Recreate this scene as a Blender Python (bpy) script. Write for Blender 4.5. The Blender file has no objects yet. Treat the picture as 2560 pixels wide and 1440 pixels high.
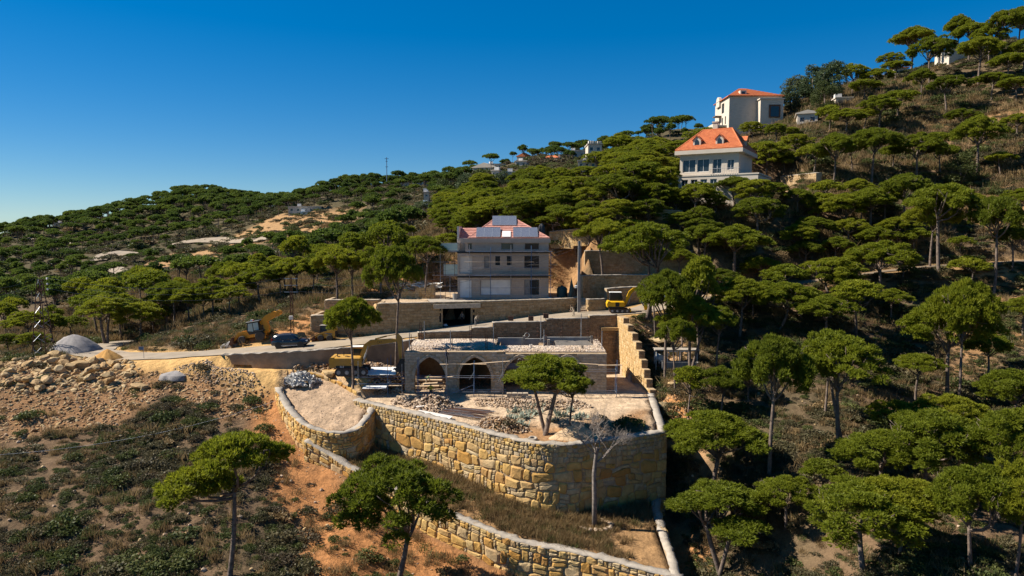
import bpy, bmesh, math, random
import numpy as np
from mathutils import Vector, Matrix
R = math.radians
scene = bpy.context.scene
COL = scene.collection
# ---------------------------------------------------------------- camera, sky, sun, exposure
PITCH = 4.86; F = 1706.7
cam_d = bpy.data.cameras.new('camera'); cam = bpy.data.objects.new('camera', cam_d); COL.objects.link(cam)
cam_d.sensor_width = 36; cam_d.lens = 24; cam_d.clip_start = .5; cam_d.clip_end = 9000
cam.location = (0, 0, 0); cam.rotation_euler = (R(90 - PITCH), 0, 0)
scene.camera = cam
SUN_EL = 43; SUN_AZ = -84          # azimuth measured from +Y towards +X: sun stands to the left, slightly beyond
world = bpy.data.worlds.new('World'); scene.world = world; world.use_nodes = True
wn = world.node_tree.nodes; wl = world.node_tree.links; wn.clear()
sky = wn.new('ShaderNodeTexSky'); sky.sky_type = 'NISHITA'; sky.sun_disc = False
sky.sun_elevation = R(SUN_EL); sky.sun_rotation = R(SUN_AZ); sky.altitude = 1200
sky.air_density = 1.0; sky.dust_density = 0.1; sky.ozone_density = 6
hsv = wn.new('ShaderNodeHueSaturation'); hsv.inputs['Saturation'].default_value = 1.52; hsv.inputs['Hue'].default_value = .508; hsv.inputs['Value'].default_value = 1.0
bg = wn.new('ShaderNodeBackground'); bg.inputs['Strength'].default_value = .080
wo = wn.new('ShaderNodeOutputWorld')
tint = wn.new('ShaderNodeMix'); tint.data_type = 'RGBA'; tint.blend_type = 'MULTIPLY'; tint.inputs[0].default_value = 1; tint.inputs[7].default_value = (.86, .96, 1.0, 1)
gam = wn.new('ShaderNodeGamma'); gam.inputs['Gamma'].default_value = .7
wl.new(sky.outputs[0], gam.inputs[0]); wl.new(gam.outputs[0], tint.inputs[6]); wl.new(tint.outputs[2], hsv.inputs['Color']); wl.new(hsv.outputs[0], bg.inputs['Color']); wl.new(bg.outputs[0], wo.inputs['Surface'])
sun_d = bpy.data.lights.new('sun', 'SUN'); sun = bpy.data.objects.new('sun', sun_d); COL.objects.link(sun)
sun_d.energy = 4.5; sun_d.angle = R(.53); sun_d.color = (1, .93, .82)
_sd = Vector((math.sin(R(SUN_AZ)) * math.cos(R(SUN_EL)), math.cos(R(SUN_AZ)) * math.cos(R(SUN_EL)), math.sin(R(SUN_EL))))
sun.rotation_euler = _sd.to_track_quat('Z', 'Y').to_euler()
vs = scene.view_settings; vs.view_transform = 'Standard'; vs.look = 'None'; vs.exposure = 1.1; vs.gamma = 1; vs.use_curve_mapping = False
scene.cycles.max_bounces = 6; scene.cycles.transparent_max_bounces = 8; scene.cycles.use_denoising = True
scene.cycles.diffuse_bounces = 4; scene.cycles.glossy_bounces = 2; scene.cycles.sample_clamp_indirect = 6
random.seed(7); RNG = np.random.default_rng(7)

# ---------------------------------------------------------------- helpers
CP, SP = math.cos(R(PITCH)), math.sin(R(PITCH))
def ray(u, v):                       # direction through a point of the photograph, y component 1
    a = (u - 1280) / F; b = (720 - v) / F
    y = CP + b * SP; z = -SP + b * CP
    return a / y, z / y
def W(u, v, d):                      # the point at forward distance d on that line of sight
    a, z = ray(u, v); return Vector((a * d, d, z * d))
def X(u, d): return ray(u, 575)[0] * d

def tag(o, label=None, cat=None, group=None, kind=None):
    if label: o['label'] = label
    if cat: o['category'] = cat
    if group: o['group'] = group
    if kind: o['kind'] = kind
    return o
def thing(name, label, cat, loc=(0, 0, 0), rz=0, group=None, scale=None):
    o = bpy.data.objects.new(name, None); COL.objects.link(o); o.empty_display_size = .3
    o.location = loc; o.rotation_euler = (0, 0, rz)
    if scale: o.scale = scale
    return tag(o, label, cat, group)
def link(name, me, parent=None, loc=None, rot=None, scale=None):
    o = bpy.data.objects.new(name, me); COL.objects.link(o)
    if parent: o.parent = parent
    if loc is not None: o.location = loc
    if rot is not None: o.rotation_euler = rot
    if scale is not None: o.scale = scale
    return o
def copy_tree(o, parent=None):
    c = o.copy(); COL.objects.link(c); c.parent = parent
    for ch in o.children: copy_tree(ch, c)
    return c

class MB:                            # collects shapes, builds ONE mesh object
    def __init__(s): s.v = []; s.f = []; s.m = []; s.att = []
    def add(s, vs, fs, m=0, a=0.):
        n = len(s.v); s.v += [tuple(p) for p in vs]; s.f += [tuple(i + n for i in f) for f in fs]
        s.m += [m] * len(fs); s.att += [a] * len(vs); return s
    def box(s, c, d, rz=0, m=0, rx=0, ry=0, a=0., taper=1.):
        M = Matrix.Translation(c) @ Matrix.Rotation(rz, 4, 'Z') @ Matrix.Rotation(ry, 4, 'Y') @ Matrix.Rotation(rx, 4, 'X')
        vs = [M @ Vector((sx * d[0] / 2 * (taper if sz > 0 else 1), sy * d[1] / 2 * (taper if sz > 0 else 1), sz * d[2] / 2)) for sx in (-1, 1) for sy in (-1, 1) for sz in (-1, 1)]
        return s.add(vs, [(0, 1, 3, 2), (4, 6, 7, 5), (0, 4, 5, 1), (2, 3, 7, 6), (0, 2, 6, 4), (1, 5, 7, 3)], m, a)
    def bb(s, c, d, b=.03, rz=0, m=0):          # box with chamfered vertical and top edges
        x, y, z = d[0] / 2, d[1] / 2, d[2] / 2
        M = Matrix.Translation(c) @ Matrix.Rotation(rz, 4, 'Z')
        def ring(ix, zz):
            X_, Y_ = x - ix, y - ix
            return [(-X_ + b, -Y_, zz), (X_ - b, -Y_, zz), (X_, -Y_ + b, zz), (X_, Y_ - b, zz), (X_ - b, Y_, zz), (-X_ + b, Y_, zz), (-X_, Y_ - b, zz), (-X_, -Y_ + b, zz)]
        vs = [M @ Vector(p) for p in ring(0, -z) + ring(0, z - b) + ring(b, z)]
        fs = [tuple(range(7, -1, -1)), tuple(range(16, 24))]
        for k in (0, 8):
            fs += [(k + i, k + (i + 1) % 8, k + 8 + (i + 1) % 8, k + 8 + i) for i in range(8)]
        return s.add(vs, fs, m)
    def tube(s, pts, rad, n=6, m=0, cap=True, a=0.):
        pts = [Vector(p) for p in pts]; k = len(pts)
        if not hasattr(rad, '__len__'): rad = [rad] * k
        vs = []; fs = []
        up = None
        for i, p in enumerate(pts):
            t = (pts[min(i + 1, k - 1)] - pts[max(i - 1, 0)])
            if t.length < 1e-9: t = Vector((0, 0, 1))
            t.normalize()
            if up is None: up = t.orthogonal()
            up = (up - t * up.dot(t)).normalized(); w = t.cross(up)
            for j in range(n):
                q = 2 * math.pi * j / n
                vs.append(p + (up * math.cos(q) + w * math.sin(q)) * rad[i])
        for i in range(k - 1):
            fs += [(i * n + j, i * n + (j + 1) % n, (i + 1) * n + (j + 1) % n, (i + 1) * n + j) for j in range(n)]
        if cap: fs += [tuple(range(n - 1, -1, -1)), tuple((k - 1) * n + j for j in range(n))]
        return s.add(vs, fs, m, a)
    def cyl(s, p0, p1, r, r1=None, n=12, m=0): return s.tube([p0, p1], [r, r if r1 is None else r1], n, m)
    def prism(s, poly, y0, y1, m=0, M=None, top=None):   # polygon in x,z extruded along y; top = outline at y1
        n = len(poly); top = top or poly
        vs = [Vector((p[0], y0, p[1])) for p in poly] + [Vector((p[0], y1, p[1])) for p in top]
        if M is not None: vs = [M @ p for p in vs]
        return s.add(vs, [tuple(range(n)), tuple(range(2 * n - 1, n - 1, -1))] + [(i, n + i, n + (i + 1) % n, (i + 1) % n) for i in range(n)], m)
    def plate(s, poly, z0, z1, m=0):          # polygon in x,y extruded along z
        n = len(poly); area = sum(poly[i][0] * poly[(i + 1) % n][1] - poly[(i + 1) % n][0] * poly[i][1] for i in range(n))
        if area < 0: poly = poly[::-1]
        vs = [(p[0], p[1], z0) for p in poly] + [(p[0], p[1], z1) for p in poly]
        return s.add(vs, [tuple(range(n - 1, -1, -1)), tuple(range(n, 2 * n))] + [(i, (i + 1) % n, n + (i + 1) % n, n + i) for i in range(n)], m)
    def lathe(s, prof, c=(0, 0, 0), n=12, m=0, axis='z'):
        vs = []; k = len(prof); c = Vector(c)
        for r, h in prof:
            for j in range(n):
                q = 2 * math.pi * j / n; a_, b_ = r * math.cos(q), r * math.sin(q)
                vs.append(c + Vector((a_, b_, h) if axis == 'z' else ((a_, h, b_) if axis == 'y' else (h, a_, b_))))
        fs = [(i * n + j, i * n + (j + 1) % n, (i + 1) * n + (j + 1) % n, (i + 1) * n + j) for i in range(k - 1) for j in range(n)]
        fs += [tuple(range(n - 1, -1, -1)), tuple((k - 1) * n + j for j in range(n))]
        return s.add(vs, fs, m)
    def mesh(s, name, mat=None, smooth=False, fix=True):
        me = bpy.data.meshes.new(name); me.from_pydata(s.v, [], s.f)
        for mt in (mat if isinstance(mat, (list, tuple)) else [mat]): me.materials.append(mt)
        if any(s.m): me.polygons.foreach_set('material_index', s.m)
        if any(s.att):
            at = me.attributes.new('rnd', 'FLOAT', 'POINT'); at.data.foreach_set('value', s.att)
        if fix:
            bm = bmesh.new(); bm.from_mesh(me); bmesh.ops.recalc_face_normals(bm, faces=bm.faces); bm.to_mesh(me); bm.free()
        if smooth: me.shade_smooth()
        me.update(); return me
    def build(s, name, mat, parent=None, smooth=False, loc=None, rz=None, fix=True):
        return link(name, s.mesh(name, mat, smooth, fix), parent, loc, None if rz is None else (0, 0, rz))

# ---------------------------------------------------------------- procedural materials
def nt(name):
    m = bpy.data.materials.new(name); m.use_nodes = True; t = m.node_tree; t.nodes.clear()
    o = t.nodes.new('ShaderNodeOutputMaterial'); b = t.nodes.new('ShaderNodeBsdfPrincipled'); t.links.new(b.outputs[0], o.inputs[0])
    return m, t, b, o
def node(t, kind, ins=None, **kw):
    n = t.nodes.new(kind)
    for k, v in kw.items(): setattr(n, k, v)
    for k, v in (ins or {}).items():
        if isinstance(v, bpy.types.NodeSocket): t.links.new(v, n.inputs[k])
        else: n.inputs[k].default_value = v
    return n
def ramp(t, fac, stops):
    n = t.nodes.new('ShaderNodeValToRGB'); t.links.new(fac, n.inputs[0]); e = n.color_ramp.elements
    while len(e) < len(stops): e.new(.5)
    for q, (p, c) in zip(e, stops): q.position = p; q.color = (*c, 1) if len(c) == 3 else c
    return n.outputs[0]
def rnd_fac(t):                      # one random number per object, shifted per joined piece
    oi = node(t, 'ShaderNodeObjectInfo'); at = node(t, 'ShaderNodeAttribute', attribute_name='rnd')
    s = node(t, 'ShaderNodeMath', {0: oi.outputs['Random'], 1: at.outputs['Fac']}, operation='ADD')
    return node(t, 'ShaderNodeMath', {0: s.outputs[0]}, operation='FRACT').outputs[0]
def mix(t, fac, a, b, mode='MIX'):
    n = t.nodes.new('ShaderNodeMix'); n.data_type = 'RGBA'; n.blend_type = mode
    for s_, v in ((0, fac), (6, a), (7, b)):
        if isinstance(v, bpy.types.NodeSocket): t.links.new(v, n.inputs[s_])
        else: n.inputs[s_].default_value = v if s_ == 0 or len(v) == 4 else (*v, 1)
    return n.outputs[2]
def noise(t, scale, detail=4, rough=.55, vec=None):
    if vec is None: vec = node(t, 'ShaderNodeNewGeometry').outputs['Position']
    return node(t, 'ShaderNodeTexNoise', {'Vector': vec, 'Scale': scale, 'Detail': detail, 'Roughness': rough}).outputs['Fac']
def bump(t, b, h, strength, dist=.05):
    n = node(t, 'ShaderNodeBump', {'Height': h, 'Strength': strength, 'Distance': dist}); t.links.new(n.outputs[0], b.inputs['Normal'])
def plain(name, c, c2=None, scale=1.5, rough=.8, metal=0., bmp=0., bscale=12., dirt=None, spec=.3):
    m, t, b, o = nt(name)
    c2 = c2 or tuple(x * .72 for x in c)
    f = noise(t, scale); col = ramp(t, f, [(.32, c2), (.68, c)])
    if dirt: col = mix(t, node(t, 'ShaderNodeMath', {0: noise(t, scale * .37, 6), 1: 2.2}, operation='POWER').outputs[0], col, dirt)
    t.links.new(col, b.inputs['Base Color']); b.inputs['Roughness'].default_value = rough; b.inputs['Metallic'].default_value = metal
    b.inputs['Specular IOR Level'].default_value = spec
    if bmp: bump(t, b, noise(t, bscale, 5), bmp)
    return m
def stone_mat(name, cols, rough=.9, nscale=2.2, bmp=.5, bscale=7., stain=None, stainamt=.5):
    m, t, b, o = nt(name)
    n = len(cols); r = rnd_fac(t)
    col = ramp(t, r, [(i / (n - 1 + 1e-6), c) for i, c in enumerate(cols)])
    v = noise(t, nscale, 5, .6)
    col = mix(t, 1.0, col, ramp(t, v, [(.25, (.62, .58, .52)), (.7, (1.12, 1.1, 1.06))]), 'MULTIPLY')
    if stain:
        s = ramp(t, noise(t, .55, 5, .65), [(.48, (0, 0, 0)), (.66, (stainamt,) * 3)])
        col = mix(t, s, col, stain)
    t.links.new(col, b.inputs['Base Color']); b.inputs['Roughness'].default_value = rough; b.inputs['Specular IOR Level'].default_value = .2
    bump(t, b, noise(t, bscale, 6, .65), bmp, .08)
    return m
def block_mat(name, cols, bw, bh, mortar=(.2, .16, .11), msize=.012, bmp=.5, face='xz', nscale=1.5):
    m, t, b, o = nt(name)
    tc = node(t, 'ShaderNodeTexCoord').outputs['Object']; sp = node(t, 'ShaderNodeSeparateXYZ', {0: tc})
    a = node(t, 'ShaderNodeMath', {0: sp.outputs[0], 1: sp.outputs[1]}, operation='ADD')
    vec = node(t, 'ShaderNodeCombineXYZ', {0: a.outputs[0], 1: sp.outputs[2]}).outputs[0]
    br = node(t, 'ShaderNodeTexBrick', {'Vector': vec, 'Scale': 1., 'Mortar Size': msize, 'Mortar Smooth': .3, 'Bias': 0., 'Brick Width': bw, 'Row Height': bh, 'Color1': (0, 0, 0, 1), 'Color2': (1, 1, 1, 1), 'Mortar': (.5, .5, .5, 1)})
    f = node(t, 'ShaderNodeMath', {0: noise(t, nscale, 4), 1: .5}, operation='MULTIPLY'); g = node(t, 'ShaderNodeMath', {0: br.outputs['Color'], 1: .5, 2: f.outputs[0]}, operation='MULTIPLY_ADD')
    n = len(cols); col = ramp(t, g.outputs[0], [(.15 + .7 * i / (n - 1), c) for i, c in enumerate(cols)])
    col = mix(t, br.outputs['Fac'], col, mortar)
    t.links.new(col, b.inputs['Base Color']); b.inputs['Roughness'].default_value = .88; b.inputs['Specular IOR Level'].default_value = .2
    hh = node(t, 'ShaderNodeMath', {0: noise(t, 9, 5), 1: .4, 2: node(t, 'ShaderNodeMath', {0: 1., 1: br.outputs['Fac']}, operation='SUBTRACT').outputs[0]}, operation='MULTIPLY_ADD')
    bump(t, b, hh.outputs[0], bmp, .04)
    return m
def leaf_mat(name, cols, trans=.3, rough=.55, nscale=.9):
    m, t, b, o = nt(name)
    n = len(cols); oi = node(t, 'ShaderNodeObjectInfo').outputs['Random']
    f = node(t, 'ShaderNodeMath', {0: noise(t, nscale, 3), 1: .62, 2: node(t, 'ShaderNodeMath', {0: oi, 1: .38}, operation='MULTIPLY').outputs[0]}, operation='MULTIPLY_ADD').outputs[0]
    col = ramp(t, f, [(.25 + .5 * i / (n - 1), c) for i, c in enumerate(cols)])
    t.links.new(col, b.inputs['Base Color']); b.inputs['Roughness'].default_value = rough; b.inputs['Specular IOR Level'].default_value = .15
    tr = node(t, 'ShaderNodeBsdfTranslucent', {'Color': col}); mx = node(t, 'ShaderNodeMixShader', {0: trans, 1: b.outputs[0], 2: tr.outputs[0]})
    t.links.new(mx.outputs[0], o.inputs[0])
    return m
M = {}
M['pine'] = leaf_mat('pine_needles', [(.105, .130, .013), (.170, .195, .015), (.250, .255, .020)], .5)
M['pine_far'] = leaf_mat('pine_needles_far', [(.058, .092, .020), (.088, .126, .022), (.130, .165, .025)], .45, nscale=.2)
M['broad'] = leaf_mat('broad_leaves', [(.050, .075, .034), (.085, .112, .050), (.130, .150, .070)], .3)
M['scrub'] = leaf_mat('scrub_leaves', [(.105, .080, .050), (.090, .082, .040), (.145, .120, .062)], .3, nscale=.35)
M['scrub_g'] = leaf_mat('scrub_green', [(.055, .072, .022), (.080, .096, .028), (.115, .122, .038)], .3, nscale=.5)
M['dry'] = leaf_mat('dry_grass', [(.16, .105, .050), (.22, .15, .07), (.30, .21, .10)], .3, nscale=.5)
M['grey_leaf'] = leaf_mat('grey_leaves', [(.16, .19, .15), (.24, .27, .21), (.34, .36, .28)], .2)
M['bark'] = plain('bark', (.20, .15, .115), (.085, .062, .05), 3.5, .95, bmp=.6, bscale=9)
M['bark_d'] = plain('bark_dead', (.25, .21, .18), (.13, .105, .085), 3.5, .95, bmp=.5, bscale=9)
M['asphalt'] = plain('asphalt', (.30, .245, .185), (.19, .16, .125), .45, .95, bmp=.25, bscale=20, dirt=(.40, .29, .165))
M['concrete'] = plain('concrete', (.36, .315, .26), (.23, .20, .17), 1.6, .95, bmp=.8, bscale=5, dirt=(.42, .35, .26))
M['concrete_g'] = plain('concrete_grey', (.30, .29, .275), (.20, .195, .185), 1.2, .9, bmp=.3, bscale=8)
M['mortar'] = plain('mortar', (.44, .32, .19), (.27, .19, .11), 2.5, .95, bmp=.6, bscale=8)
M['wood'] = plain('wood', (.50, .37, .24), (.36, .26, .165), 2.5, .8, bmp=.2)
M['wood_d'] = plain('wood_dark', (.16, .115, .08), (.09, .07, .05), 2.5, .9)
M['steel'] = plain('steel', (.36, .37, .39), (.22, .23, .25), 3, .5, .6)
M['blue'] = plain('scaffold_blue', (.07, .15, .30), (.10, .14, .20), 3, .55, .2)
M['rust'] = plain('rust', (.16, .075, .045), (.09, .05, .035), 4, .85, .2)
M['white'] = plain('white_paint', (.78, .76, .72), (.66, .64, .60), 1.2, .6)
M['plaster'] = plain('plaster', (.66, .60, .52), (.56, .50, .43), .8, .85)
M['dark'] = plain('painted_room_shade', (.022, .020, .018), (.012, .011, .010), 1., .9)  # near-black colour stands for the shade inside garage and villa rooms
M['tyre'] = plain('tyre', (.035, .034, .033), (.06, .055, .048), 4, .85)
M['black'] = plain('black_paint', (.018, .018, .020), (.030, .029, .028), 2, .45)
M['yellow'] = plain('machine_yellow', (.52, .27, .022), (.38, .19, .022), 1.7, .55, dirt=(.40, .27, .12))
M['yellow_b'] = plain('machine_yellow_new', (.74, .42, .012), (.62, .34, .014), 1.7, .4)
M['orange'] = plain('machine_orange', (.60, .26, .018), (.48, .20, .018), 1.7, .5)
M['rim'] = plain('rim', (.55, .55, .56), (.42, .42, .43), 3, .35, .7)
M['red'] = plain('red_lamp', (.35, .015, .015), (.28, .012, .012), 3, .3)
M['lamp'] = plain('clear_lamp', (.7, .7, .7), (.6, .6, .6), 3, .15)
def glassm(name, c, rough=.06, spec=.6):
    m, t, b, o = nt(name); b.inputs['Base Color'].default_value = (*c, 1); b.inputs['Roughness'].default_value = rough; b.inputs['Specular IOR Level'].default_value = spec; return m
M['glass'] = glassm('window_glass', (.02, .028, .034))
def clear_glass(name, tint, amt=.72):
    m, t, b, o = nt(name); b.inputs['Base Color'].default_value = (*tint, 1); b.inputs['Roughness'].default_value = .08
    tr = node(t, 'ShaderNodeBsdfTransparent', {'Color': (*tint, 1)}); mx = node(t, 'ShaderNodeMixShader', {0: amt, 1: b.outputs[0], 2: tr.outputs[0]}); t.links.new(mx.outputs[0], o.inputs[0]); return m
M['balcony_glass'] = clear_glass('balcony_glass', (.62, .74, .70), .45)
M['car_paint'] = glassm('car_paint', (.010, .014, .026), .22, .7)
# ---------------------------------------------------------------- the ground
# natural slope: known points of the hillside (line of sight, forward distance)
CTRL = [
 # left slope below the road
 (0,1440,50),(300,1440,50),(560,1440,50),(0,1250,58),(300,1220,61),(550,1200,63),(0,1090,70),(300,1060,73),(560,1050,74.5),(700,1300,60),(800,1400,54.5),(900,1440,54),
 (690,1150,69),(750,1112,72),(680,1010,77.5),(640,985,79.5),(400,955,81.5),(100,955,79.5),(600,925,83.5),(0,935,81),(840,1195,68.2),(1000,1325,62.5),(1040,1390,59.6),(1150,1398,59.3),(1300,1440,57.2),
 # track and road
 (450,903,88),(700,922,83.5),(850,932,80.6),(330,855,110),(220,880,97),(300,890,91.6),(430,888,89),(600,876,86.8),(730,868,86.2),(900,852,88.7),(1000,838,91.5),(1100,826,92.5),(1250,808,93.8),(1400,790,95.3),(1500,783,96),(1600,775,97.3),(1700,752,101),(1850,735,102),(2050,700,106),(2300,668,103),(2520,655,102),
 (80,890,97),(0,915,92),
 # right slope below the road
 (1660,900,88),(1700,1000,76),(1690,1200,70),(1668,1250,68.3),(1725,1400,59.3),(1775,1440,57),(1690,1310,65.2),(1900,1200,62),(2000,1080,67),(2100,1120,64),(2300,900,84),(2200,850,89),(2400,1010,75),(2500,1400,45),(2300,1440,44.5),(2000,1440,51),(2560,1150,62),(2560,900,80),(2400,770,93),(2100,800,92),(1800,860,90),(1750,800,94),(1900,780,96),(2000,950,77),
 # right slope above the road
 (2300,600,114),(2500,600,110),(2200,475,129),(2500,500,119),(2100,420,139),(2500,350,140),(2200,260,176),(2400,200,178),(2560,170,172),(2330,165,203),(2540,95,205),(2050,235,210),(1950,300,195),(2000,600,116),(1800,560,118),(1650,500,126),(1800,505,127),(1950,510,122),
 (1600,396,232),(1680,388,225),(1750,372,212),(1840,345,225),(1920,298,214),(1500,590,114),(1450,500,142),(1300,530,155),(1200,575,145),(1600,560,119),
 # behind the house and the far ridges
 (1000,720,108),(1060,690,113),(1120,640,125),(900,735,112),(800,742,113),(650,745,125),(820,800,99),(700,820,96),(560,830,98),
 (1400,450,195),(1350,405,330),(1150,456,335),(950,470,420),(850,494,440),(760,514,420),(720,522,500),(620,508,520),(480,500,540),(330,528,520),(200,562,500),(0,598,470),(820,560,280),(1050,520,240),(1000,590,190),
 (800,640,190),(600,605,280),(720,535,330),(450,600,330),(250,640,300),(100,620,380),(100,720,225),(500,700,175),(300,740,190),(400,795,132),(100,830,135),(-100,880,100),(-100,760,190),(200,790,150),(-150,640,400),(350,560,450),
]
pts = [tuple(W(*c)) for c in CTRL]
pts += [(-75, 20, -31), (-30, 15, -37), (0, 15, -40), (30, 15, -36), (75, 15, -24), (95, 60, -8), (115, 100, 12), (130, 150, 38), (150, 200, 50), (-110, 60, -24), (-140, 100, -30), (-230, 160, -34),
        (60, 260, 38), (130, 280, 44), (220, 260, 45), (0, 420, 22), (-80, 540, 12), (-190, 640, 2), (-330, 640, -22), (-430, 470, -24), (-420, 330, -40), (40, 330, 30), (160, 420, 26), (-300, 200, -46), (260, 150, 50),
        (-17, 84, -17.2), (-14.2, 83, -18.6)]
pts = np.array(pts); SC = 60.
def tps_fit(p, z, lam=1e-4):
    n = len(p); d = np.hypot(p[:, None, 0] - p[None, :, 0], p[:, None, 1] - p[None, :, 1])
    K = np.where(d > 0, d * d * np.log(d + 1e-12), 0) + lam * np.eye(n)
    Pm = np.c_[np.ones(n), p]; A = np.block([[K, Pm], [Pm.T, np.zeros((3, 3))]])
    return np.linalg.solve(A, np.r_[z, 0, 0, 0])
def tps_eval(p, w, q):
    out = np.empty(len(q))
    for i in range(0, len(q), 20000):
        b = q[i:i + 20000]; d2 = (b[:, None, 0] - p[None, :, 0]) ** 2 + (b[:, None, 1] - p[None, :, 1]) ** 2
        out[i:i + 20000] = .5 * np.where(d2 > 0, d2 * np.log(d2 + 1e-18), 0) @ w[:-3] + w[-3] + b @ w[-2:]
    return out
# distances are compressed so that near points shape the near ground only
def warp(x, y):
    r = np.hypot(x, y); th = np.arctan2(x, y); k = np.log(np.maximum(r, 8.) / 8.)
    return np.c_[th * 2.0, k]
pw = warp(pts[:, 0], pts[:, 1]); TW = tps_fit(pw, pts[:, 2], 2e-4)
def polydist(px, py, poly):          # signed distance to a polygon, negative inside
    poly = np.array(poly, float); n = len(poly); d = np.full(px.shape, 1e9); ins = np.zeros(px.shape, bool)
    for i in range(n):
        a, b = poly[i], poly[(i + 1) % n]; e = b - a; wx, wy = px - a[0], py - a[1]
        t = np.clip((wx * e[0] + wy * e[1]) / (e @ e + 1e-12), 0, 1)
        d = np.minimum(d, np.hypot(wx - t * e[0], wy - t * e[1]))
        c = ((a[1] > py) != (b[1] > py)); xx = a[0] + (py - a[1]) / (b[1] - a[1] + 1e-12) * e[0]
        ins ^= c & (px < xx)
    return np.where(ins, -d, d)
def linedist(px, py, line):          # distance to a polyline and interpolated z
    d = np.full(px.shape, 1e9); z = np.zeros(px.shape); line = np.array(line, float)
    for a, b in zip(line[:-1], line[1:]):
        e = (b - a)[:2]; wx, wy = px - a[0], py - a[1]; t = np.clip((wx * e[0] + wy * e[1]) / (e @ e), 0, 1)
        dd = np.hypot(wx - t * e[0], wy - t * e[1]); k = dd < d
        d = np.where(k, dd, d); z = np.where(k, a[2] + t * (b[2] - a[2]), z)
    return d, z
def smooth_path(p, step=1.0):        # Catmull-Rom through the points, resampled
    p = [np.array(q, float) for q in p]; p = [2 * p[0] - p[1]] + p + [2 * p[-1] - p[-2]]; out = []
    for i in range(1, len(p) - 2):
        n = max(2, int(np.linalg.norm(p[i + 1] - p[i]) / step))
        for k in range(n):
            t = k / n; a, b, c, d = p[i - 1:i + 3]
            out.append(.5 * (2 * b + (c - a) * t + (2 * a - 5 * b + 4 * c - d) * t * t + (3 * b - a - 3 * c + d) * t ** 3))
    out.append(p[-2]); return out
def sm(t): t = np.clip(t, 0, 1); return t * t * (3 - 2 * t)
ROAD = smooth_path([tuple(W(*c)) for c in [(420,848,131),(345,851,116),(262,864,104),(232,879,96.5),(300,889,91.6),(430,888,89),(600,876,86.8),(730,868,86.2),(900,852,88.7),(1000,838,91.5),(1100,826,92.8),(1250,808,94.2),(1400,790,96),(1500,783,97),(1600,775,98.6),(1700,752,102),(1850,735,103),(2050,700,106),(2300,668,104),(2520,655,103),(2700,640,104)]], 1.5)
TRACK = smooth_path([tuple(W(*c)) for c in [(300,893,91),(450,902,88),(600,914,85),(700,922,83.3),(850,932,80.8)]], 1.5)
YARD = [(-17.5, 76.6), (-12.5, 73.4), (-7.4, 70.1), (-1.1, 65.5), (1.2, 64.0), (3.3, 63.1), (5.6, 63.1), (8.4, 64.4), (14.8, 67.6), (15.6, 74), (16.3, 80), (14.6, 93.2), (4, 91.6), (-5, 90.3), (-12.2, 88.9), (-12.7, 84), (-14.6, 80.5), (-17, 79)]
TERR = [(-27, 78.6), (-25.4, 76.0), (-23.4, 73.6), (-21.6, 71.8), (-19.8, 70.9), (-17.6, 70.6), (-16.5, 71.6), (-15.8, 75.2), (-17.2, 77.2), (-18.8, 79.2), (-22, 81.4), (-25, 82.6), (-28, 82)]
STRIP = [(-21.3, 70.9), (-17, 69.2), (-12.3, 66.0), (-7.3, 62.8), (-3, 60.2), (.7, 58.2), (6.6, 56.3), (11.4, 54.2), (13.2, 53.4), (13.3, 58), (13.6, 63.6), (14.2, 68), (5, 66), (-1, 67), (-7, 72), (-16, 77), (-16.2, 71.8), (-17.6, 70.8), (-19.8, 71)]
HOUSE_T = [(-18.6, 94.1), (-15.4, 94.6), (-10.2, 95.7), (-6, 96.7), (0, 98.2), (5, 99.7), (8.4, 101.2), (9.2, 104.5), (9.2, 117), (-12, 117), (-19, 110), (-20, 97)]
HOUSE_L = [(-26.8, 92.6), (-22, 93.2), (-18.4, 94.0), (-18.4, 97.0), (-26.8, 97.0)]
WALL_B = [(12.4, 106.4), (13.8, 107.2), (17, 107.6), (22, 108.2), (30, 110.3), (30, 113.5), (13.2, 113.5)]
WALL_A = [(12.9, 113.0), (18, 113.3), (26, 113.7), (34, 115.3), (44, 118.3), (44, 124), (12, 124)]
stripz = np.array([(-21.3, 70.9, -22.4), (-17, 69.2, -24.2), (-12.3, 66, -25.1), (-7.3, 62.8, -25.9), (.7, 58.2, -27.1), (6.6, 56.3, -27.5), (13.2, 53.4, -27.9), (13.6, 63.6, -27.1), (14.4, 67, -27.0), (-15.5, 75.5, -23.7), (-7.2, 69, -24.7), (-1, 64.4, -25.8), (4, 62, -26.7)])
SW = tps_fit(stripz[:, :2] / 20, stripz[:, 2], 1e-3)
def vnoise(x, y, s, seed=0):         # cheap smooth noise
    r = np.random.default_rng(seed); o = np.zeros(x.shape)
    for k in range(7):
        a = r.uniform(0, 2 * np.pi); f = s * r.uniform(.6, 1.7); o += np.sin((x * np.cos(a) + y * np.sin(a)) * f + r.uniform(0, 6.28) + 1.3 * np.sin((x * np.sin(a) - y * np.cos(a)) * f * .7 + k))
    return o / 7
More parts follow.
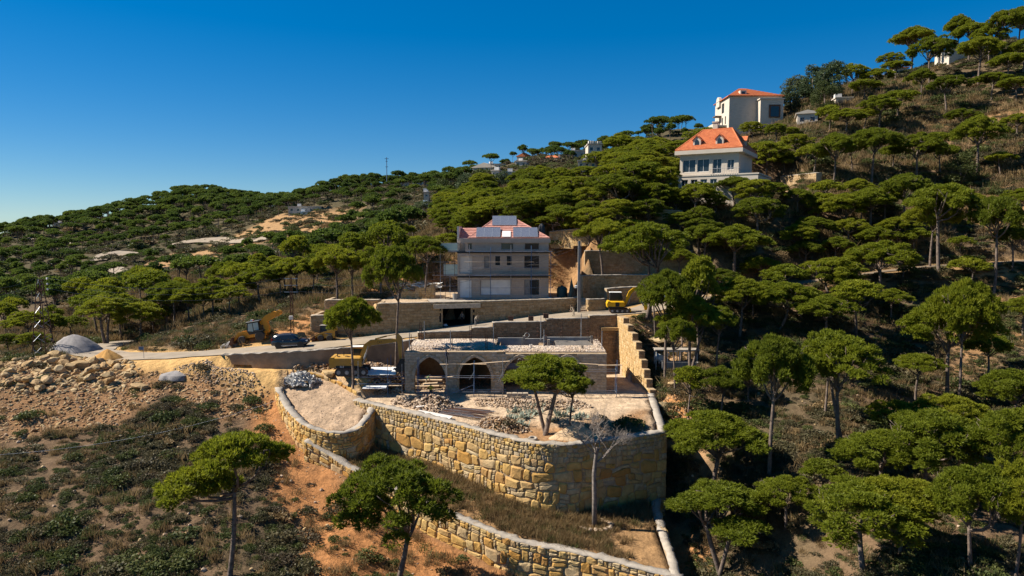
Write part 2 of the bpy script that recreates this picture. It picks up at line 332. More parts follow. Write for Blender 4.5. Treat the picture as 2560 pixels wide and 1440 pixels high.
def height(x, y):
    x = np.asarray(x, float); y = np.asarray(y, float); sh = x.shape; x = x.ravel(); y = y.ravel()
    z = tps_eval(pw, TW, warp(x, y))
    near = np.clip((260 - y) / 160, .15, 1)
    z += vnoise(x, y, .45, 1) * .28 * near + vnoise(x, y, .13, 2) * .7 + vnoise(x, y, 1.3, 3) * .10 * near
    far = np.clip((y - 140) / 150, 0, 1); z += far * (vnoise(x, y, .035, 4) * 3.2 + vnoise(x, y, .09, 5) * 1.2)
    # cut / filled places of the site
    d = polydist(x, y, WALL_A); z = np.where(d < 0, np.maximum(z, -3.8 + (y - 113) * .12), z)
    d = polydist(x, y, [(9.8, 99.5), (27, 101.2), (31, 109.6), (22, 107.6), (17, 107), (12.6, 106.2), (10.4, 104.6)]); kl = 1 - sm(d / 1.5); z = z * (1 - kl) + np.minimum(z, -11.7) * kl
    d = polydist(x, y, WALL_B); z = np.where(d < 0, -7.3 + 0 * x, z)
    dl, zl = linedist(x, y, TRACK); k = 1 - sm((dl - 2.6) / 2.6); z = z * (1 - k) + (zl + vnoise(x, y, .8, 8) * .06) * k
    dl, zl = linedist(x, y, ROAD); k = 1 - sm((dl - 3.4) / 3.0); z = z * (1 - k) + (zl - .10) * k
    # ground in front of the low wall below the road stays at track level
    low = polydist(x, y, [(-34, 83.9), (-27, 83.2), (-20, 84.6), (-15, 86.6), (-12.4, 88.2), (-12.8, 82), (-15, 79.5), (-19, 78.5), (-28, 81), (-36, 83)])
    kl = 1 - sm((low + .2) / np.where(y > 83, .3, 2.4)); z = z * (1 - kl) + np.minimum(z, -17.0 - np.clip((x + 19) * .22, 0, 2.0)) * kl
    d = polydist(x, y, HOUSE_L); z = np.where(d < 0, -11.8, z)
    d = polydist(x, y, HOUSE_T); k = 1 - sm(d / np.where(y > 104, 5.0, .01)); z = z * (1 - k) + (-10.45) * k
    d = polydist(x, y, [(-10.6, 95.0), (-5.0, 96.2), (-6.6, 103.0), (-12.2, 101.8)]); z = np.where(d < 0, -14.2, z)
    # cutting at the foot of the house bank, left of its wall
    d = polydist(x, y, STRIP); z = np.where(d < 0, tps_eval(stripz[:, :2] / 20, SW, np.c_[x, y] / 20) + vnoise(x, y, .9, 9) * .08, z)
    d = polydist(x, y, TERR); z = np.where(d < 0, -18.7 + (y - 79) * .325 + vnoise(x, y, 1.1, 10) * .06, z)
    d = polydist(x, y, YARD); yz = -19.35 - np.clip(80 - y, 0, 30) * .052 + vnoise(x, y, .9, 11) * .13
    # hollow round the pines and the planted corner of the yard
    yz += -.5 * np.exp(-(((x - 3) / 4.5) ** 2 + ((y - 67.5) / 2.6) ** 2)) - .9 * np.exp(-(((x - 10) / 3.2) ** 2 + ((y - 68) / 2.2) ** 2))
    z = np.where(d < 0, yz, z)
    # villa pad
    d = polydist(x, y, [(30, 126), (50, 124), (55, 142), (34, 144)]); k = 1 - sm(d / 5.); z = z * (1 - k) + 4.6 * k
    return z.reshape(sh)
def axis(segs):
    out = []
    for a, b, s in segs: out += list(np.arange(a, b, s))
    return np.array(out + [segs[-1][1]])
GX = axis([(-1800, -600, 150), (-600, -260, 12), (-260, -110, 5), (-110, -46, 1.5), (-46, 34, .5), (34, 90, 1.2), (90, 200, 4), (200, 520, 15), (520, 1800, 160)])
GY = axis([(-60, 30, 6), (30, 48, 1.2), (48, 106, .5), (106, 150, 1.1), (150, 280, 2.6), (280, 600, 6), (600, 900, 20), (900, 4000, 300)])
XX, YY = np.meshgrid(GX, GY); ZZ = height(XX, YY)
outer = np.maximum(np.clip((np.abs(XX) - 500) / 900, 0, 1), np.clip((YY - 640) / 700, 0, 1))
ZZ = ZZ * (1 - sm(outer)) + (-160) * sm(outer); ZZ = np.where(YY > 640, np.minimum(ZZ, 20), ZZ)
def zg(x, y):                        # ground height from the mesh itself
    i = np.clip(np.searchsorted(GX, x) - 1, 0, len(GX) - 2); j = np.clip(np.searchsorted(GY, y) - 1, 0, len(GY) - 2)
    a = (x - GX[i]) / (GX[i + 1] - GX[i]); b = (y - GY[j]) / (GY[j + 1] - GY[j])
    return ZZ[j, i] * (1 - a) * (1 - b) + ZZ[j, i + 1] * a * (1 - b) + ZZ[j + 1, i] * (1 - a) * b + ZZ[j + 1, i + 1] * a * b
DS = np.concatenate([np.arange(30, 140, .25), np.arange(140, 900, .8)])
def G(u, v):                         # where a line of sight meets the ground
    a, zr = ray(u, v); h = zg(a * DS, DS) - zr * DS
    k = np.nonzero(h > 0)[0]
    d = DS[k[0]] if len(k) else DS[int(np.argmax(np.where((DS > 120) & (DS < 560), h / DS, -9)))]   # over the crest: stand on the skyline
    return Vector((a * d, d, float(zg(a * d, d))))
# ---- ground mesh with its soil colours
ny, nx = XX.shape
gv = np.c_[XX.ravel(), YY.ravel(), ZZ.ravel()]
ii = (np.arange(ny - 1)[:, None] * nx + np.arange(nx - 1)[None, :]).ravel()
gf = np.c_[ii, ii + 1, ii + nx + 1, ii + nx]
gme = bpy.data.meshes.new('ground')
gme.vertices.add(len(gv)); gme.vertices.foreach_set('co', gv.ravel().astype(np.float32))
gme.loops.add(gf.size); gme.loops.foreach_set('vertex_index', gf.ravel().astype(np.int32))
gme.polygons.add(len(gf)); gme.polygons.foreach_set('loop_start', np.arange(0, gf.size, 4, dtype=np.int32)); gme.polygons.foreach_set('loop_total', np.full(len(gf), 4, np.int32))
gme.update(calc_edges=True); gme.shade_smooth()
px, py = gv[:, 0], gv[:, 1]
soil = np.zeros((len(gv), 3)); 
n1 = vnoise(px, py, .16, 21); n2 = vnoise(px, py, .7, 22)
base = np.array([.150, .098, .058]); alt = np.array([.105, .080, .046])
k = sm((n1 + .5 * n2 + .25) * 1.2)[:, None]; soil[:] = base * (1 - k) + alt * k
farm = sm((py - 130) / 140)[:, None]; soil = soil * (1 - farm) + np.array([.085, .070, .038]) * farm
def plan(pix): return [tuple(G(*p))[:2] for p in pix]
def paint(poly, c, soft=1.5, rough=1.2, strength=1.):
    global soil
    d = polydist(px, py, poly) + (vnoise(px, py, .9, 31) + .6 * vnoise(px, py, .33, 32)) * rough
    k = (sm(-d / soft + .5) * strength)[:, None]; soil = soil * (1 - k) + np.array(c) * k
ORANGE = (.40, .185, .072); SAND = (.52, .325, .130); DUST = (.50, .375, .255); RUB = (.36, .235, .13); STRAW = (.30, .185, .085)
paint(plan([(0,905),(250,895),(420,900),(640,930),(690,985),(700,1060),(640,1040),(560,1050),(430,980),(300,1060),(120,1080),(0,1100)]), (.25, .14, .068), 3, 1.6)
paint(plan([(640,960),(690,1000),(760,1110),(860,1190),(1000,1310),(1180,1410),(1400,1500),(760,1500),(770,1380),(690,1250),(680,1160),(620,1040)]), ORANGE, 3, 2.0)
paint(plan([(560,835),(700,800),(790,780),(800,850),(700,860),(560,870)]), (.42, .21, .085), 3, 1.2)
paint(plan([(780,775),(960,740),(1140,650),(1150,600),(1060,640),(960,700),(800,765)]), (.40, .205, .09), 4, 2.0)
paint(HOUSE_T, (.44, .33, .22), 2, .6); paint(HOUSE_L, (.42, .27, .14), 1, .4)
d_, z_ = linedist(px, py, ROAD); kk = (1 - sm((d_ - 3.0 + vnoise(px, py, .5, 33) * 1.2) / 2.4))[:, None]; kk = np.where((px < 22)[:, None], kk, kk * .3); soil = soil * (1 - kk) + np.array(SAND) * kk
d_, z_ = linedist(px, py, TRACK); kk = (1 - sm((d_ - 3.2 + vnoise(px, py, .4, 34) * 1.0) / 2.0))[:, None]; soil = soil * (1 - kk) + np.array(SAND) * 1.08 * kk
paint(plan([(240,895),(420,895),(480,930),(330,925)]), SAND, 2, 1)
paint(TERR, (.42, .30, .20), 1, .5); paint(STRIP, (.31, .185, .088), 1.0, .3); paint(YARD, DUST, 1, .3)
paint([(-1, 66), (2, 64), (8, 64.5), (13, 67), (14.5, 73), (9, 70.5), (4, 70), (0, 69)], (.33, .19, .095), 2, 1.2)
paint([(6.5, 66), (14, 67.6), (14.5, 71), (8, 70)], (.20, .125, .07), 1.5, .8)
# dug earth and dry ground along the outer foot of the side wall
paint(plan([(1560,790),(1640,800),(1720,850),(1690,1000),(1780,1090),(1760,1150),(1660,1100),(1610,960),(1600,850)]), (.36, .22, .115), 3, 1.6)
paint(plan([(1660,1000),(1740,1010),(1770,1090),(1700,1110),(1660,1060)]), (.43, .215, .085), 2, .8)
paint(plan([(1660,1290),(1760,1330),(1800,1440),(1700,1440)]), (.37, .19, .08), 2, 1)
for c, w in (((2460, 540), 5), ((2540, 700), 6), ((2440, 830), 5), ((1560, 590), 6), ((1460, 600), 6), ((2100, 700), 4), ((2300, 300), 6), ((2470, 330), 7), ((2000, 325), 6), ((2400, 130), 10)):
    g = G(*c); paint([(g.x - w, g.y - w), (g.x + w, g.y - w), (g.x + w * 1.3, g.y + w), (g.x - w, g.y + w)], (.34, .195, .09), 5, 4., .8)
for pix in ([(690,540),(820,525),(900,520),(880,560),(760,600),(640,610),(560,640),(450,660),(430,640),(560,600)], [(1090,560),(1140,530),(1180,540),(1130,600)], [(380,650),(440,640),(560,650),(600,690),(480,690),(330,680)], [(1000,530),(1060,530),(1060,560),(1000,570)]):
    paint(plan(pix), (.40, .24, .115), 8, 6., .85)
ca = gme.color_attributes.new('soil', 'FLOAT_COLOR', 'POINT'); ca.data.foreach_set('color', np.c_[soil, np.ones(len(soil))].ravel().astype(np.float32))
m, t, b, o = nt('earth'); at = node(t, 'ShaderNodeAttribute', attribute_name='soil')
c_ = mix(t, 1., at.outputs['Color'], ramp(t, noise(t, .9, 6, .65), [(.28, (.62, .60, .57)), (.72, (1.28, 1.25, 1.2))]), 'MULTIPLY')
c_ = mix(t, 1., c_, ramp(t, noise(t, 7., 5, .7), [(.3, (.66, .66, .66)), (.7, (1.22, 1.22, 1.22))]), 'MULTIPLY')
vo = node(t, 'ShaderNodeTexVoronoi', {'Vector': node(t, 'ShaderNodeNewGeometry').outputs['Position'], 'Scale': 3.2}); 
peb = ramp(t, vo.outputs['Distance'], [(.10, (.75,) * 3), (.22, (0, 0, 0))]); pk = node(t, 'ShaderNodeMath', {0: peb, 1: ramp(t, noise(t, .5, 3), [(.45, (0, 0, 0)), (.65, (1, 1, 1))])}, operation='MULTIPLY').outputs[0]
c_ = mix(t, pk, c_, mix(t, 1., c_, (1.7, 1.65, 1.6), 'MULTIPLY'))
t.links.new(c_, b.inputs['Base Color']); b.inputs['Roughness'].default_value = .97; b.inputs['Specular IOR Level'].default_value = .1
hsum = node(t, 'ShaderNodeMath', {0: noise(t, 2.2, 8, .7), 1: .35, 2: noise(t, .7, 3)}, operation='MULTIPLY_ADD').outputs[0]
bump(t, b, hsum, .9, .35)
M['earth'] = m; gme.materials.append(m)
ground = link('ground', gme); tag(ground, 'bare brown and orange hillside earth', 'ground', kind='structure')

def ribbon(name, path, half, lift, mat, label, cat, nseg=5, crown=.0):
    mb = MB(); vs = []
    for i, p in enumerate(path):
        a = np.array(path[max(i - 1, 0)]); c = np.array(path[min(i + 1, len(path) - 1)]); tv = (c - a)[:2]; tv /= np.linalg.norm(tv); nv = np.array([-tv[1], tv[0]])
        for k in range(nseg):
            s = (k / (nseg - 1) - .5) * 2; hw = half + .22 * math.sin(i * 1.7 + (3 if s > 0 else 0)) * abs(s)
            vs.append((p[0] + nv[0] * s * hw, p[1] + nv[1] * s * hw, p[2] + lift - .02 * s * s))
    n = nseg; fs = [(i * n + k, i * n + k + 1, (i + 1) * n + k + 1, (i + 1) * n + k) for i in range(len(path) - 1) for k in range(n - 1)]
    mb.add(vs, fs); o = mb.build(name, mat, smooth=True); return tag(o, label, cat, kind='structure')
RI = next(i for i, p in enumerate(ROAD) if p[0] > 24)
ribbon('hill_road', ROAD[RI:], 1.3, .03, plain('lane_dirt', (.20, .15, .10), (.14, .105, .07), .6, .95, bmp=.3), 'narrow lane cut along the right hillside among the pines', 'road')
ribbon('road', ROAD[:RI + 1], 2.75, .03, M['asphalt'], 'dusty asphalt road winding past the building site', 'road')
def ground_ribbon(name, pix, half, label):
    p = [G(*q) for q in pix]; p = smooth_path([(q.x, q.y, q.z) for q in p], 3.)
    o = ribbon(name, p, half, .0, M['asphalt'], label, 'road', 5)
    for v in o.data.vertices: v.co.z = float(zg(v.co.x, v.co.y)) + .55
    return o
ground_ribbon('valley_road', [(245,655),(262,640),(290,634),(330,640)], 3.2, 'grey road bend in the wooded valley')
ground_ribbon('valley_road', [(430,612),(500,604),(560,605),(640,600),(700,590)], 4.2, 'pale grey road crossing the cleared slope in the valley')
ground_ribbon('valley_road', [(270,668),(330,690),(420,700)], 2.6, 'narrow track through the trees in the valley')
ground_ribbon('valley_road', [(75,595),(130,605),(190,615)], 2.4, 'light farm track on the far wooded slope')
# ---------------------------------------------------------------- vegetation
def blob_dirs(n, rng, zmin=-.25):
    out = []
    while len(out) < n:
        d = rng.normal(size=3); d /= np.linalg.norm(d)
        if d[2] > zmin: out.append(d)
    return np.array(out)
def tufts(centers, normals, rng, k=7, length=.42, width=.085, spread=.75):
    """k thin needle sprays round each centre, leaning along its normal"""
    n = len(centers); d = normals[:, None, :] + rng.normal(size=(n, k, 3)) * spread; d /= np.linalg.norm(d, axis=2, keepdims=True)
    L = length * rng.uniform(.65, 1.2, (n, k, 1)); c = centers[:, None, :] - normals[:, None, :] * .05
    side = np.cross(d, normals[:, None, :] + rng.normal(size=(n, k, 3)) * .45); side /= np.linalg.norm(side, axis=2, keepdims=True) + 1e-9
    w = width * rng.uniform(.7, 1.3, (n, k, 1)); mid = c + d * L * .55
    v = np.stack([np.broadcast_to(c, mid.shape), mid + side * w, c + d * L, mid - side * w], 2).reshape(-1, 3)
    return v
def quads_mesh(name, v, mat):
    me = bpy.data.meshes.new(name); nq = len(v) // 4; me.vertices.add(len(v)); me.vertices.foreach_set('co', v.ravel().astype(np.float32))
    me.loops.add(nq * 4); me.loops.foreach_set('vertex_index', np.arange(nq * 4, dtype=np.int32)); me.polygons.add(nq)
    me.polygons.foreach_set('loop_start', np.arange(0, nq * 4, 4, dtype=np.int32)); me.polygons.foreach_set('loop_total', np.full(nq, 4, np.int32))
    me.materials.append(mat); me.update(calc_edges=True); return me
def clump_cloud(cl, rng, dens, zmin=-.2, **kw):
    C, N = [], []
    for (c, r, fz) in cl:
        n = max(6, int(dens * r * r)); d = blob_dirs(n, rng, zmin); rr = rng.uniform(.78, 1.05, (n, 1))
        p = np.array(c) + d * rr * np.array([r, r, r * fz]); C.append(p); nn = d * np.array([1, 1, 1 / fz]) + np.array([0, 0, .55]); N.append(nn / np.linalg.norm(nn, axis=1, keepdims=True))
    return tufts(np.concatenate(C), np.concatenate(N), rng, **kw)
def limb(mb, a, b, r0, r1, rng, sag=.08, n=5, sides=5):
    a = np.array(a, float); b = np.array(b, float); L = np.linalg.norm(b - a); off = rng.normal(size=3) * L * sag
    P_ = [a + (b - a) * t + off * math.sin(math.pi * t) + np.array([0, 0, -L * .10 * math.sin(math.pi * t)]) for t in np.linspace(0, 1, n)]
    mb.tube(P_, list(np.linspace(r0, r1, n)), sides); return P_
def make_pine(seed, rad=3.0, fork=5.6, depth=2.2, top=10., nlimb=6, shape='umbrella', nclump=48, dens=125, crown_mat='pine', lod=0, lean=.35, twin=False):
    """a stone pine of height 10: bare trunk, forking limbs, flat clumped crown"""
    rng = np.random.default_rng(seed); tr = MB(); cl = []
    tips = []
    pads = [(0, 0, top, rad, depth)]
    if shape == 'loose':
        pads = [(0, 0, top, rad * .62, depth * .6)] + [(math.cos(a) * rad * .62, math.sin(a) * rad * .62, top - rng.uniform(.7, 2.4), rad * rng.uniform(.36, .5), depth * .5) for a in rng.uniform(0, 6.28) + np.arange(4) * 1.57 + rng.normal(size=4) * .2]
    if shape == 'tier':
        pads = [(.9, 0, top, rad * .72, depth * .75), (-rad * .62, -.3, top - 2.3, rad * .56, depth * .62), (-rad * .1, .4, top - 2.9, rad * .3, depth * .4)]
    if shape == 'ball': pads = [(0, 0, top, rad, depth)]
    bx, by = rng.normal(size=2) * lean
    def trunk(x0, y0, xf, yf, zf, r):
        P_ = [(x0 * (1 - t) + xf * t + math.sin(t * 3.1 + seed) * .14, y0 * (1 - t) + yf * t + math.cos(t * 2.7 + seed) * .12, zf * t - .7 * (1 - t)) for t in np.linspace(0, 1, 8)]
        tr.tube(P_, [r * (1.25 if i == 0 else 1 - .38 * i / 7) for i in range(8)], 8 if lod == 0 else 5); return P_[-1]
    forks = [trunk(0, 0, bx, by, fork, .20)]
    if twin: forks.append(trunk(.35, .2, bx * .3 - 1.0, by + .8, fork + .5, .16))
    for ip, (x, y, tz, pr, pd) in enumerate(pads):
        n = max(4, int(nclump * (pr / rad) ** 2 * (1 if len(pads) == 1 else 1.15)))
        for i in range(n):
            q = math.sqrt((i + .5) / n); a = i * 2.39996 + rng.uniform(-.3, .3); r_ = q * pr * rng.uniform(.88, 1.08)
            wob = 1 + .16 * math.sin(2 * a + seed) + .10 * math.sin(3 * a + seed * 2)
            cx, cy = x + math.cos(a) * r_ * wob, y + math.sin(a) * r_ * wob
            prof = (1 - q ** 2.0) if shape != 'ball' else math.sqrt(max(0, 1 - q * q * .96))
            cz = tz - pd * .28 - pd * .72 * (1 - prof) + rng.normal() * pd * .07
            cr = pr / math.sqrt(n) * rng.uniform(1.05, 1.5)
            cl.append(((cx, cy, cz), cr, .62 if shape != 'ball' else .8))
            if shape != 'ball' and q > .72 and rng.random() < .6: cl.append(((x + (cx - x) * .9, y + (cy - y) * .9, cz - pd * .2), cr * .85, .7))
            if shape == 'ball' and q > .55 and rng.random() < .75: cl.append(((cx * .92, cy * .92, cz - pd * .38), cr * .95, .8))
    # limbs from the forks to the crown
    for ip, (x, y, tz, pr, pd) in enumerate(pads):
        f = forks[ip % len(forks)]; m = nlimb if len(pads) == 1 else 3
        for i in range(m):
            a = i * 2 * math.pi / m + rng.uniform(-.4, .4); r_ = pr * rng.uniform(.45, .72)
            e = (x + math.cos(a) * r_, y + math.sin(a) * r_, tz - pd * .62 + rng.normal() * .12)
            s = np.array(f) + np.array([0, 0, -rng.uniform(0, .9) if i else 0]); s[2] = min(s[2], tz - pd * 1.0)
            Q = limb(tr, s, e, .11, .045, rng, .10)
            if lod == 0:
                for k in range(3):
                    b0 = Q[2 + k % 3]; a2 = a + rng.uniform(-.9, .9)
                    limb(tr, b0, (b0[0] + math.cos(a2) * pr * .32, b0[1] + math.sin(a2) * pr * .32, tz - pd * rng.uniform(.35, .7)), .045, .018, rng, .1, 4, 4)
        if shape in ('umbrella', 'ball'): limb(tr, f, (x, y, tz - pd * .5), .12, .05, rng, .06)
    if lod == 0:
        for k in range(5):                # dead stubs on the trunk
            zz = rng.uniform(2.2, fork); a = rng.uniform(0, 6.28); tt = zz / fork
            tr.tube([(bx * tt, by * tt, zz), (bx * tt + math.cos(a) * .42, by * tt + math.sin(a) * .42, zz + rng.uniform(-.05, .2))], [.035, .012], 4)
    rng2 = np.random.default_rng(seed + 99)
    if lod == 0: v = clump_cloud(cl, rng2, dens, -.22, k=11, length=.36, width=.036, spread=.68)
    elif lod == 1: v = clump_cloud(cl, rng2, dens, -.2, k=6, length=.46, width=.085, spread=.62)
    else: v = clump_cloud(cl, rng2, dens, -.15, k=4, length=.8, width=.2, spread=.55)
    crown = quads_mesh('crown', v, M[crown_mat]); tm = tr.mesh('trunk', M['bark'], True)
    return dict(crown=crown, trunk=tm, rad=rad)
PINE = {
 'u1': make_pine(1, 3.4, 5.9, 2.7, nlimb=7, nclump=62), 'u2': make_pine(2, 3.3, 5.4, 3.3, nlimb=6, nclump=54), 'u3': make_pine(3, 3.1, 6.3, 2.6, nlimb=6, nclump=54, lean=.25),
 'u4': make_pine(14, 3.2, 5.2, 3.5, nlimb=6, nclump=56, twin=True),
 'l1': make_pine(4, 3.3, 5.4, 3.0, shape='loose', nclump=44, dens=120), 'l2': make_pine(5, 3.2, 5.8, 2.7, shape='loose', nclump=40, dens=120, lean=.5, twin=True),
 't1': make_pine(6, 3.3, 6.0, 2.7, shape='tier', nclump=52), 'b1': make_pine(7, 3.0, 4.0, 4.6, shape='ball', nclump=40, dens=120), 'b2': make_pine(8, 3.2, 4.6, 3.9, shape='ball', nclump=40, dens=120),
}
PMID = {'m1': make_pine(21, 3.4, 5.9, 2.6, nlimb=5, nclump=26, dens=55, lod=1), 'm2': make_pine(22, 3.2, 5.4, 3.2, nlimb=5, nclump=26, dens=55, lod=1), 'm3': make_pine(23, 3.1, 5.2, 3.0, shape='loose', nclump=30, dens=55, lod=1), 'm4': make_pine(24, 3.0, 4.2, 4.2, shape='ball', nclump=26, dens=55, lod=1)}
PFAR = {'f1': make_pine(31, 3.5, 6.4, 1.9, nlimb=4, nclump=14, dens=26, crown_mat='pine_far', lod=2), 'f2': make_pine(32, 3.2, 6.0, 2.2, nlimb=4, nclump=12, dens=26, crown_mat='pine_far', lod=2), 'f3': make_pine(33, 3.0, 5.4, 2.8, shape='loose', nclump=16, dens=26, crown_mat='pine_far', lod=2)}
def plant_pine(kind, base, h, crown_w, rz, label, group=None, name='pine_tree'):
    src = PINE.get(kind) or PMID.get(kind) or PFAR[kind]; s = h / 10; sx = crown_w / 2 / src['rad']
    sx = min(max(sx, s * .55), s * 1.7)
    t = thing(name, label, 'tree', base, rz, group, (sx, sx, s))
    link('trunk', src['trunk'], t); link('crown', src['crown'], t); return t
KW = {'u1': 'broad flat-crowned', 'u2': 'domed', 'u3': 'slender high-crowned', 'u4': 'twin-trunked', 'l1': 'loose-crowned', 'l2': 'forked loose-crowned', 'b1': 'dense round-headed', 'b2': 'dense wide-headed', 'm1': 'small flat-crowned', 'm2': 'small domed', 'm3': 'small loose-crowned', 'm4': 'small round-headed'}
def pine_label(kind, x, y, z):
    dv = math.hypot(x - 40, y - 128); ds = math.hypot(x - 67, y - 196); dr, zr_ = linedist(np.array([x]), np.array([y]), ROAD)
    if dv < 17: w_ = 'beside the white villa'
    elif ds < 26: w_ = 'below the stone villa'
    elif 8 < x < 32 and 98 < y < 122: w_ = 'among the garden walls beside the unfinished house'
    elif x > 14 and y < 92 and x < 26: w_ = 'on the dry bank beyond the side wall of the yard'
    elif x > 14 and z < zr_[0] - 1 and y < 112: w_ = 'on the scrubby slope below the hillside lane' if dr[0] > 25 else 'just below the hillside lane'
    elif x > 14 and y < 150: w_ = 'on the slope above the hillside lane'
    elif x > 14 and y >= 150: w_ = 'on the high slope towards the right ridge'
    elif x > -12 and y > 115: w_ = 'in the thick grove behind the unfinished house'
    elif x < -14 and y < 150: w_ = 'in the wood beyond the road bend'
    else: w_ = 'on the wooded slope across the valley'
    return KW[kind] + ' pine ' + w_, 'pines ' + w_
TREES = []                            # (x, y, crown radius) of every planted tree
def pine_px(u, v, vt, ul, ur, kind, label, group=None, d=None, rz=None):
    g = G(u, v) if d is None else W(u, v, d)
    if d is not None: g.z = float(zg(g.x, g.y))
    s = F / g.y; top = W(u, vt, g.y).z; h = max(3., top - g.z); w = (ur - ul) / s
    r0 = random.uniform(0, 6.28) if rz is None else rz
    if label is None: label, group = pine_label(kind, g.x, g.y, g.z)
    TREES.append((g.x, g.y, w / 2)); return plant_pine(kind, g, h, w, r0, label, group)
# --- single pines one can point to
pine_px(570, 1450, 1078, 440, 700, 't1', 'tall pine with a two-tiered crown standing on the scrubby slope left of the orange earth', d=50, rz=0)
pine_px(985, 1450, 1148, 790, 1065, 'b2', 'dense round-headed pine on the orange slope below the lower boulder wall', d=53.5, rz=2.4)
pine_px(1366, 1090, 888, 1270, 1500, 'l2', 'forked pine growing inside the walled yard before the arches', rz=.5)
pine_px(1424, 1062, 925, 1385, 1490, 'l1', 'smaller pine behind the forked one in the walled yard', rz=1.0)
pine_px(880, 942, 738, 830, 950, 'u1', 'slim flat-topped pine beside the tracked excavator', d=78.6, rz=.3)
pine_px(987, 888, 604, 945, 1035, 'u3', 'very tall pine rising in front of the garage wall beside the excavator boom', d=84.4, rz=.7)
for i, a in enumerate([(845, 745, 612, 782, 905, 'u1', 107), (880, 748, 620, 850, 930, 'u2', 108), (955, 745, 610, 900, 1010, 'u2', 107), (1062, 745, 585, 1005, 1100, 'u3', 104), (912, 735, 640, 880, 950, 'm1', 116), (1018, 705, 600, 980, 1060, 'm2', 120), (1040, 695, 590, 1000, 1090, 'm1', 124)]):
    pine_px(*a[:6], 'umbrella pine in the row on the bank beside the unfinished house', 'pines beside the unfinished house', d=a[6])
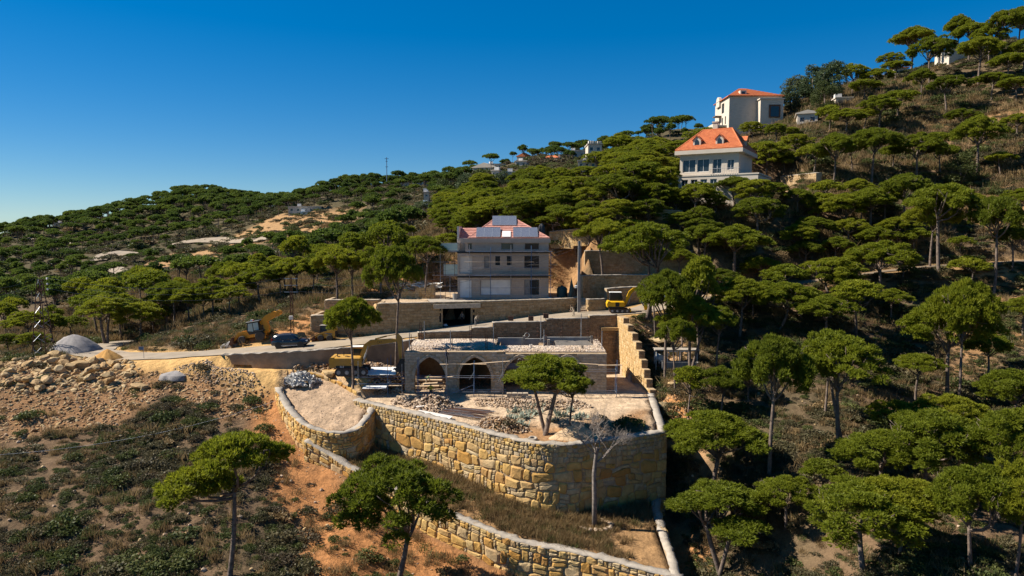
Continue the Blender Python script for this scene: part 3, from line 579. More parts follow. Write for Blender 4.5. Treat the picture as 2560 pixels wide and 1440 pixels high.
RIGHT = [
 (2250,1400,1190,2170,2350,'b2'),(2420,1430,1160,2330,2520,'b2'),(2370,1150,985,2290,2450,'u2'),(2575,1250,1010,2480,2650,'b2'),(1960,1330,1190,1890,2040,'u2'),(2100,960,850,2050,2160,'u1'),(2290,1010,880,2240,2350,'u3'),(2470,960,830,2420,2530,'u1'),
 (1700,905,700,1665,1745,'u3'),(1690,985,790,1655,1740,'u3'),(1790,930,760,1750,1840,'u3'),(1640,860,680,1610,1690,'u3'),
 (2030,620,540,1985,2085,'u2'),(2120,625,545,2075,2170,'u2'),(2240,620,540,2195,2290,'u2'),(2290,640,570,2250,2335,'m2'),(1990,540,470,1955,2040,'u2'),(2140,520,445,2100,2185,'u2'),(2060,520,450,2020,2100,'m2'),(2010,680,600,1965,2060,'u2'),(2150,700,625,2105,2200,'u2'),(2255,700,620,2210,2305,'u2'),(2110,760,680,2065,2160,'u2'),(2230,800,720,2180,2290,'u2'),(1900,720,640,1850,1950,'u2'),(1800,760,670,1750,1860,'u2'),(1880,790,710,1830,1930,'u2'),(2000,800,720,1950,2050,'u2'),(2310,560,480,2270,2350,'u1'),(2420,560,480,2380,2460,'u1'),(2550,560,470,2510,2600,'u2'),(2420,730,640,2380,2470,'m2'),(2560,840,740,2500,2620,'u2'),(2240,1120,1000,2180,2310,'u2'),(2440,1180,1040,2380,2510,'b2'),(2050,1250,1150,2000,2110,'m3'),
 (1700,500,405,1650,1745,'b1'),(1745,520,455,1700,1790,'b1'),(1790,540,480,1740,1840,'b1'),(1835,520,440,1790,1880,'l1'),(1690,540,470,1650,1740,'b1'),(1930,520,450,1890,1970,'b1'),(2520,215,130,2490,2570,'u1'),(2470,160,60,2440,2510,'u2'),(2555,190,95,2520,2600,'u2'),(2350,165,95,2320,2385,'u1'),(2580,130,30,2540,2620,'u1'),(2300,250,170,2270,2340,'u2'),(2480,250,180,2440,2520,'u1'),(2400,340,270,2370,2440,'u2'),(2160,330,270,2130,2190,'m1'), # right slope: foot, top and crown edges as seen
 (1660,950,668,1578,1720,'u1'),(1730,935,738,1650,1800,'u4'),(1617,800,556,1540,1730,'l2'),(1745,900,640,1690,1790,'m3'),(1840,700,560,1750,1912,'u2'),(1760,690,555,1690,1800,'u1'),
 (1925,1190,830,1845,2040,'u1'),(2065,1040,822,2010,2130,'u2'),(2092,1118,820,2040,2240,'u4'),(1785,1245,1030,1665,1900,'l1'),(1800,1440,1215,1665,1960,'l2'),
 (2165,1440,1205,2045,2330,'b2'),(2195,1260,1075,2050,2290,'u2'),(2330,1270,1022,2240,2460,'b2'),(2500,1300,1022,2440,2620,'u2'),(2362,1010,736,2322,2512,'u2'),(2392,1040,690,2310,2450,'u1'),
 (2482,740,482,2432,2556,'u3'),(2328,668,500,2300,2412,'u1'),(2352,682,452,2310,2462,'u3'),(2258,580,430,2200,2310,'u1'),(2100,590,480,1965,2125,'b2'),(2170,585,466,2108,2232,'u2'),
 (1890,600,490,1750,1942,'b2'),(1815,505,420,1752,1878,'l1'),(1915,470,345,1863,1966,'b1'),(1880,545,440,1808,1938,'b1'),(2082,466,330,2020,2122,'u2'),(2182,462,316,2130,2242,'u1'),(2292,462,330,2244,2352,'u2'),
 (2438,442,286,2390,2506,'u2'),(2366,292,186,2334,2412,'u3'),(2446,215,90,2402,2502,'u1'),(2322,215,88,2290,2380,'u2'),(2282,160,66,2246,2340,'l1'),(2392,152,36,2380,2442,'l1'),(2424,150,55,2400,2480,'u1'),(2502,160,22,2476,2540,'u3'),(2546,150,14,2510,2590,'u1'),
 (2542,352,282,2514,2580,'u2'),(2538,262,190,2500,2580,'u1'),(1720,1055,915,1710,1800,'m3'),(1800,1050,915,1790,1900,'l1'),(1870,1010,920,1840,1925,'m3'),
 (2070,335,262,2048,2110,'m2'),(2115,345,270,2080,2160,'u2'),(2200,330,236,2150,2236,'u2'),(2245,300,226,2200,2290,'m1'),(2160,265,196,2130,2200,'u1'),(2190,235,170,2160,2230,'u2'),(2240,205,150,2200,2280,'u1'),(2130,240,160,2100,2170,'m2'),(2225,185,130,2195,2250,'u2'),
 (2215,560,470,2180,2260,'m2'),(2045,560,480,2010,2090,'u2'),(2000,640,560,1950,2080,'b2'),(2090,660,590,2020,2170,'u2'),(2190,650,565,2140,2290,'u2'),(2200,750,600,2140,2290,'u2'),(2080,760,640,1990,2160,'b2'),(1960,760,660,1900,2010,'m2'),(1700,700,620,1640,1760,'u2'),
 (1850,850,690,1790,1920,'u2'),(1950,830,700,1880,2040,'b2'),(2060,860,735,1990,2160,'u2'),(2140,840,700,2080,2210,'m3'),(2400,640,600,2360,2450,'m2'),(2530,680,560,2500,2590,'u1'),(2340,400,330,2310,2370,'m1'),(2150,560,480,2120,2190,'m2'),
 (2030,440,360,1990,2070,'m2'),(2130,430,350,2100,2165,'m1'),(2350,440,360,2310,2390,'m1'),(2230,430,360,2200,2260,'m2'),(2500,440,380,2470,2540,'m1'),(2540,1460,1150,2480,2640,'u2'),(2540,1080,920,2450,2640,'b2'),
 (1990,400,330,1955,2030,'b1'),(1960,440,380,1930,1990,'m4'),(1720,470,395,1680,1770,'b1'),(1760,390,315,1725,1800,'m4'),(1700,420,345,1660,1745,'b1'),(1660,470,385,1610,1720,'b1'),(1800,380,318,1770,1850,'b1'),(1880,355,300,1840,1930,'b1'),(1940,360,305,1900,1980,'b1'),(1980,350,320,1950,2030,'m4'),
 (1560,470,400,1520,1620,'b1'),(1610,430,340,1570,1670,'b1'),(1550,420,332,1500,1605,'u4'),(1500,440,375,1460,1540,'m4'),(1460,470,410,1420,1510,'b1'),(1640,540,450,1590,1700,'b1'),(1580,530,440,1530,1640,'b1'),(1510,520,430,1460,1570,'b1'),(1450,520,435,1400,1500,'b1'),(1400,560,470,1350,1460,'b1'),(1470,575,495,1420,1530,'b1'),(1545,585,490,1490,1610,'b1'),(1620,580,490,1570,1680,'b1'),
 (1340,580,480,1290,1390,'b1'),(1280,560,490,1240,1330,'b1'),(1230,570,500,1180,1280,'b1'),(1180,585,520,1130,1230,'b1'),(1330,600,540,1300,1370,'b1'),(1700,590,525,1650,1760,'b1'),(1400,632,512,1350,1470,'l2'),(1440,640,530,1410,1500,'u4'),(1505,700,545,1450,1570,'l1'),(1570,640,540,1520,1620,'b1'),(1750,640,545,1700,1820,'l2'),(1640,640,560,1600,1690,'m3'),(1150,600,545,1110,1190,'b1'),(1120,640,580,1080,1160,'m4'),
 (1010,620,560,970,1050,'m2'),(960,650,580,930,1000,'m2'),
]
for a in RIGHT: pine_px(*a, None)
LEFT = [(265,860,735,190,325,'u4'),(355,855,752,305,412,'b2'),(300,852,740,255,350,'u2'),(70,870,776,12,108,'u2'),(130,865,785,90,170,'m3'),(20,880,830,-40,60,'b1'),(85,885,825,30,112,'b1'),(415,815,720,375,470,'u2'),(470,812,715,430,520,'u2'),(535,795,690,490,580,'u2'),(600,770,690,555,640,'u2'),(440,820,700,390,500,'u1'),
 (650,760,665,600,700,'u2'),(700,750,660,660,740,'u1'),(745,745,640,700,790,'u2'),(780,738,650,750,820,'m2'),(510,800,730,480,550,'m2'),(575,790,715,540,620,'m2'),(385,835,760,350,420,'m2'),(180,850,790,140,220,'m2'),(690,700,640,650,730,'m2'),(640,720,650,600,680,'m2'),(600,700,640,560,640,'m2'),(550,730,670,510,590,'m2')]
for a in LEFT: pine_px(*a, None)
# ---- geometry-node scattering for what nobody could count
def scatter(name, label, cat, variants, P_, rot, scl, idx, kind='stuff', rot3=None):
    col = bpy.data.collections.new(name + '_kinds')
    for i, me in enumerate(variants):
        o = bpy.data.objects.new('%s_kind_%02d' % (name, i), me); col.objects.link(o)
    me = bpy.data.meshes.new(name); n = len(P_); me.vertices.add(n); me.vertices.foreach_set('co', np.asarray(P_, np.float32).ravel())
    a = me.attributes.new('rot', 'FLOAT_VECTOR', 'POINT'); r3 = np.c_[np.zeros(n), np.zeros(n), rot] if rot3 is None else rot3; a.data.foreach_set('vector', r3.astype(np.float32).ravel())
    s3 = np.asarray(scl, np.float32); s3 = np.repeat(s3[:, None], 3, 1) if s3.ndim == 1 else s3
    a = me.attributes.new('scl', 'FLOAT_VECTOR', 'POINT'); a.data.foreach_set('vector', s3.ravel())
    a = me.attributes.new('idx', 'INT', 'POINT'); a.data.foreach_set('value', np.asarray(idx, np.int32))
    o = link(name, me); g = bpy.data.node_groups.new(name + '_nodes', 'GeometryNodeTree')
    g.interface.new_socket('Geometry', in_out='INPUT', socket_type='NodeSocketGeometry'); g.interface.new_socket('Geometry', in_out='OUTPUT', socket_type='NodeSocketGeometry')
    N = g.nodes.new; L = g.links.new
    gi = N('NodeGroupInput'); go = N('NodeGroupOutput'); ip = N('GeometryNodeInstanceOnPoints'); ci = N('GeometryNodeCollectionInfo')
    ci.inputs['Collection'].default_value = col; ci.inputs['Separate Children'].default_value = True; ci.inputs['Reset Children'].default_value = True
    def na(nm, ty): q = N('GeometryNodeInputNamedAttribute'); q.data_type = ty; q.inputs['Name'].default_value = nm; return q.outputs['Attribute']
    L(gi.outputs[0], ip.inputs['Points']); L(ci.outputs[0], ip.inputs['Instance']); ip.inputs['Pick Instance'].default_value = True
    L(na('idx', 'INT'), ip.inputs['Instance Index']); L(na('rot', 'FLOAT_VECTOR'), ip.inputs['Rotation']); L(na('scl', 'FLOAT_VECTOR'), ip.inputs['Scale'])
    L(ip.outputs[0], go.inputs[0]); md = o.modifiers.new('scatter', 'NODES'); md.node_group = g
    return tag(o, label, cat, kind=kind)
def leaf_quads(cl, rng, n, size, zmin=-.1, elong=1.5):
    C, N = [], []
    tot = sum(r * r for _, r, _ in cl)
    for c, r, fz in cl:
        m = max(4, int(n * r * r / tot)); d = blob_dirs(m, rng, zmin); C.append(np.array(c) + d * np.array([r, r, r * fz]) * rng.uniform(.6, 1.05, (m, 1))); N.append(d)
    C = np.concatenate(C); N = np.concatenate(N); m = len(C)
    d = N + rng.normal(size=(m, 3)) * .8; d /= np.linalg.norm(d, axis=1, keepdims=True); s = np.cross(d, rng.normal(size=(m, 3))); s /= np.linalg.norm(s, axis=1, keepdims=True)
    L = size * rng.uniform(.6, 1.3, (m, 1)) * elong; w = size * rng.uniform(.35, .6, (m, 1))
    return np.stack([C - d * L * .5, C + s * w, C + d * L * .5, C - s * w], 1).reshape(-1, 3)
def make_bush(seed, mat, n=460, size=.085, h=.75, lobes=5):
    rng = np.random.default_rng(seed); cl = [((0, 0, h * .25), .42, h)]
    for i in range(lobes): a = rng.uniform(0, 6.28); r = rng.uniform(.25, .55); cl.append(((math.cos(a) * r, math.sin(a) * r, rng.uniform(.05, .3) * h), rng.uniform(.22, .38), h))
    return quads_mesh('bush', leaf_quads(cl, rng, n, size), M[mat])
def make_grass(seed, mat, n=40, h=.5):
    rng = np.random.default_rng(seed); c = rng.normal(size=(n, 3)) * np.array([.28, .28, 0]); d = rng.normal(size=(n, 3)) * .38; d[:, 2] = 1
    s = np.cross(d, rng.normal(size=(n, 3))); s /= np.linalg.norm(s, axis=1, keepdims=True); L = h * rng.uniform(.5, 1.2, (n, 1)); w = .022
    return quads_mesh('grass', np.stack([c - s * w, c + s * w, c + d * L + s * w * .3, c + d * L - s * w * .3], 1).reshape(-1, 3), M[mat])
BUSH = [make_bush(1, 'scrub'), make_bush(2, 'scrub', h=.6), make_bush(3, 'scrub_g'), make_bush(4, 'scrub_g', h=.9, lobes=6), make_bush(5, 'scrub', h=.5, lobes=7), make_bush(6, 'dry', n=360, h=.55), make_bush(7, 'scrub', h=.8), make_bush(8, 'scrub_g', h=.65)]
# keep-out: roads and the site
SITE = [YARD, TERR, STRIP, HOUSE_T, HOUSE_L, [(-34, 83.9), (-27, 82.4), (-20, 78.5), (-12, 79), (-12, 91), (-20, 92), (-34, 90)], [(-27.5, 76), (-22, 70), (-17.5, 68), (-12.5, 64.8), (-7.5, 61.5), (.5, 57), (6.5, 55), (13, 52), (15.3, 53), (15.8, 68), (16.4, 80), (15.6, 94), (10, 95), (-10, 92)], [(31, 125), (49, 123), (54, 141), (35, 143)], [(9, 99), (34, 101), (34, 113), (30, 119), (9, 119)]]
ORNG = plan([(640,960),(690,1000),(760,1110),(860,1190),(1000,1310),(1180,1410),(1400,1500),(760,1500),(770,1380),(690,1250),(680,1160),(620,1040)])
SPOIL = plan([(0,905),(250,895),(420,900),(640,930),(690,985),(700,1060),(640,1040),(560,1050),(430,980),(300,1060),(120,1080),(0,1100)])
def keep(x, y, margin=.6, road=3.6):
    k = linedist(x, y, ROAD)[0] > road; k &= linedist(x, y, TRACK)[0] > 4.2
    for p in SITE: k &= polydist(x, y, p) > margin
    return k
def in_view(x, y, z, pad=90, dmax=900):
    d = np.maximum(y, 1); u = 1280 + F * x / d * 1.0; v = 575 - F * z / d
    return (u > -pad) & (u < 2560 + pad) & (v < 1440 + pad * 2) & (y > 25)
def sample(x0, x1, y0, y1, n, rng):
    x = rng.uniform(x0, x1, n); y = rng.uniform(y0, y1, n); z = zg(x, y); k = in_view(x, y, z); return x[k], y[k], z[k]
rng = np.random.default_rng(41)
bx, by, bz = [], [], []
def addb(x, y, z, s, i): 
    bx.append(np.c_[x, y, z]); by.append(s); bz.append(i)
def slope_bushes(x0, x1, y0, y1, n, smin, smax, thin, seed, kinds=None):
    x, y, z = sample(x0, x1, y0, y1, n, rng); k = keep(x, y)
    dens = 1.3 * vnoise(x, y, .22, seed) + .9 * vnoise(x, y, .8, seed + 1); k &= (dens + thin) > rng.uniform(-.55, .45, len(x))
    inspoil = polydist(x, y, SPOIL) < .5; k &= ~inspoil | (rng.random(len(x)) < .06); ino = polydist(x, y, ORNG) < 0; k &= ~ino | (rng.random(len(x)) < .10)
    x, y, z = x[k], y[k], z[k]; m = len(x); s = rng.uniform(smin, smax, m) * (1 + .8 * (rng.random(m) < .10)) * (.75 + .5 * (vnoise(x, y, .4, seed + 9) > 0))
    w = vnoise(x, y, .3, seed + 5) * 1.5 + rng.normal(size=m) * .8; i = np.where(w < -.75, rng.choice([5, 4], m), np.where(w < .45, rng.choice([0, 1, 4, 6], m), rng.choice([2, 3, 7], m)))
    addb(x, y, z - .05, np.c_[s, s, s * rng.uniform(.6, 1.0, m)], i)
slope_bushes(-66, 0, 30, 86, 9500, .55, 1.15, .30, 51)
slope_bushes(14, 80, 30, 106, 15500, .55, 1.2, .34, 61)
slope_bushes(8, 150, 100, 225, 16500, .8, 1.8, .24, 71)
slope_bushes(-75, 6, 92, 190, 7500, .7, 1.5, .26, 81)
slope_bushes(-400, 60, 185, 560, 16000, 1.6, 3.6, .22, 91)
Pb = np.concatenate(bx); Sb = np.concatenate(by); Ib = np.concatenate(bz)
scatter('scrub', 'low brown and green scrub covering the hillsides', 'scrub', BUSH, Pb, rng.uniform(0, 6.28, len(Pb)), Sb, Ib)
# --- the woods on the far slopes: single pines where they show largest, the rest as one wood
def forest_density(x, y):
    d = .05 + vnoise(x, y, .03, 101) * 1.0 + vnoise(x, y, .09, 102) * .5
    return d
# thick grove on the slope behind and right of the house
gu, gv = rng.uniform(1110, 1760, 900), rng.uniform(395, 612, 900); n_g = 0
VIEWS = [(1465,1512,345,430,250),(1350,1408,385,414,330),(1288,1332,370,394,400),(1215,1265,380,397,405),(1176,1244,408,430,340),(1285,1320,398,420,332),(1226,1250,428,460,262),(1268,1292,430,460,264),(1416,1462,372,400,272),(1442,1508,400,442,232),(1030,1060,446,470,300),(996,1024,456,472,310),(1058,1074,480,510,255),(1054,1075,510,530,235),(720,806,515,545,325),(602,628,456,476,545),(133,163,543,558,500),(955,980,390,440,428),(1780,1960,215,300,190),(1690,1890,330,450,123),(2235,2270,135,160,214),(2375,2480,118,145,212),(1990,2045,278,315,186)]
for u_, v_ in zip(gu, gv):
    if n_g >= 95 or v_ < 560 - (u_ - 1110) * .26 - 40 or (u_ > 1660 and v_ < 520): continue
    g_ = G(u_, v_)
    if g_.y < 112 or (g_.x < 9 and g_.y < 121) or any((g_.x - q[0]) ** 2 + (g_.y - q[1]) ** 2 < (q[2] * .62) ** 2 + 3 for q in TREES): continue
    h_ = rng.uniform(5.5, 8.5); w_ = h_ * rng.uniform(.85, 1.15); vt_ = 575 - F * (g_.z + h_) / g_.y
    if any(a - 10 < u_ < c + 10 and vt_ < g2 and g_.y < dd for a, c, e, g2, dd in VIEWS): continue
    kd = ['b1', 'b1', 'b2', 'u2'][n_g % 4]; lb, gp = pine_label(kd, g_.x, g_.y, g_.z); plant_pine(kd, g_, h_, w_, rng.uniform(0, 6.28), lb, gp); TREES.append((g_.x, g_.y, w_ / 2)); n_g += 1
fx, fy, fz = sample(-420, 70, 118, 600, 11000, rng)
k = keep(fx, fy, 4, 6) & (forest_density(fx, fy) > rng.uniform(-.75, .35, len(fx)))
CLEAR = [plan(p) for p in ([(690,545),(830,520),(900,520),(880,565),(780,600),(640,620),(560,650),(440,665),(430,600),(560,595)], [(1080,560),(1140,520),(1200,540),(1140,605)], [(700,830),(560,840),(420,880),(450,800),(620,770),(790,750),(1000,745),(1000,770)], [(235,670),(250,635),(345,630),(330,650)], [(230, 690), (300, 670), (430, 695), (400, 715)])]
k &= ~((fx < -14) & (fy < 175) & (rng.random(len(fx)) < .35))
THIN = plan([(420,600),(560,590),(700,530),(900,515),(960,560),(800,620),(640,690),(480,700),(300,690),(250,640)]); k &= ~((polydist(fx, fy, THIN) < 0) & (rng.random(len(fx)) < .78))
for p in CLEAR: k &= polydist(fx, fy, p) > 0
k &= ~((fx > -14) & (fx < 13) & (fy < 122))
fu = 1280 + F * fx / fy; k &= (fu < 1130) | (fy > 235)
fvt = 575 - F * (fz + 10) / fy; fvb = 575 - F * (fz + 5) / fy
for (a, c, e, g_, dd) in VIEWS: k &= ~((fu > a - 12) & (fu < c + 12) & (fvt < g_) & (fvb > e - 6) & (fy < dd + 6) & (rng.random(len(fx)) < .85))
fx, fy, fz = fx[k], fy[k], fz[k]
sel = []; cell = {}
for i in np.argsort(fy):
    c = (int(fx[i] // 4.6), int(fy[i] // 4.6))
    if any((c[0] + a, c[1] + b) in cell for a in (-1, 0, 1) for b in (-1, 0, 1) if abs(a) + abs(b) < 2): continue
    if any((fx[i] - q[0]) ** 2 + (fy[i] - q[1]) ** 2 < (q[2] * .8) ** 2 for q in TREES): continue
    cell[c] = 1; sel.append(i)
sel = np.array(sel); fx, fy, fz = fx[sel], fy[sel], fz[sel]
hh = np.where(fy > 400, rng.uniform(7.5, 10.5, len(fx)), np.where(fy < 165, rng.uniform(5.5, 9.5, len(fx)), rng.uniform(4.2, 7.6, len(fx)))); ww = hh * rng.uniform(.55, .9, len(fx))
NS = max(0, 330 - len(TREES)); near_i = np.argsort(fy)[:NS]; far_i = np.argsort(fy)[NS:]
for i in near_i:
    kd = ['m1', 'm2', 'm3', 'm1'][i % 4]; plant_pine(kd, (fx[i], fy[i], fz[i]), hh[i], ww[i], rng.uniform(0, 6.28), *pine_label(kd, fx[i], fy[i], fz[i]))
kinds = [('f1'), ('f2'), ('f3')]
FK = []
for kx in kinds:                       # trunk and crown in one kind
    mb = bpy.data.meshes.new('far_pine'); bm = bmesh.new(); bm.from_mesh(PFAR[kx]['trunk']); nf = len(bm.faces); bm.from_mesh(PFAR[kx]['crown']); bm.faces.ensure_lookup_table()
    for j, f in enumerate(bm.faces): f.material_index = 0 if j < nf else 1
    bm.to_mesh(mb); bm.free(); mb.materials.append(M['bark']); mb.materials.append(M['pine_far']); FK.append(mb)
if len(far_i):
    sc_ = np.c_[ww[far_i] / 6.6, ww[far_i] / 6.6, hh[far_i] / 10]
    scatter('pine_wood', 'dense pine wood covering the far ridge', 'wood', FK, np.c_[fx[far_i], fy[far_i], fz[far_i]], rng.uniform(0, 6.28, len(far_i)), sc_, rng.integers(0, 3, len(far_i)))
print('TREES', len(TREES), 'near', len(near_i), 'far', len(far_i), 'bushes', len(Pb))
# ---------------------------------------------------------------- masonry
M['boulder'] = stone_mat('boulder_stone', [(.46, .235, .070), (.54, .335, .105), (.60, .41, .155), (.52, .36, .17), (.48, .25, .06), (.57, .365, .12), (.50, .37, .21), (.58, .42, .18), (.55, .335, .10)], stain=(.36, .17, .05), stainamt=.5)
M['boulder_s'] = stone_mat('small_stone', [(.50, .33, .11), (.45, .36, .25), (.55, .39, .16), (.42, .34, .24), (.51, .31, .08), (.51, .41, .26), (.47, .31, .12)], bscale=10)
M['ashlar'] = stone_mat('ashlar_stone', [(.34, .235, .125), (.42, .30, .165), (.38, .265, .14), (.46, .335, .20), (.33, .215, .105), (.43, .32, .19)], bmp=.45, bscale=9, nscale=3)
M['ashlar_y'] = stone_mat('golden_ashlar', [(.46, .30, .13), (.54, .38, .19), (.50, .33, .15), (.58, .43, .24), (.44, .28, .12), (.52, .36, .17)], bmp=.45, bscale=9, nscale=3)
M['ashlar_d'] = stone_mat('brown_shade_ashlar', [(.25, .165, .095), (.33, .225, .135), (.29, .19, .11), (.38, .27, .165), (.27, .17, .095)], bmp=.5, bscale=9, nscale=3)  # brown stone; also carries the painted shade of the side wall's step ends
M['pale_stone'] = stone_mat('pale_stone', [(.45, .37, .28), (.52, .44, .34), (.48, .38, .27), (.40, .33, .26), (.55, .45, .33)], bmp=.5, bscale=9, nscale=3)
class Path:
    def __init__(s, p, step=.25, smooth=True):
        q = smooth_path([(a[0], a[1]) for a in p], step) if smooth else [np.array(a[:2], float) for a in p]
        s.p = np.array(q); s.s = np.r_[0, np.cumsum(np.hypot(*np.diff(s.p, axis=0).T))]; s.L = s.s[-1]
    def at(s, t):
        t = min(max(t, 0), s.L); x = np.interp(t, s.s, s.p[:, 0]); y = np.interp(t, s.s, s.p[:, 1])
        e = .15; a = np.array([np.interp(max(t - e, 0), s.s, s.p[:, 0]), np.interp(max(t - e, 0), s.s, s.p[:, 1])]); b = np.array([np.interp(min(t + e, s.L), s.s, s.p[:, 0]), np.interp(min(t + e, s.L), s.s, s.p[:, 1])])
        d = b - a; d /= np.linalg.norm(d) + 1e-9; return np.array([x, y]), np.array([d[1], -d[0]]), d
def core(path, zt, zb, th, step=.5, off=0.):
    mb = MB(); n = max(2, int(path.L / step) + 1); vs = []
    for i in range(n):
        t = path.L * i / (n - 1); p, nv, _ = path.at(t); f = p + nv * off; bk = p - nv * th; a, c = zb(t), zt(t)
        vs += [(f[0], f[1], a), (f[0], f[1], c), (bk[0], bk[1], c), (bk[0], bk[1], a)]
    fs = []
    for i in range(n - 1):
        for k in range(4): fs.append((i * 4 + k, i * 4 + (k + 1) % 4, i * 4 + 4 + (k + 1) % 4, i * 4 + 4 + k))
    fs += [(0, 1, 2, 3), tuple((n - 1) * 4 + k for k in (3, 2, 1, 0))]
    return mb.add(vs, fs)
def cap(path, zt, th, h=.12, over=.07, rough=.065, seed=0, step=.45):
    r = np.random.default_rng(seed); mb = MB(); n = max(2, int(path.L / step) + 1); vs = []
    for i in range(n):
        t = path.L * i / (n - 1); p, nv, _ = path.at(t); j = r.normal(size=6) * rough; f = p + nv * (over + j[0]); m_ = p - nv * th * .5; bk = p - nv * (th + over * .5 + j[1]); z = zt(t)
        vs += [(f[0], f[1], z - .02), (f[0], f[1], z + h * .7 + j[2]), (m_[0], m_[1], z + h + j[3]), (bk[0], bk[1], z + h * .7 + j[4]), (bk[0], bk[1], z - .02)]
    fs = [(i * 5 + k, i * 5 + k + 1, i * 5 + 6 + k, i * 5 + 5 + k) for i in range(n - 1) for k in range(4)] + [(0, 1, 2, 3, 4), tuple((n - 1) * 5 + k for k in (4, 3, 2, 1, 0))]
    return mb.add(vs, fs)
def stone_piece(mb, path, zt, s0, s1, h0, h1, rng, proud=.12, rnd=0., warp_=1.):
    gs = .010; w, h = s1 - s0, h1 - h0
    if w < .1 or h < .1: return
    j = lambda k: rng.normal() * k * .07
    c = [(s0 + gs + abs(j(w)) * .5, h0 + gs + j(h) * .4), (s1 - gs - abs(j(w)) * .5, h0 + gs + j(h) * .4), (s1 - gs - abs(j(w)) * .5, h1 - gs + j(h) * .4), (s0 + gs + abs(j(w)) * .5, h1 - gs + j(h) * .4)]
    o = []
    for i in range(4):
        p, q, n_ = np.array(c[i]), np.array(c[i - 1]), np.array(c[(i + 1) % 4]); k1, k2 = rng.uniform(.05, .24, 2); o += [p + (q - p) * k1, p + (n_ - p) * k2]
    ce = np.mean(o, 0); d1 = proud * rng.uniform(.35, .7); d2 = d1 + proud * rng.uniform(.2, .8)
    vs = []
    for sh, dp in ((1, -.10), (1, d1 * .7), (.74, d2)):
        for q in o:
            t, hh = ce + (q - ce) * sh; kw_ = min(1., max(0., ce[1] - .3) / 1.6) * warp_; t, hh = t + kw_ * .10 * math.sin(2.1 * hh + .7 * t), hh + kw_ * (.15 * math.sin(.9 * t + 1.7 * hh) + .09 * math.sin(2.3 * t - 1.1 * hh)); p, nv, _ = path.at(t); x = p + nv * (dp + (rng.normal() * .018 if sh < 1 else 0)); vs.append((x[0], x[1], zt(t) - hh))
    p, nv, _ = path.at(ce[0]); x = p + nv * (d2 + rng.uniform(0, .03)); vs.append((x[0], x[1], zt(ce[0]) - ce[1]))
    fs = [(i, (i + 1) % 8, 8 + (i + 1) % 8, 8 + i) for i in range(8)] + [(8 + i, 8 + (i + 1) % 8, 16 + (i + 1) % 8, 16 + i) for i in range(8)] + [(16 + i, 16 + (i + 1) % 8, 24) for i in range(8)]
    mb.add(vs, fs, 0, rnd)
def stone_wall(name, label, path, zt, zb, th, rows, mat_big, mat_small, seed, captop=True, capmat='concrete', smallmax=.55, nmax=300, cat='wall'):
    """rows: list of (height, min width, max width) from the top down, the last repeated"""
    rng = np.random.default_rng(seed); t0 = thing(name, label, cat)
    core(path, zt, zb, th).build('wall_core', M['mortar'], t0)
    if captop: cap(path, zt, th, seed=seed).build('coping', M[capmat], t0, True)
    st = []; h = .0; i = 0; Hmax = max(zt(t) - zb(t) for t in np.linspace(0, path.L, 60))
    while h < Hmax:
        rh, w0, w1 = rows[min(i, len(rows) - 1)]; rh *= rng.uniform(.86, 1.16); s = -rng.uniform(0, w0)
        while s < path.L:
            w = rng.uniform(w0, w1); a, b_ = max(s, 0), min(s + w, path.L); s += w
            if b_ - a < .15: continue
            m_ = (a + b_) / 2
            if zt(m_) - h < zb(m_) + .05: continue
            dh = rng.normal() * rh * .05
            if rh > .6 and rng.random() < .42:
                c = h + rh * rng.uniform(.35, .65); st += [(a, b_, h + dh, c), (a, b_, c, h + rh + dh)] if b_ - a < 1.3 or rng.random() < .5 else [(a, (a + b_) / 2, h + dh, c), ((a + b_) / 2, b_, h + dh, c), (a, b_, c, h + rh + dh)]
            elif rh > .6 and rng.random() < .42:
                c = b_ - rng.uniform(.22, .4); st += [(a, c, h + dh, h + rh + dh)]; q = h + dh
                while q < h + rh: qq = rng.uniform(.22, .42); st.append((c, b_, q, min(q + qq, h + rh))); q += qq
            else: st.append((a, b_, h + dh, h + rh + dh))
        h += rh; i += 1
    st.sort(key=lambda q: -(q[1] - q[0]) * (q[3] - q[2])); rest = MB()
    for k, q in enumerate(st):
        big = (q[3] - q[2]) > smallmax
        if k < nmax:
            mb = MB(); stone_piece(mb, path, zt, *q, rng, .13 if big else .09); 
            if mb.v: mb.build('stone', M[mat_big if big else mat_small], t0, fix=False)
        else: stone_piece(rest, path, zt, *q, rng, .08, rng.random() + .001)
    if rest.v: o = rest.build('small_stones', M[mat_small], t0, fix=False); o['kind'] = 'stuff'
    return t0
# unit blocks: chamfered front (-y), 1 x 1 x 1, front at y = 0, body towards +y
def unit_block(seed):
    r = np.random.default_rng(seed); j = lambda: r.uniform(-.02, .02); a = .035
    o = [(-.49, 0, -.47), (.49, 0, -.47), (.49, 0, .47), (-.49, 0, .47)]
    f = [(x * (1 - a * 2) + j(), -.45 + j() * 6, z * (1 - a * 3) + j()) for x, y, z in o]; b_ = [(x, 1, z) for x, y, z in o]
    c = (j(), -.62 + j() * 6, j()); vs = b_ + o + f + [c]
    fs = [(i, (i + 1) % 4, 4 + (i + 1) % 4, 4 + i) for i in range(4)] + [(4 + i, 4 + (i + 1) % 4, 8 + (i + 1) % 4, 8 + i) for i in range(4)] + [(8 + i, 8 + (i + 1) % 4, 12) for i in range(4)]
    return vs, fs
UB = [unit_block(i) for i in range(6)]; UBM = {}
def block_mesh(i, mat):
    if (i, mat) not in UBM: mb = MB(); mb.add(*UB[i]); UBM[(i, mat)] = mb.mesh('block', M[mat], fix=False)
    return UBM[(i, mat)]
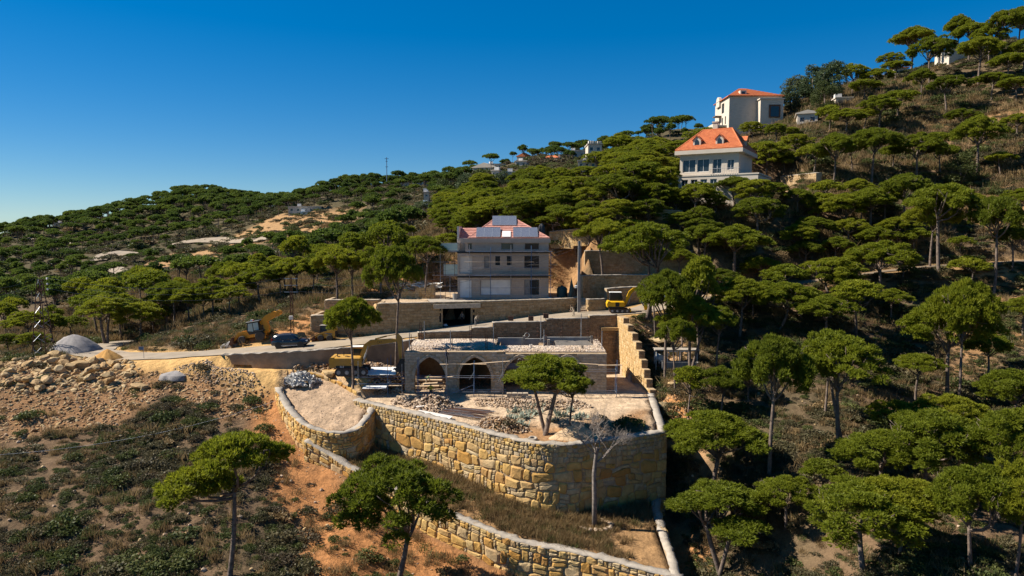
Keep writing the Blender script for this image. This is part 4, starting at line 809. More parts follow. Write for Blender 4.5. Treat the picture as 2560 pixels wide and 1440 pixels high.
def lay_blocks(t0, places, mat, nmax=300, name='block', depth=.09, seed=0):
    """places: (pos, rz, width, height)"""
    rng = np.random.default_rng(seed); rest = MB(); places = sorted(places, key=lambda q: -q[2] * q[3])
    for k, (p, rz, w, h) in enumerate(places):
        i = int(rng.integers(6)); dp = depth * rng.uniform(.8, 1.3)
        if k < nmax: link(name, block_mesh(i, mat), t0, p, (0, 0, rz), (w, dp, h))
        else:
            m_ = Matrix.Translation(p) @ Matrix.Rotation(rz, 4, 'Z') @ Matrix.Diagonal((w, dp, h, 1)); rest.add([m_ @ Vector(q) for q in UB[i][0]], UB[i][1], 0, rng.random() + .001)
    if rest.v: o = rest.build(name + '_courses', M[mat], t0, fix=False); o['kind'] = 'stuff'
def block_wall(name, label, path, zt, zb, th, course, bw, mat, seed, openings=(), captop=None, nmax=300, z0=None, parent=None, cat='wall', depth=.09):
    rng = np.random.default_rng(seed); t0 = parent or thing(name, label, cat)
    if not openings: core(path, zt, zb, th).build('wall_core', M['mortar'], t0)
    else:
        cuts = [0] + [q for o in openings for q in (o[0], o[1])] + [path.L]
        for a, b_ in zip(cuts[:-1], cuts[1:]):
            mid = (a + b_) / 2; op = [o for o in openings if o[0] <= mid <= o[1]]
            sub = Path([path.at(q)[0] for q in np.linspace(a, b_, max(3, int((b_ - a) / .5)))], smooth=False)
            core(sub, lambda t, a=a: zt(t + a), (lambda t, o=op[0]: o[3]) if op else (lambda t, a=a: zb(t + a)), th).build('wall_core', M['mortar'], t0)
    if captop: cap(path, zt, th, .10, .06, .015, seed).build('coping', M[captop], t0, True)
    zmin = min(zb(t) for t in np.linspace(0, path.L, 40)) if z0 is None else z0; zmax = max(zt(t) for t in np.linspace(0, path.L, 80)); pl = []; z = zmin; row = 0
    while z < zmax:
        s = -(bw * .5 if row % 2 else 0) - rng.uniform(0, .2)
        while s < path.L:
            w = bw * rng.uniform(.7, 1.3); a, b_ = max(0, s), min(path.L, s + w); s += w
            if b_ - a < .12: continue
            m_ = (a + b_) / 2; top = min(z + course, zt(m_)); 
            if top - z < .1 or z + course < zb(m_): continue
            if any(o[0] < b_ - .05 and o[1] > a + .05 and z + course > o[2] and z < o[3] - .02 for o in openings): continue
            p, nv, d = path.at(m_); pl.append(((p[0], p[1], (z + top) / 2), math.atan2(d[1], d[0]), b_ - a, top - z))
        z += course; row += 1
    lay_blocks(t0, pl, mat, nmax, seed=seed, depth=depth); return t0
def lin(path, pts):                   # height along a wall by x coordinate
    xs = np.array([p[0] for p in pts]); zs = np.array([p[1] for p in pts]); return lambda t: float(np.interp(path.at(t)[0][0], xs, zs))
def gz(path, off, drop): return lambda t: (lambda p, nv, _: float(zg(*(p + nv * off))) - drop)(*path.at(t))
def strip_z(x, y): return float(tps_eval(stripz[:, :2] / 20, SW, np.array([[x, y]]) / 20)[0])
BIG = [(.40, .30, .60)] * 3 + [(.46, .35, .75)] + [(.9, .6, 1.9), (1.1, .6, 2.2), (1.0, .55, 1.9)]
# --- yard wall
pa = Path([(-17.9, 76.0), (-12.9, 72.8), (-7.8, 69.5), (-1.5, 64.9), (1.0, 63.25), (3.3, 62.45), (5.9, 62.55), (8.7, 63.75), (15.5, 66.9)])
za = lin(pa, [(-17.9, -19.25), (-7.8, -19.62), (1, -19.98), (5, -20.05), (15.5, -20.2)])
stone_wall('boulder_wall', 'tall curving retaining wall of golden boulders with a pale coping round the yard', pa, za, lambda t: gz(pa, .9, .5)(t), .75, BIG, 'boulder', 'boulder_s', 3)
pr = Path([(15.5, 66.9), (16.2, 73.5), (16.9, 80.2)], smooth=False)
block_wall('side_retaining_wall', 'low stone wall with grey coping along the side of the yard above the ditch', pr, lambda t: -20.2 + t * .065, lambda t: -24.5, .75, .5, .9, 'ashlar', 4, captop='concrete', nmax=120)
# --- lower boulder wall
pl_ = Path([(-21.9, 70.3), (-17.5, 68.5), (-12.8, 65.3), (-7.8, 62.1), (-3.4, 59.5), (.3, 57.5), (6.3, 55.6), (11.1, 53.5), (13.6, 52.4)])
stone_wall('lower_boulder_wall', 'lower terrace wall of large orange boulders with a rough cement top', pl_, lambda t: strip_z(*pl_.at(t)[0]) + .12, gz(pl_, .9, .6), .75, [(.55, .5, 1.1), (.95, .7, 1.6), (1.0, .8, 1.8), (1.0, .8, 1.8)], 'boulder', 'boulder_s', 5, smallmax=.4)
p_ = Path([(13.6, 52.4), (13.95, 58), (14.25, 63.6), (14.9, 66.6)])
stone_wall('strip_end_wall', 'straight low wall with a rough pale top at the end of the grass strip', p_, lambda t: strip_z(*p_.at(t)[0]) + .10, gz(p_, .9, .6), .7, [(.6, .5, 1.2)], 'boulder', 'boulder_s', 6, nmax=60)
# --- terrace wall
pt = Path([(-27.7, 78.6), (-26.1, 75.8), (-24.1, 73.2), (-22.3, 71.4), (-20.2, 70.3), (-17.6, 69.95), (-15.95, 71.2), (-15.15, 74.8)])
stone_wall('terrace_wall', 'curved stone wall with grey top holding the gravel terrace', pt, lambda t: -18.7 + (pt.at(t)[0][1] + .7 - 79) * .325 + .2, gz(pt, .9, .7), .7, [(.42, .4, .8), (.55, .5, 1.0), (.7, .6, 1.2)], 'boulder', 'boulder', 7, smallmax=.35)
p_ = Path([(-24.8, 82.0), (-22, 80.9), (-19.6, 79.3), (-17.9, 77.6)])
stone_wall('step_wall', 'short broken wall of yellow blocks between gravel terrace and sand track', p_, lambda t: -17.15 - t * .19, gz(p_, .7, .4), .8, [(.75, .7, 1.3), (.8, .7, 1.4)], 'boulder', 'boulder', 8, captop=False, nmax=60)
# --- wall under the road edge
p_ = Path([(-36, 83.6), (-31, 82.95), (-27, 82.75), (-23, 83.3), (-20, 84.1), (-16, 85.9), (-12.6, 87.7)])
tw = thing('road_edge_wall', 'rough brown retaining wall under the edge of the road behind the excavator', 'wall')
def zroad(x, y): return float(linedist(np.array([x]), np.array([y]), ROAD)[1][0])
M['rough_wall'] = plain('rough_wall', (.30, .215, .14), (.17, .12, .08), .9, .95, bmp=.9, bscale=4, dirt=(.34, .27, .20))
core(p_, lambda t: zroad(*p_.at(t)[0]) - .02 + .06 * math.sin(t * 2.1), lambda t: -18.2 if t > 4 else -16.6, .55, .35, .0).build('wall_body', M['rough_wall'], tw)
cap(p_, lambda t: zroad(*p_.at(t)[0]) - .05, .5, .12, .1, .05, 3).build('kerb', M['concrete'], tw)
# --- house terrace wall with the garage door
pg = Path([(-27.3, 92.0), (-22, 92.6), (-18.4, 93.35), (-15.4, 93.95), (-10.2, 95.05), (-6, 96.05), (0, 97.55), (5, 99.1), (8.4, 100.4), (9.6, 101.6), (9.9, 103.4)])
def s_at_x(p, x): return float(np.interp(x, p.p[:, 0], p.s))
g0, g1 = s_at_x(pg, X(1105, 95.2)), s_at_x(pg, X(1177, 96.0))
zg_ = lambda t: -11.6 if pg.at(t)[0][0] < -18.6 else -10.12
hw = block_wall('garage_wall', 'long curved wall of tan stone blocks with a dark garage opening', pg, zg_, lambda t: zroad(*pg.at(t)[0]) - .45, .7, .40, .85, 'ashlar', 11, openings=[(g0, g1, -20, -10.72)], captop='pale_stone')
a, b_ = pg.at(g0)[0], pg.at(g1)[0]; mid = (a + b_) / 2; ang = math.atan2(b_[1] - a[1], b_[0] - a[0])
mb = MB(); mb.box((mid[0], mid[1] - .05, -10.66), (np.linalg.norm(b_ - a) + 2.6, .5, .62), ang); mb.build('lintel', M['pale_stone'], hw)
mb = MB()
fwd = np.array([-math.sin(ang), math.cos(ang)]); dv = (b_ - a) / np.linalg.norm(b_ - a); zf = zroad(*mid) - .02
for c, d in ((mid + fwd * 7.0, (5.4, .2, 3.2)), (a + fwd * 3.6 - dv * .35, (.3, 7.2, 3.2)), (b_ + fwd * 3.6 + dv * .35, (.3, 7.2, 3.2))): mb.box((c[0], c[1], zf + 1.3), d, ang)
mb.box((*(mid + fwd * 3.7), zf - .02), (5, 7.4, .06), ang); mb.build('garage_room', M['dark'], hw); mb = MB(); mb.box((*(mid + fwd * 3.9), -10.5), (6.6, 7.9, .2), ang); mb.build('garage_roof', M['concrete'], hw)  # garage interior coloured near black in place of its shade
# left ends and the upper step of that wall (returns in paler stone: sunlight put into the colour)
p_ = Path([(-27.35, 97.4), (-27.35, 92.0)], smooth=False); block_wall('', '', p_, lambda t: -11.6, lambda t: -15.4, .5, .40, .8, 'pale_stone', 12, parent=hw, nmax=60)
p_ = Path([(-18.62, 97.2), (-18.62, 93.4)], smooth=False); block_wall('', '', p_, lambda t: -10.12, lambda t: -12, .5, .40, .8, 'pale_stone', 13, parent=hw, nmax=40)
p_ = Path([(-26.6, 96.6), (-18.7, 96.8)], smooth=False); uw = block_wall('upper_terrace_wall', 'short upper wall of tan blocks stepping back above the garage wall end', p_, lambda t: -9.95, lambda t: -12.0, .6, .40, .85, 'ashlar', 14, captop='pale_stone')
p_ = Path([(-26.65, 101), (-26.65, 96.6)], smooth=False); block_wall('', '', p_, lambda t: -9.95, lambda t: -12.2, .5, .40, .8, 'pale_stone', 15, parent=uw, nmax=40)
# --- stepped wall between road and roof
ps = Path([(-12.3, 88.2), (-5, 89.7), (4, 91.0), (14.4, 92.6)])
sw_ = thing('stepped_road_wall', 'brown block wall with a stepped top between road and vaulted roof', 'wall')
for i, (xa, xb, zt_) in enumerate(((-12.3, -5.4, -13.35), (-5.4, -2.6, -12.95), (-2.6, 4.6, -12.3), (4.6, 10.5, -11.95), (10.5, 14.4, -11.6))):
    q0, q1 = s_at_x(ps, xa), s_at_x(ps, xb); p_ = Path([ps.at(q)[0] for q in np.linspace(q0, q1, 5)], smooth=False)
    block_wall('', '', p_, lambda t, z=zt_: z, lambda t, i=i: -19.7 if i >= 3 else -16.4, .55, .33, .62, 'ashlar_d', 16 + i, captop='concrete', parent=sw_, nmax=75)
mb = MB(); mb.box((13.3, 91.9, -13.4), (2.3, .5, .42)); mb.build('stone_beam', M['ashlar_y'], sw_)
# --- sunlit side wall, stepping down towards the yard
SD = [(92.6, 89.8, -11.65), (89.8, 87.9, -12.35), (87.9, 86.1, -13.15), (86.1, 84.7, -14.05), (84.7, 83.6, -14.95), (83.6, 82.6, -15.9), (82.6, 81.6, -16.9), (81.6, 80.8, -17.9), (80.8, 79.6, -18.9)]
sidew = thing('stepped_side_wall', 'sunlit golden block wall stepping down along the side of the arches', 'wall')
for i, (y0, y1, zt_) in enumerate(SD):
    x0, x1 = 14.35 + (92.6 - y0) * .155, 14.35 + (92.6 - y1) * .155; p_ = Path([(x0, y0), (x1, y1)], smooth=False)
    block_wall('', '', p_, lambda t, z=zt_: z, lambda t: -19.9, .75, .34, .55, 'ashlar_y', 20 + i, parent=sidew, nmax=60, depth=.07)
    pe = Path([(x1, y1), (x1 + .75, y1 + .06)], smooth=False); zn = SD[i + 1][2] if i < len(SD) - 1 else -19.9; block_wall('', '', pe, lambda t, z=zt_: z, lambda t, z=zn: z, .1, .34, .5, 'ashlar_d', 40 + i, parent=sidew, nmax=20, depth=.05)  # step ends in darker stone, their shade put into the colour
# --- garden walls on the slope right of the house
pb = Path([(10.8, 103.6), (12.4, 105.2), (17, 106.1), (22, 106.7), (30, 108.8)])
block_wall('middle_garden_wall', 'rubble block wall behind the small excavator, middle of three terraces', pb, lambda t: -7.0, lambda t: -12.2, .6, .42, .66, 'ashlar', 60, captop='concrete')
p_ = Path([(11.9, 111.7), (18, 112.0), (26, 112.4), (34, 114), (44, 117)])
block_wall('upper_garden_wall', 'long shaded block wall under the pines, top of three terraces', p_, lambda t: -3.45 + .04 * math.sin(t), lambda t: -8.0, .6, .42, .66, 'ashlar', 61, captop='concrete')
p_ = Path([(14.4, 103.2), (18, 104.4), (23.5, 105.3)])
block_wall('lower_garden_wall', 'lowest of three block garden walls, at road level behind the small excavator', p_, lambda t: -8.9 + t * .03, lambda t: -12.2, .9, .42, .66, 'ashlar', 62, captop='concrete')
p_ = Path([(10.9, 100.0), (11.2, 99.5), (13.6, 99.9), (13.8, 100.6)], smooth=False)
block_wall('planter_wall', 'low stone planter beside the steps at the road', p_, lambda t: -10.15, lambda t: -12, .5, .36, .6, 'ashlar', 63, captop='concrete')
for (pa_, pb_, zt_, dz, lab, mt) in (((1372, 608), (1502, 606), 1.9, 3., 'golden rock-cut bank wall under the pines above the garden terraces', 'ashlar_y'), ((1632, 548), (1706, 552), 1.6, 2.6, 'low golden stone wall below the white villa', 'ashlar_y'), ((1950, 470), (2040, 462), 2.2, 3., 'stone wall with a pale slab beside the white villa', 'ashlar')):
    a, b_ = G(*pa_), G(*pb_); p_ = Path([(a.x, a.y), ((a.x + b_.x) / 2, (a.y + b_.y) / 2 - .3), (b_.x, b_.y)])
    block_wall('bank_wall', lab, p_, lambda t, a=a, b_=b_, z=zt_, L=p_.L: a.z + (b_.z - a.z) * t / L + z, lambda t, a=a, b_=b_, L=p_.L: a.z + (b_.z - a.z) * t / L - 1., 1.2, .5, .8, mt, 64 + int(a.x), captop='concrete', nmax=150)
# steps between garage wall and planter
stf = thing('stone_steps', 'flight of stone steps rising from the road beside the curved garage wall', 'steps')
for i in range(9): mb = MB(); mb.box((9.9 + .55, 99.9 + i * .42, -11.75 + i * .17 - .3), (1.3, .42, .8 - .0)); mb.build('step', M['pale_stone'], stf)
# ---------------------------------------------------------------- vaulted stone building under construction
FY, FZ, RZ = 80.0, -19.4, -14.55
ar = thing('arcade_building', 'half-built stone building with pointed arches and a cobbled flat roof', 'building')
BAYS = [(-9.75, 1.85), (-4.4, 1.9), (.94, 1.95), (6.56, 2.0)]; HS, HA = 1.75, 2.62; XL, XR = -12.75, 11.25
def arch_pts(c, w, hs=HS, ha=HA, n=9, grow=0.):
    r = (w * w + ha * ha) / (2 * w); out = []
    for i in range(n + 1):
        a0 = math.pi; a1 = math.acos(max(-1, min(1, -(r - w) / r))) ; a = a0 + (a1 - a0) * i / n
        out.append((c - w + r + (r + grow) * math.cos(a), FZ + hs + (r + grow) * math.sin(a)))
    return out + [(2 * c - x, z) for x, z in out[-2::-1]]
def ztop(x): return -14.38 if x < -1.6 else -14.62
mb = MB(); th = .7
edges = [XL] + [q for c, w in BAYS for q in (c - w, c + w)] + [XR]
for i in range(0, len(edges), 2): mb.box(((edges[i] + edges[i + 1]) / 2, FY + th / 2, (FZ - .6 + ztop(edges[i])) / 2), (edges[i + 1] - edges[i], th, ztop(edges[i]) - FZ + .6))
for c, w in BAYS:
    A = arch_pts(c, w); n = len(A); vs = []
    for x, z in A: vs += [(x, FY, z), (x, FY, max(ztop(x), z + .1)), (x, FY + th, max(ztop(x), z + .1)), (x, FY + th, z)]
    mb.add(vs, [(i * 4 + k, i * 4 + (k + 1) % 4, i * 4 + 4 + (k + 1) % 4, i * 4 + 4 + k) for i in range(n - 1) for k in range(4)])
mb.build('facade_core', M['mortar'], ar)
for bi, (c, w) in enumerate(BAYS):     # arch stones
    A = arch_pts(c, w, n=8); B = arch_pts(c, w, n=8, grow=.36)
    for i in range(len(A) - 1):
        if not (A[i][0] < c <= A[i + 1][0] or True): continue
        q = [A[i], A[i + 1], B[i + 1], B[i]]; ce = np.mean(q, 0); vs = [(x, FY + .3, z) for x, z in q] + [(x, FY - .05, z) for x, z in q] + [(ce[0] + (x - ce[0]) * .8, FY - .09, ce[1] + (z - ce[1]) * .8) for x, z in q]
        mb = MB(); mb.add(vs, [(0, 1, 5, 4), (1, 2, 6, 5), (2, 3, 7, 6), (3, 0, 4, 7), (4, 5, 9, 8), (5, 6, 10, 9), (6, 7, 11, 10), (7, 4, 8, 11), (8, 9, 10, 11)]); mb.build('arch_stone', M['pale_stone'], ar)
pl = []; rng = np.random.default_rng(77); z = FZ
while z < -14.4:
    x = XL - rng.uniform(0, .4)
    while x < XR:
        w = rng.uniform(.38, .66); a, b_ = max(x, XL), min(x + w, XR); x += w
        top = min(z + .34, ztop((a + b_) / 2)); bad = b_ - a < .12 or top - z < .12
        for c, hw_ in BAYS:
            for xx in (a + .03, b_ - .03):
                for zz in (z + .03, top - .03):
                    dx = abs(xx - c)
                    if dx < hw_ and zz < FZ + HS: bad = True
                    r = (hw_ ** 2 + HA ** 2) / (2 * hw_); g = r + .36
                    if zz >= FZ + HS and (dx + r - hw_) ** 2 + (zz - FZ - HS) ** 2 < g * g: bad = True
        if not bad: pl.append((((a + b_) / 2, FY, (z + top) / 2), 0, b_ - a, top - z))
    z += .34
lay_blocks(ar, pl, 'pale_stone', 300, seed=5, depth=.07)
mb = MB()                              # cross walls added to block light, end wall and inner room walls
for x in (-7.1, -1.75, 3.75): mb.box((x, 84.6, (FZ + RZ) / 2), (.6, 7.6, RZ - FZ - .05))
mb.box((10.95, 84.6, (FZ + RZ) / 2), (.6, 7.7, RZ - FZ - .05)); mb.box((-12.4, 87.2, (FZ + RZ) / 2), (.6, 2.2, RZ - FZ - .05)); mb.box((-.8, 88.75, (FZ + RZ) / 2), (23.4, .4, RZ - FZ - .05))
mb.build('inner_and_blocking_walls', M['ashlar_d'], ar)
def roof_grid(x0, x1, y0, y1, zf, st=.35, seed=0):
    nx_, ny_ = max(2, int((x1 - x0) / st)), max(2, int((y1 - y0) / st)); r = np.random.default_rng(seed); vs = []
    for j in range(ny_ + 1):
        for i in range(nx_ + 1):
            x = x0 + (x1 - x0) * i / nx_; y = y0 + (y1 - y0) * j / ny_; e = i in (0, nx_) or j in (0, ny_); vs.append((x, y, zf(x, y) + (0 if e else r.normal() * .035)))
    n = nx_ + 1; fs = [(j * n + i, j * n + i + 1, (j + 1) * n + i + 1, (j + 1) * n + i) for j in range(ny_) for i in range(nx_)]
    k = len(vs); ring = [i for i in range(n)] + [j * n + nx_ for j in range(1, ny_ + 1)] + [ny_ * n + i for i in range(nx_ - 1, -1, -1)] + [j * n for j in range(ny_ - 1, 0, -1)]
    for q in ring: vs.append((vs[q][0], vs[q][1], RZ - .5))
    m_ = len(ring); fs += [(ring[(i + 1) % m_], ring[i], k + i, k + (i + 1) % m_) for i in range(m_)] + [tuple(range(k, k + m_))]
    return vs, fs
zr = lambda x, y: RZ + .05 + (y - 80) * .035 + .12 * math.exp(-((x + 6) / 4) ** 2 - ((y - 87) / 2) ** 2)
m, t, b, o = nt('cobbled_roof'); vo = node(t, 'ShaderNodeTexVoronoi', {'Vector': node(t, 'ShaderNodeNewGeometry').outputs['Position'], 'Scale': 4.2})
cc = ramp(t, node(t, 'ShaderNodeSeparateXYZ', {0: vo.outputs['Color']}).outputs[0], [(0, (.42, .30, .22)), (.35, (.55, .42, .31)), (.6, (.62, .46, .28)), (.85, (.46, .40, .34)), (1, (.60, .50, .40))])
cc = mix(t, ramp(t, vo.outputs['Distance'], [(.32, (0, 0, 0)), (.62, (.75,) * 3)]), cc, (.26, .19, .14)); cc = mix(t, ramp(t, noise(t, .4, 3), [(.42, (0, 0, 0)), (.7, (.55,) * 3)]), cc, (.56, .46, .36))
t.links.new(cc, b.inputs['Base Color']); b.inputs['Roughness'].default_value = .95; bump(t, b, ramp(t, vo.outputs['Distance'], [(.1, (1, 1, 1)), (.7, (0, 0, 0))]), .8, .12); M['cobble'] = m
rf = MB()
for a in ((XL + .02, -1.9, FY + .72, 88.3, 1), (-1.88, 10.5, FY + .72, 84.3, 2), (10.52, XR - .02, FY + .72, 88.3, 3), (-1.88, 10.5, 88.0, 88.3, 4)): rf.add(*roof_grid(*a[:4], zr, seed=a[4]))
roof = rf.build('roof', M['cobble'], ar)
mb = MB(); mb.box((4.3, 86.1, -17.4), (12.4, 3.8, .2)); mb.build('pit_floor', M['concrete_g'], ar)
mb = MB()                              # wall with a round arch at the back of the roof opening
pa_ = [(-1.85 + i * .42, -14.95 - .9 + .9 * math.sqrt(max(0, 1 - ((i * .42 - 1.68) / 1.6) ** 2))) for i in range(9)]
vs = []
for x, z in pa_: vs += [(x, 87.7, z), (x, 87.7, -13.95), (x, 87.95, -13.95), (x, 87.95, z)]
mb.add(vs, [(i * 4 + k, i * 4 + (k + 1) % 4, i * 4 + 4 + (k + 1) % 4, i * 4 + 4 + k) for i in range(8) for k in range(4)])
mb.box((2.9, 87.8, -14.9), (2.6, .3, 1.7)); mb.box((7.2, 88.1, -14.15), (6.4, .3, .5)); mb.build('opening_wall', M['concrete_g'], ar)
for i in range(9): mb = MB(); mb.bb((8.1 - i * .05, 84.7 + i * .37, -14.62 + i * .03), (5.0 - i * .08, .16, .14), .02); mb.build('joist', M['concrete'], ar)
for x, y in ((1.55, 87.5), (4.3, 87.5), (4.6, 84.6), (10.3, 87.6)): mb = MB(); mb.box((x, y, -14.3), (.3, .3, 1.3)); mb.build('stub_column', M['concrete'], ar)
# steel starter bars and props on the roof
def rebar(u, y, z, h, n=4):
    x = X(u, y); t_ = thing('rebar_cluster', 'cluster of rusty upright reinforcing bars on the cobbled roof', 'rebar', (x, y, z), 0, 'reinforcing bars on the roof')
    for i in range(n): q = MB(); a = i * 2 * math.pi / n + .7; q.tube([(math.cos(a) * .14, math.sin(a) * .14, -.1), (math.cos(a) * .14 + .02, math.sin(a) * .14, h + .15 * (i % 2))], .026, 4); q.build('bar', M['rust'], t_)
    for k in range(3): q = MB(); q.box((0, 0, .25 + k * h * .25), (.28, .28, .02)); q.build('stirrup', M['rust'], t_)
for a in ((1022, 81.2, -14.4, 1.9), (1048, 87.6, -14.2, 2.2), (1175, 86.5, -14.2, 2.0), (1239, 84.0, -14.3, 1.9), (1318, 87.3, -13.8, 1.6), (1345, 87.4, -13.8, 1.9), (1405, 87.9, -13.8, 1.7), (1366, 84.0, -14.3, 1.9), (1472, 87.7, -13.9, 1.6), (1492, 86.0, -14.3, 1.7), (1500, 83.2, -14.3, 1.8), (1215, 81.6, -14.4, 1.7), (1126, 81.4, -14.4, 1.6)): rebar(*a)
def prop(u, y, z, h):
    q = MB(); x = X(u, y); q.tube([(x, y, z - .1), (x, y, z + h * .6)], .06, 6); q.tube([(x, y, z + h * .6), (x, y, z + h)], .045, 6); q.box((x, y, z + .02), (.18, .18, .02)); o = q.build('steel_prop', M['steel']); tag(o, 'grey steel prop standing upright on the roof', 'prop', 'steel props on the roof')
for a in ((1124, 81.0, -14.45, 2.5), (1233, 82.6, -14.4, 3.0), (1353, 87.6, -14.2, 3.1), (1361, 84.1, -14.35, 2.0), (1455, 87.9, -13.7, 2.9), (1508, 82.2, -14.4, 2.2), (1020, 80.9, -14.5, 2.3), (1058, 88.2, -14.1, 2.3)): prop(*a)
# scaffolding before the arches
def scaffold(name, label, verts, levels, y0, y1, zb, zt, mats=('blue', 'steel'), planks=(), loc_rot=None, diag=()):
    t_ = thing(name, label, 'scaffold')
    for k, x in enumerate(verts):
        for y in (y0, y1): q = MB(); q.tube([(x, y, zb(x) - .1), (x + .03, y, zt + .35 * ((k * 7 + int(y * 3)) % 3 - 1))], .034, 6); q.build('upright', M[mats[k % len(mats)]], t_)
    for z in levels:
        for y in (y0, y1): q = MB(); q.tube([(min(verts) - .35, y, z), (max(verts) + .4, y, z + .05)], .028, 5); q.build('ledger', M[mats[1]], t_)
        for x in verts: q = MB(); q.tube([(x, y0 - .15, z + .06), (x, y1 + .15, z + .06)], .026, 5); q.build('transom', M[mats[1]], t_)
    for a, b_ in diag: q = MB(); q.tube([a, b_], .026, 5); q.build('brace', M[mats[1]], t_)
    for (xa, xb, y, za, zb_) in planks:
        q = MB(); L = math.hypot(xb - xa, zb_ - za); q.bb((0, 0, 0), (L, .30, .06), .012); o_ = q.build('plank', M['wood'], t_, loc=((xa + xb) / 2, y, (za + zb_) / 2)); o_.rotation_euler = (0, -math.atan2(zb_ - za, xb - xa), 0)
    return t_
yz_ = lambda y: -19.35 - max(0, 80 - y) * .052
fz_ = lambda x: -19.5
sx = [X(u, 79) for u in (1041, 1113, 1183, 1256)]
scaffold('front_scaffold', 'blue and grey tube scaffolding with long planks before the left arches', sx, [-17.2, -18.9], 78.5, 79.5, fz_, -15.0, planks=[(X(1097, 79.1), X(1215, 79.1), 79.1, -15.72, -15.70), (X(1175, 78.8), X(1275, 78.8), 78.8, -15.62, -15.28), (X(1038, 79.0), X(1133, 79.0), 79.0, -17.5, -17.15)], diag=[((sx[1], 78.4, -19.3), (sx[2], 78.4, -18.0)), ((sx[2] + .1, 78.4, -16.4), (sx[2] - .5, 78.4, -17.4)), ((sx[3], 78.4, -16.6), (sx[3] - .5, 78.4, -17.6))])
sx = [X(u, 78.8) for u in (1395, 1436, 1545)]
scaffold('end_scaffold', 'tube scaffolding at the far end of the arches beside the golden wall', sx, [-16.4, -19.0], 78.3, 79.4, fz_, -15.4, planks=[(X(1452, 78.8), X(1548, 78.8), 78.8, -15.55, -15.85), (X(1500, 78.6), X(1560, 78.6), 78.6, -15.75, -15.7)])
bank = lambda x: float(zg(x, 79.6))
sx = [X(u, 79.4) for u in (893, 967, 1003)]
scaffold('left_scaffold', 'low tube scaffolding carrying white boards beside the excavator', sx, [-17.1, -17.9], 78.4, 80.6, bank, -15.2, mats=('steel', 'blue'), planks=[(X(905, 79), X(1000, 79), 79.0, -18.2, -18.25)])
for i, (u0, u1, y, z, dy) in enumerate(((905, 992, 81.6, -16.85, 1.3), (912, 985, 80.2, -17.0, 1.0), (900, 960, 78.6, -18.3, .9))):
    q = MB(); q.bb((0, 0, 0), (X(u1, y) - X(u0, y), dy, .08), .01); o_ = q.build('formwork_board', M['white'], loc=((X(u0, y) + X(u1, y)) / 2, y, z)); o_.rotation_euler = (.22, 0, .03); tag(o_, 'white formwork board lying on the tubes beside the excavator', 'board', 'white formwork boards')
# ---------------------------------------------------------------- houses
M['cladding'] = block_mat('limestone_cladding', [(.38, .30, .235), (.46, .375, .30), (.42, .335, .265), (.49, .41, .33)], 1.0, .30, (.24, .20, .17), .006, .2)
M['villa_white'] = plain('villa_white', (.56, .485, .39), (.47, .40, .315), .6, .85, dirt=(.55, .48, .40))
M['villa_stone'] = block_mat('villa_stone', [(.46, .385, .30), (.54, .46, .37), (.50, .42, .33)], .9, .35, (.36, .30, .24), .008, .2)
def tile_mat(name, c1, c2, c3):
    m, t, b, o = nt(name); tc = node(t, 'ShaderNodeTexCoord').outputs['Object']; sp = node(t, 'ShaderNodeSeparateXYZ', {0: tc})
    a = node(t, 'ShaderNodeMath', {0: node(t, 'ShaderNodeMath', {0: sp.outputs[0], 1: sp.outputs[1]}, operation='ADD').outputs[0], 1: 18.}, operation='MULTIPLY')
    w = node(t, 'ShaderNodeMath', {0: node(t, 'ShaderNodeMath', {0: a.outputs[0]}, operation='SINE').outputs[0]}, operation='ABSOLUTE').outputs[0]
    col = ramp(t, noise(t, 2.2, 4), [(.3, c1), (.55, c2), (.75, c3)]); t.links.new(col, b.inputs['Base Color']); b.inputs['Roughness'].default_value = .8
    bump(t, b, w, .5, .06); return m
M['tile_pink'] = tile_mat('pink_tiles', (.40, .16, .115), (.52, .24, .18), (.60, .34, .27)); M['tile'] = tile_mat('orange_tiles', (.40, .095, .028), (.52, .14, .04), (.58, .20, .07))
m, t, b, o = nt('solar_cells'); tc = node(t, 'ShaderNodeTexCoord').outputs['Object']
br = node(t, 'ShaderNodeTexBrick', {'Vector': tc, 'Scale': 1., 'Mortar Size': .012, 'Brick Width': .166, 'Row Height': .166, 'Color1': (.055, .065, .10, 1), 'Color2': (.075, .085, .12, 1), 'Mortar': (.30, .32, .36, 1)}); br.offset = 0
t.links.new(br.outputs['Color'], b.inputs['Base Color']); b.inputs['Roughness'].default_value = .18; b.inputs['Specular IOR Level'].default_value = .7; M['solar'] = m
def holed_wall(x0, x1, z0, z1, holes, th=.35, y=0.):
    xs = sorted({x0, x1} | {h[0] for h in holes} | {h[1] for h in holes}); zs = sorted({z0, z1} | {h[2] for h in holes} | {h[3] for h in holes}); mb = MB()
    solid = lambda i, k: 0 <= i < len(xs) - 1 and 0 <= k < len(zs) - 1 and not any(h[0] - 1e-6 <= (xs[i] + xs[i + 1]) / 2 <= h[1] and h[2] <= (zs[k] + zs[k + 1]) / 2 <= h[3] for h in holes)
    for i in range(len(xs) - 1):
        for k in range(len(zs) - 1):
            if not solid(i, k): continue
            a, c, e, g = xs[i], xs[i + 1], zs[k], zs[k + 1]; vs = [(a, y, e), (c, y, e), (c, y, g), (a, y, g), (a, y + th, e), (c, y + th, e), (c, y + th, g), (a, y + th, g)]; fs = [(0, 1, 2, 3), (7, 6, 5, 4)]
            if not solid(i - 1, k): fs.append((4, 0, 3, 7))
            if not solid(i + 1, k): fs.append((1, 5, 6, 2))
            if not solid(i, k - 1): fs.append((4, 5, 1, 0))
            if not solid(i, k + 1): fs.append((3, 2, 6, 7))
            mb.add(vs, fs)
    return mb
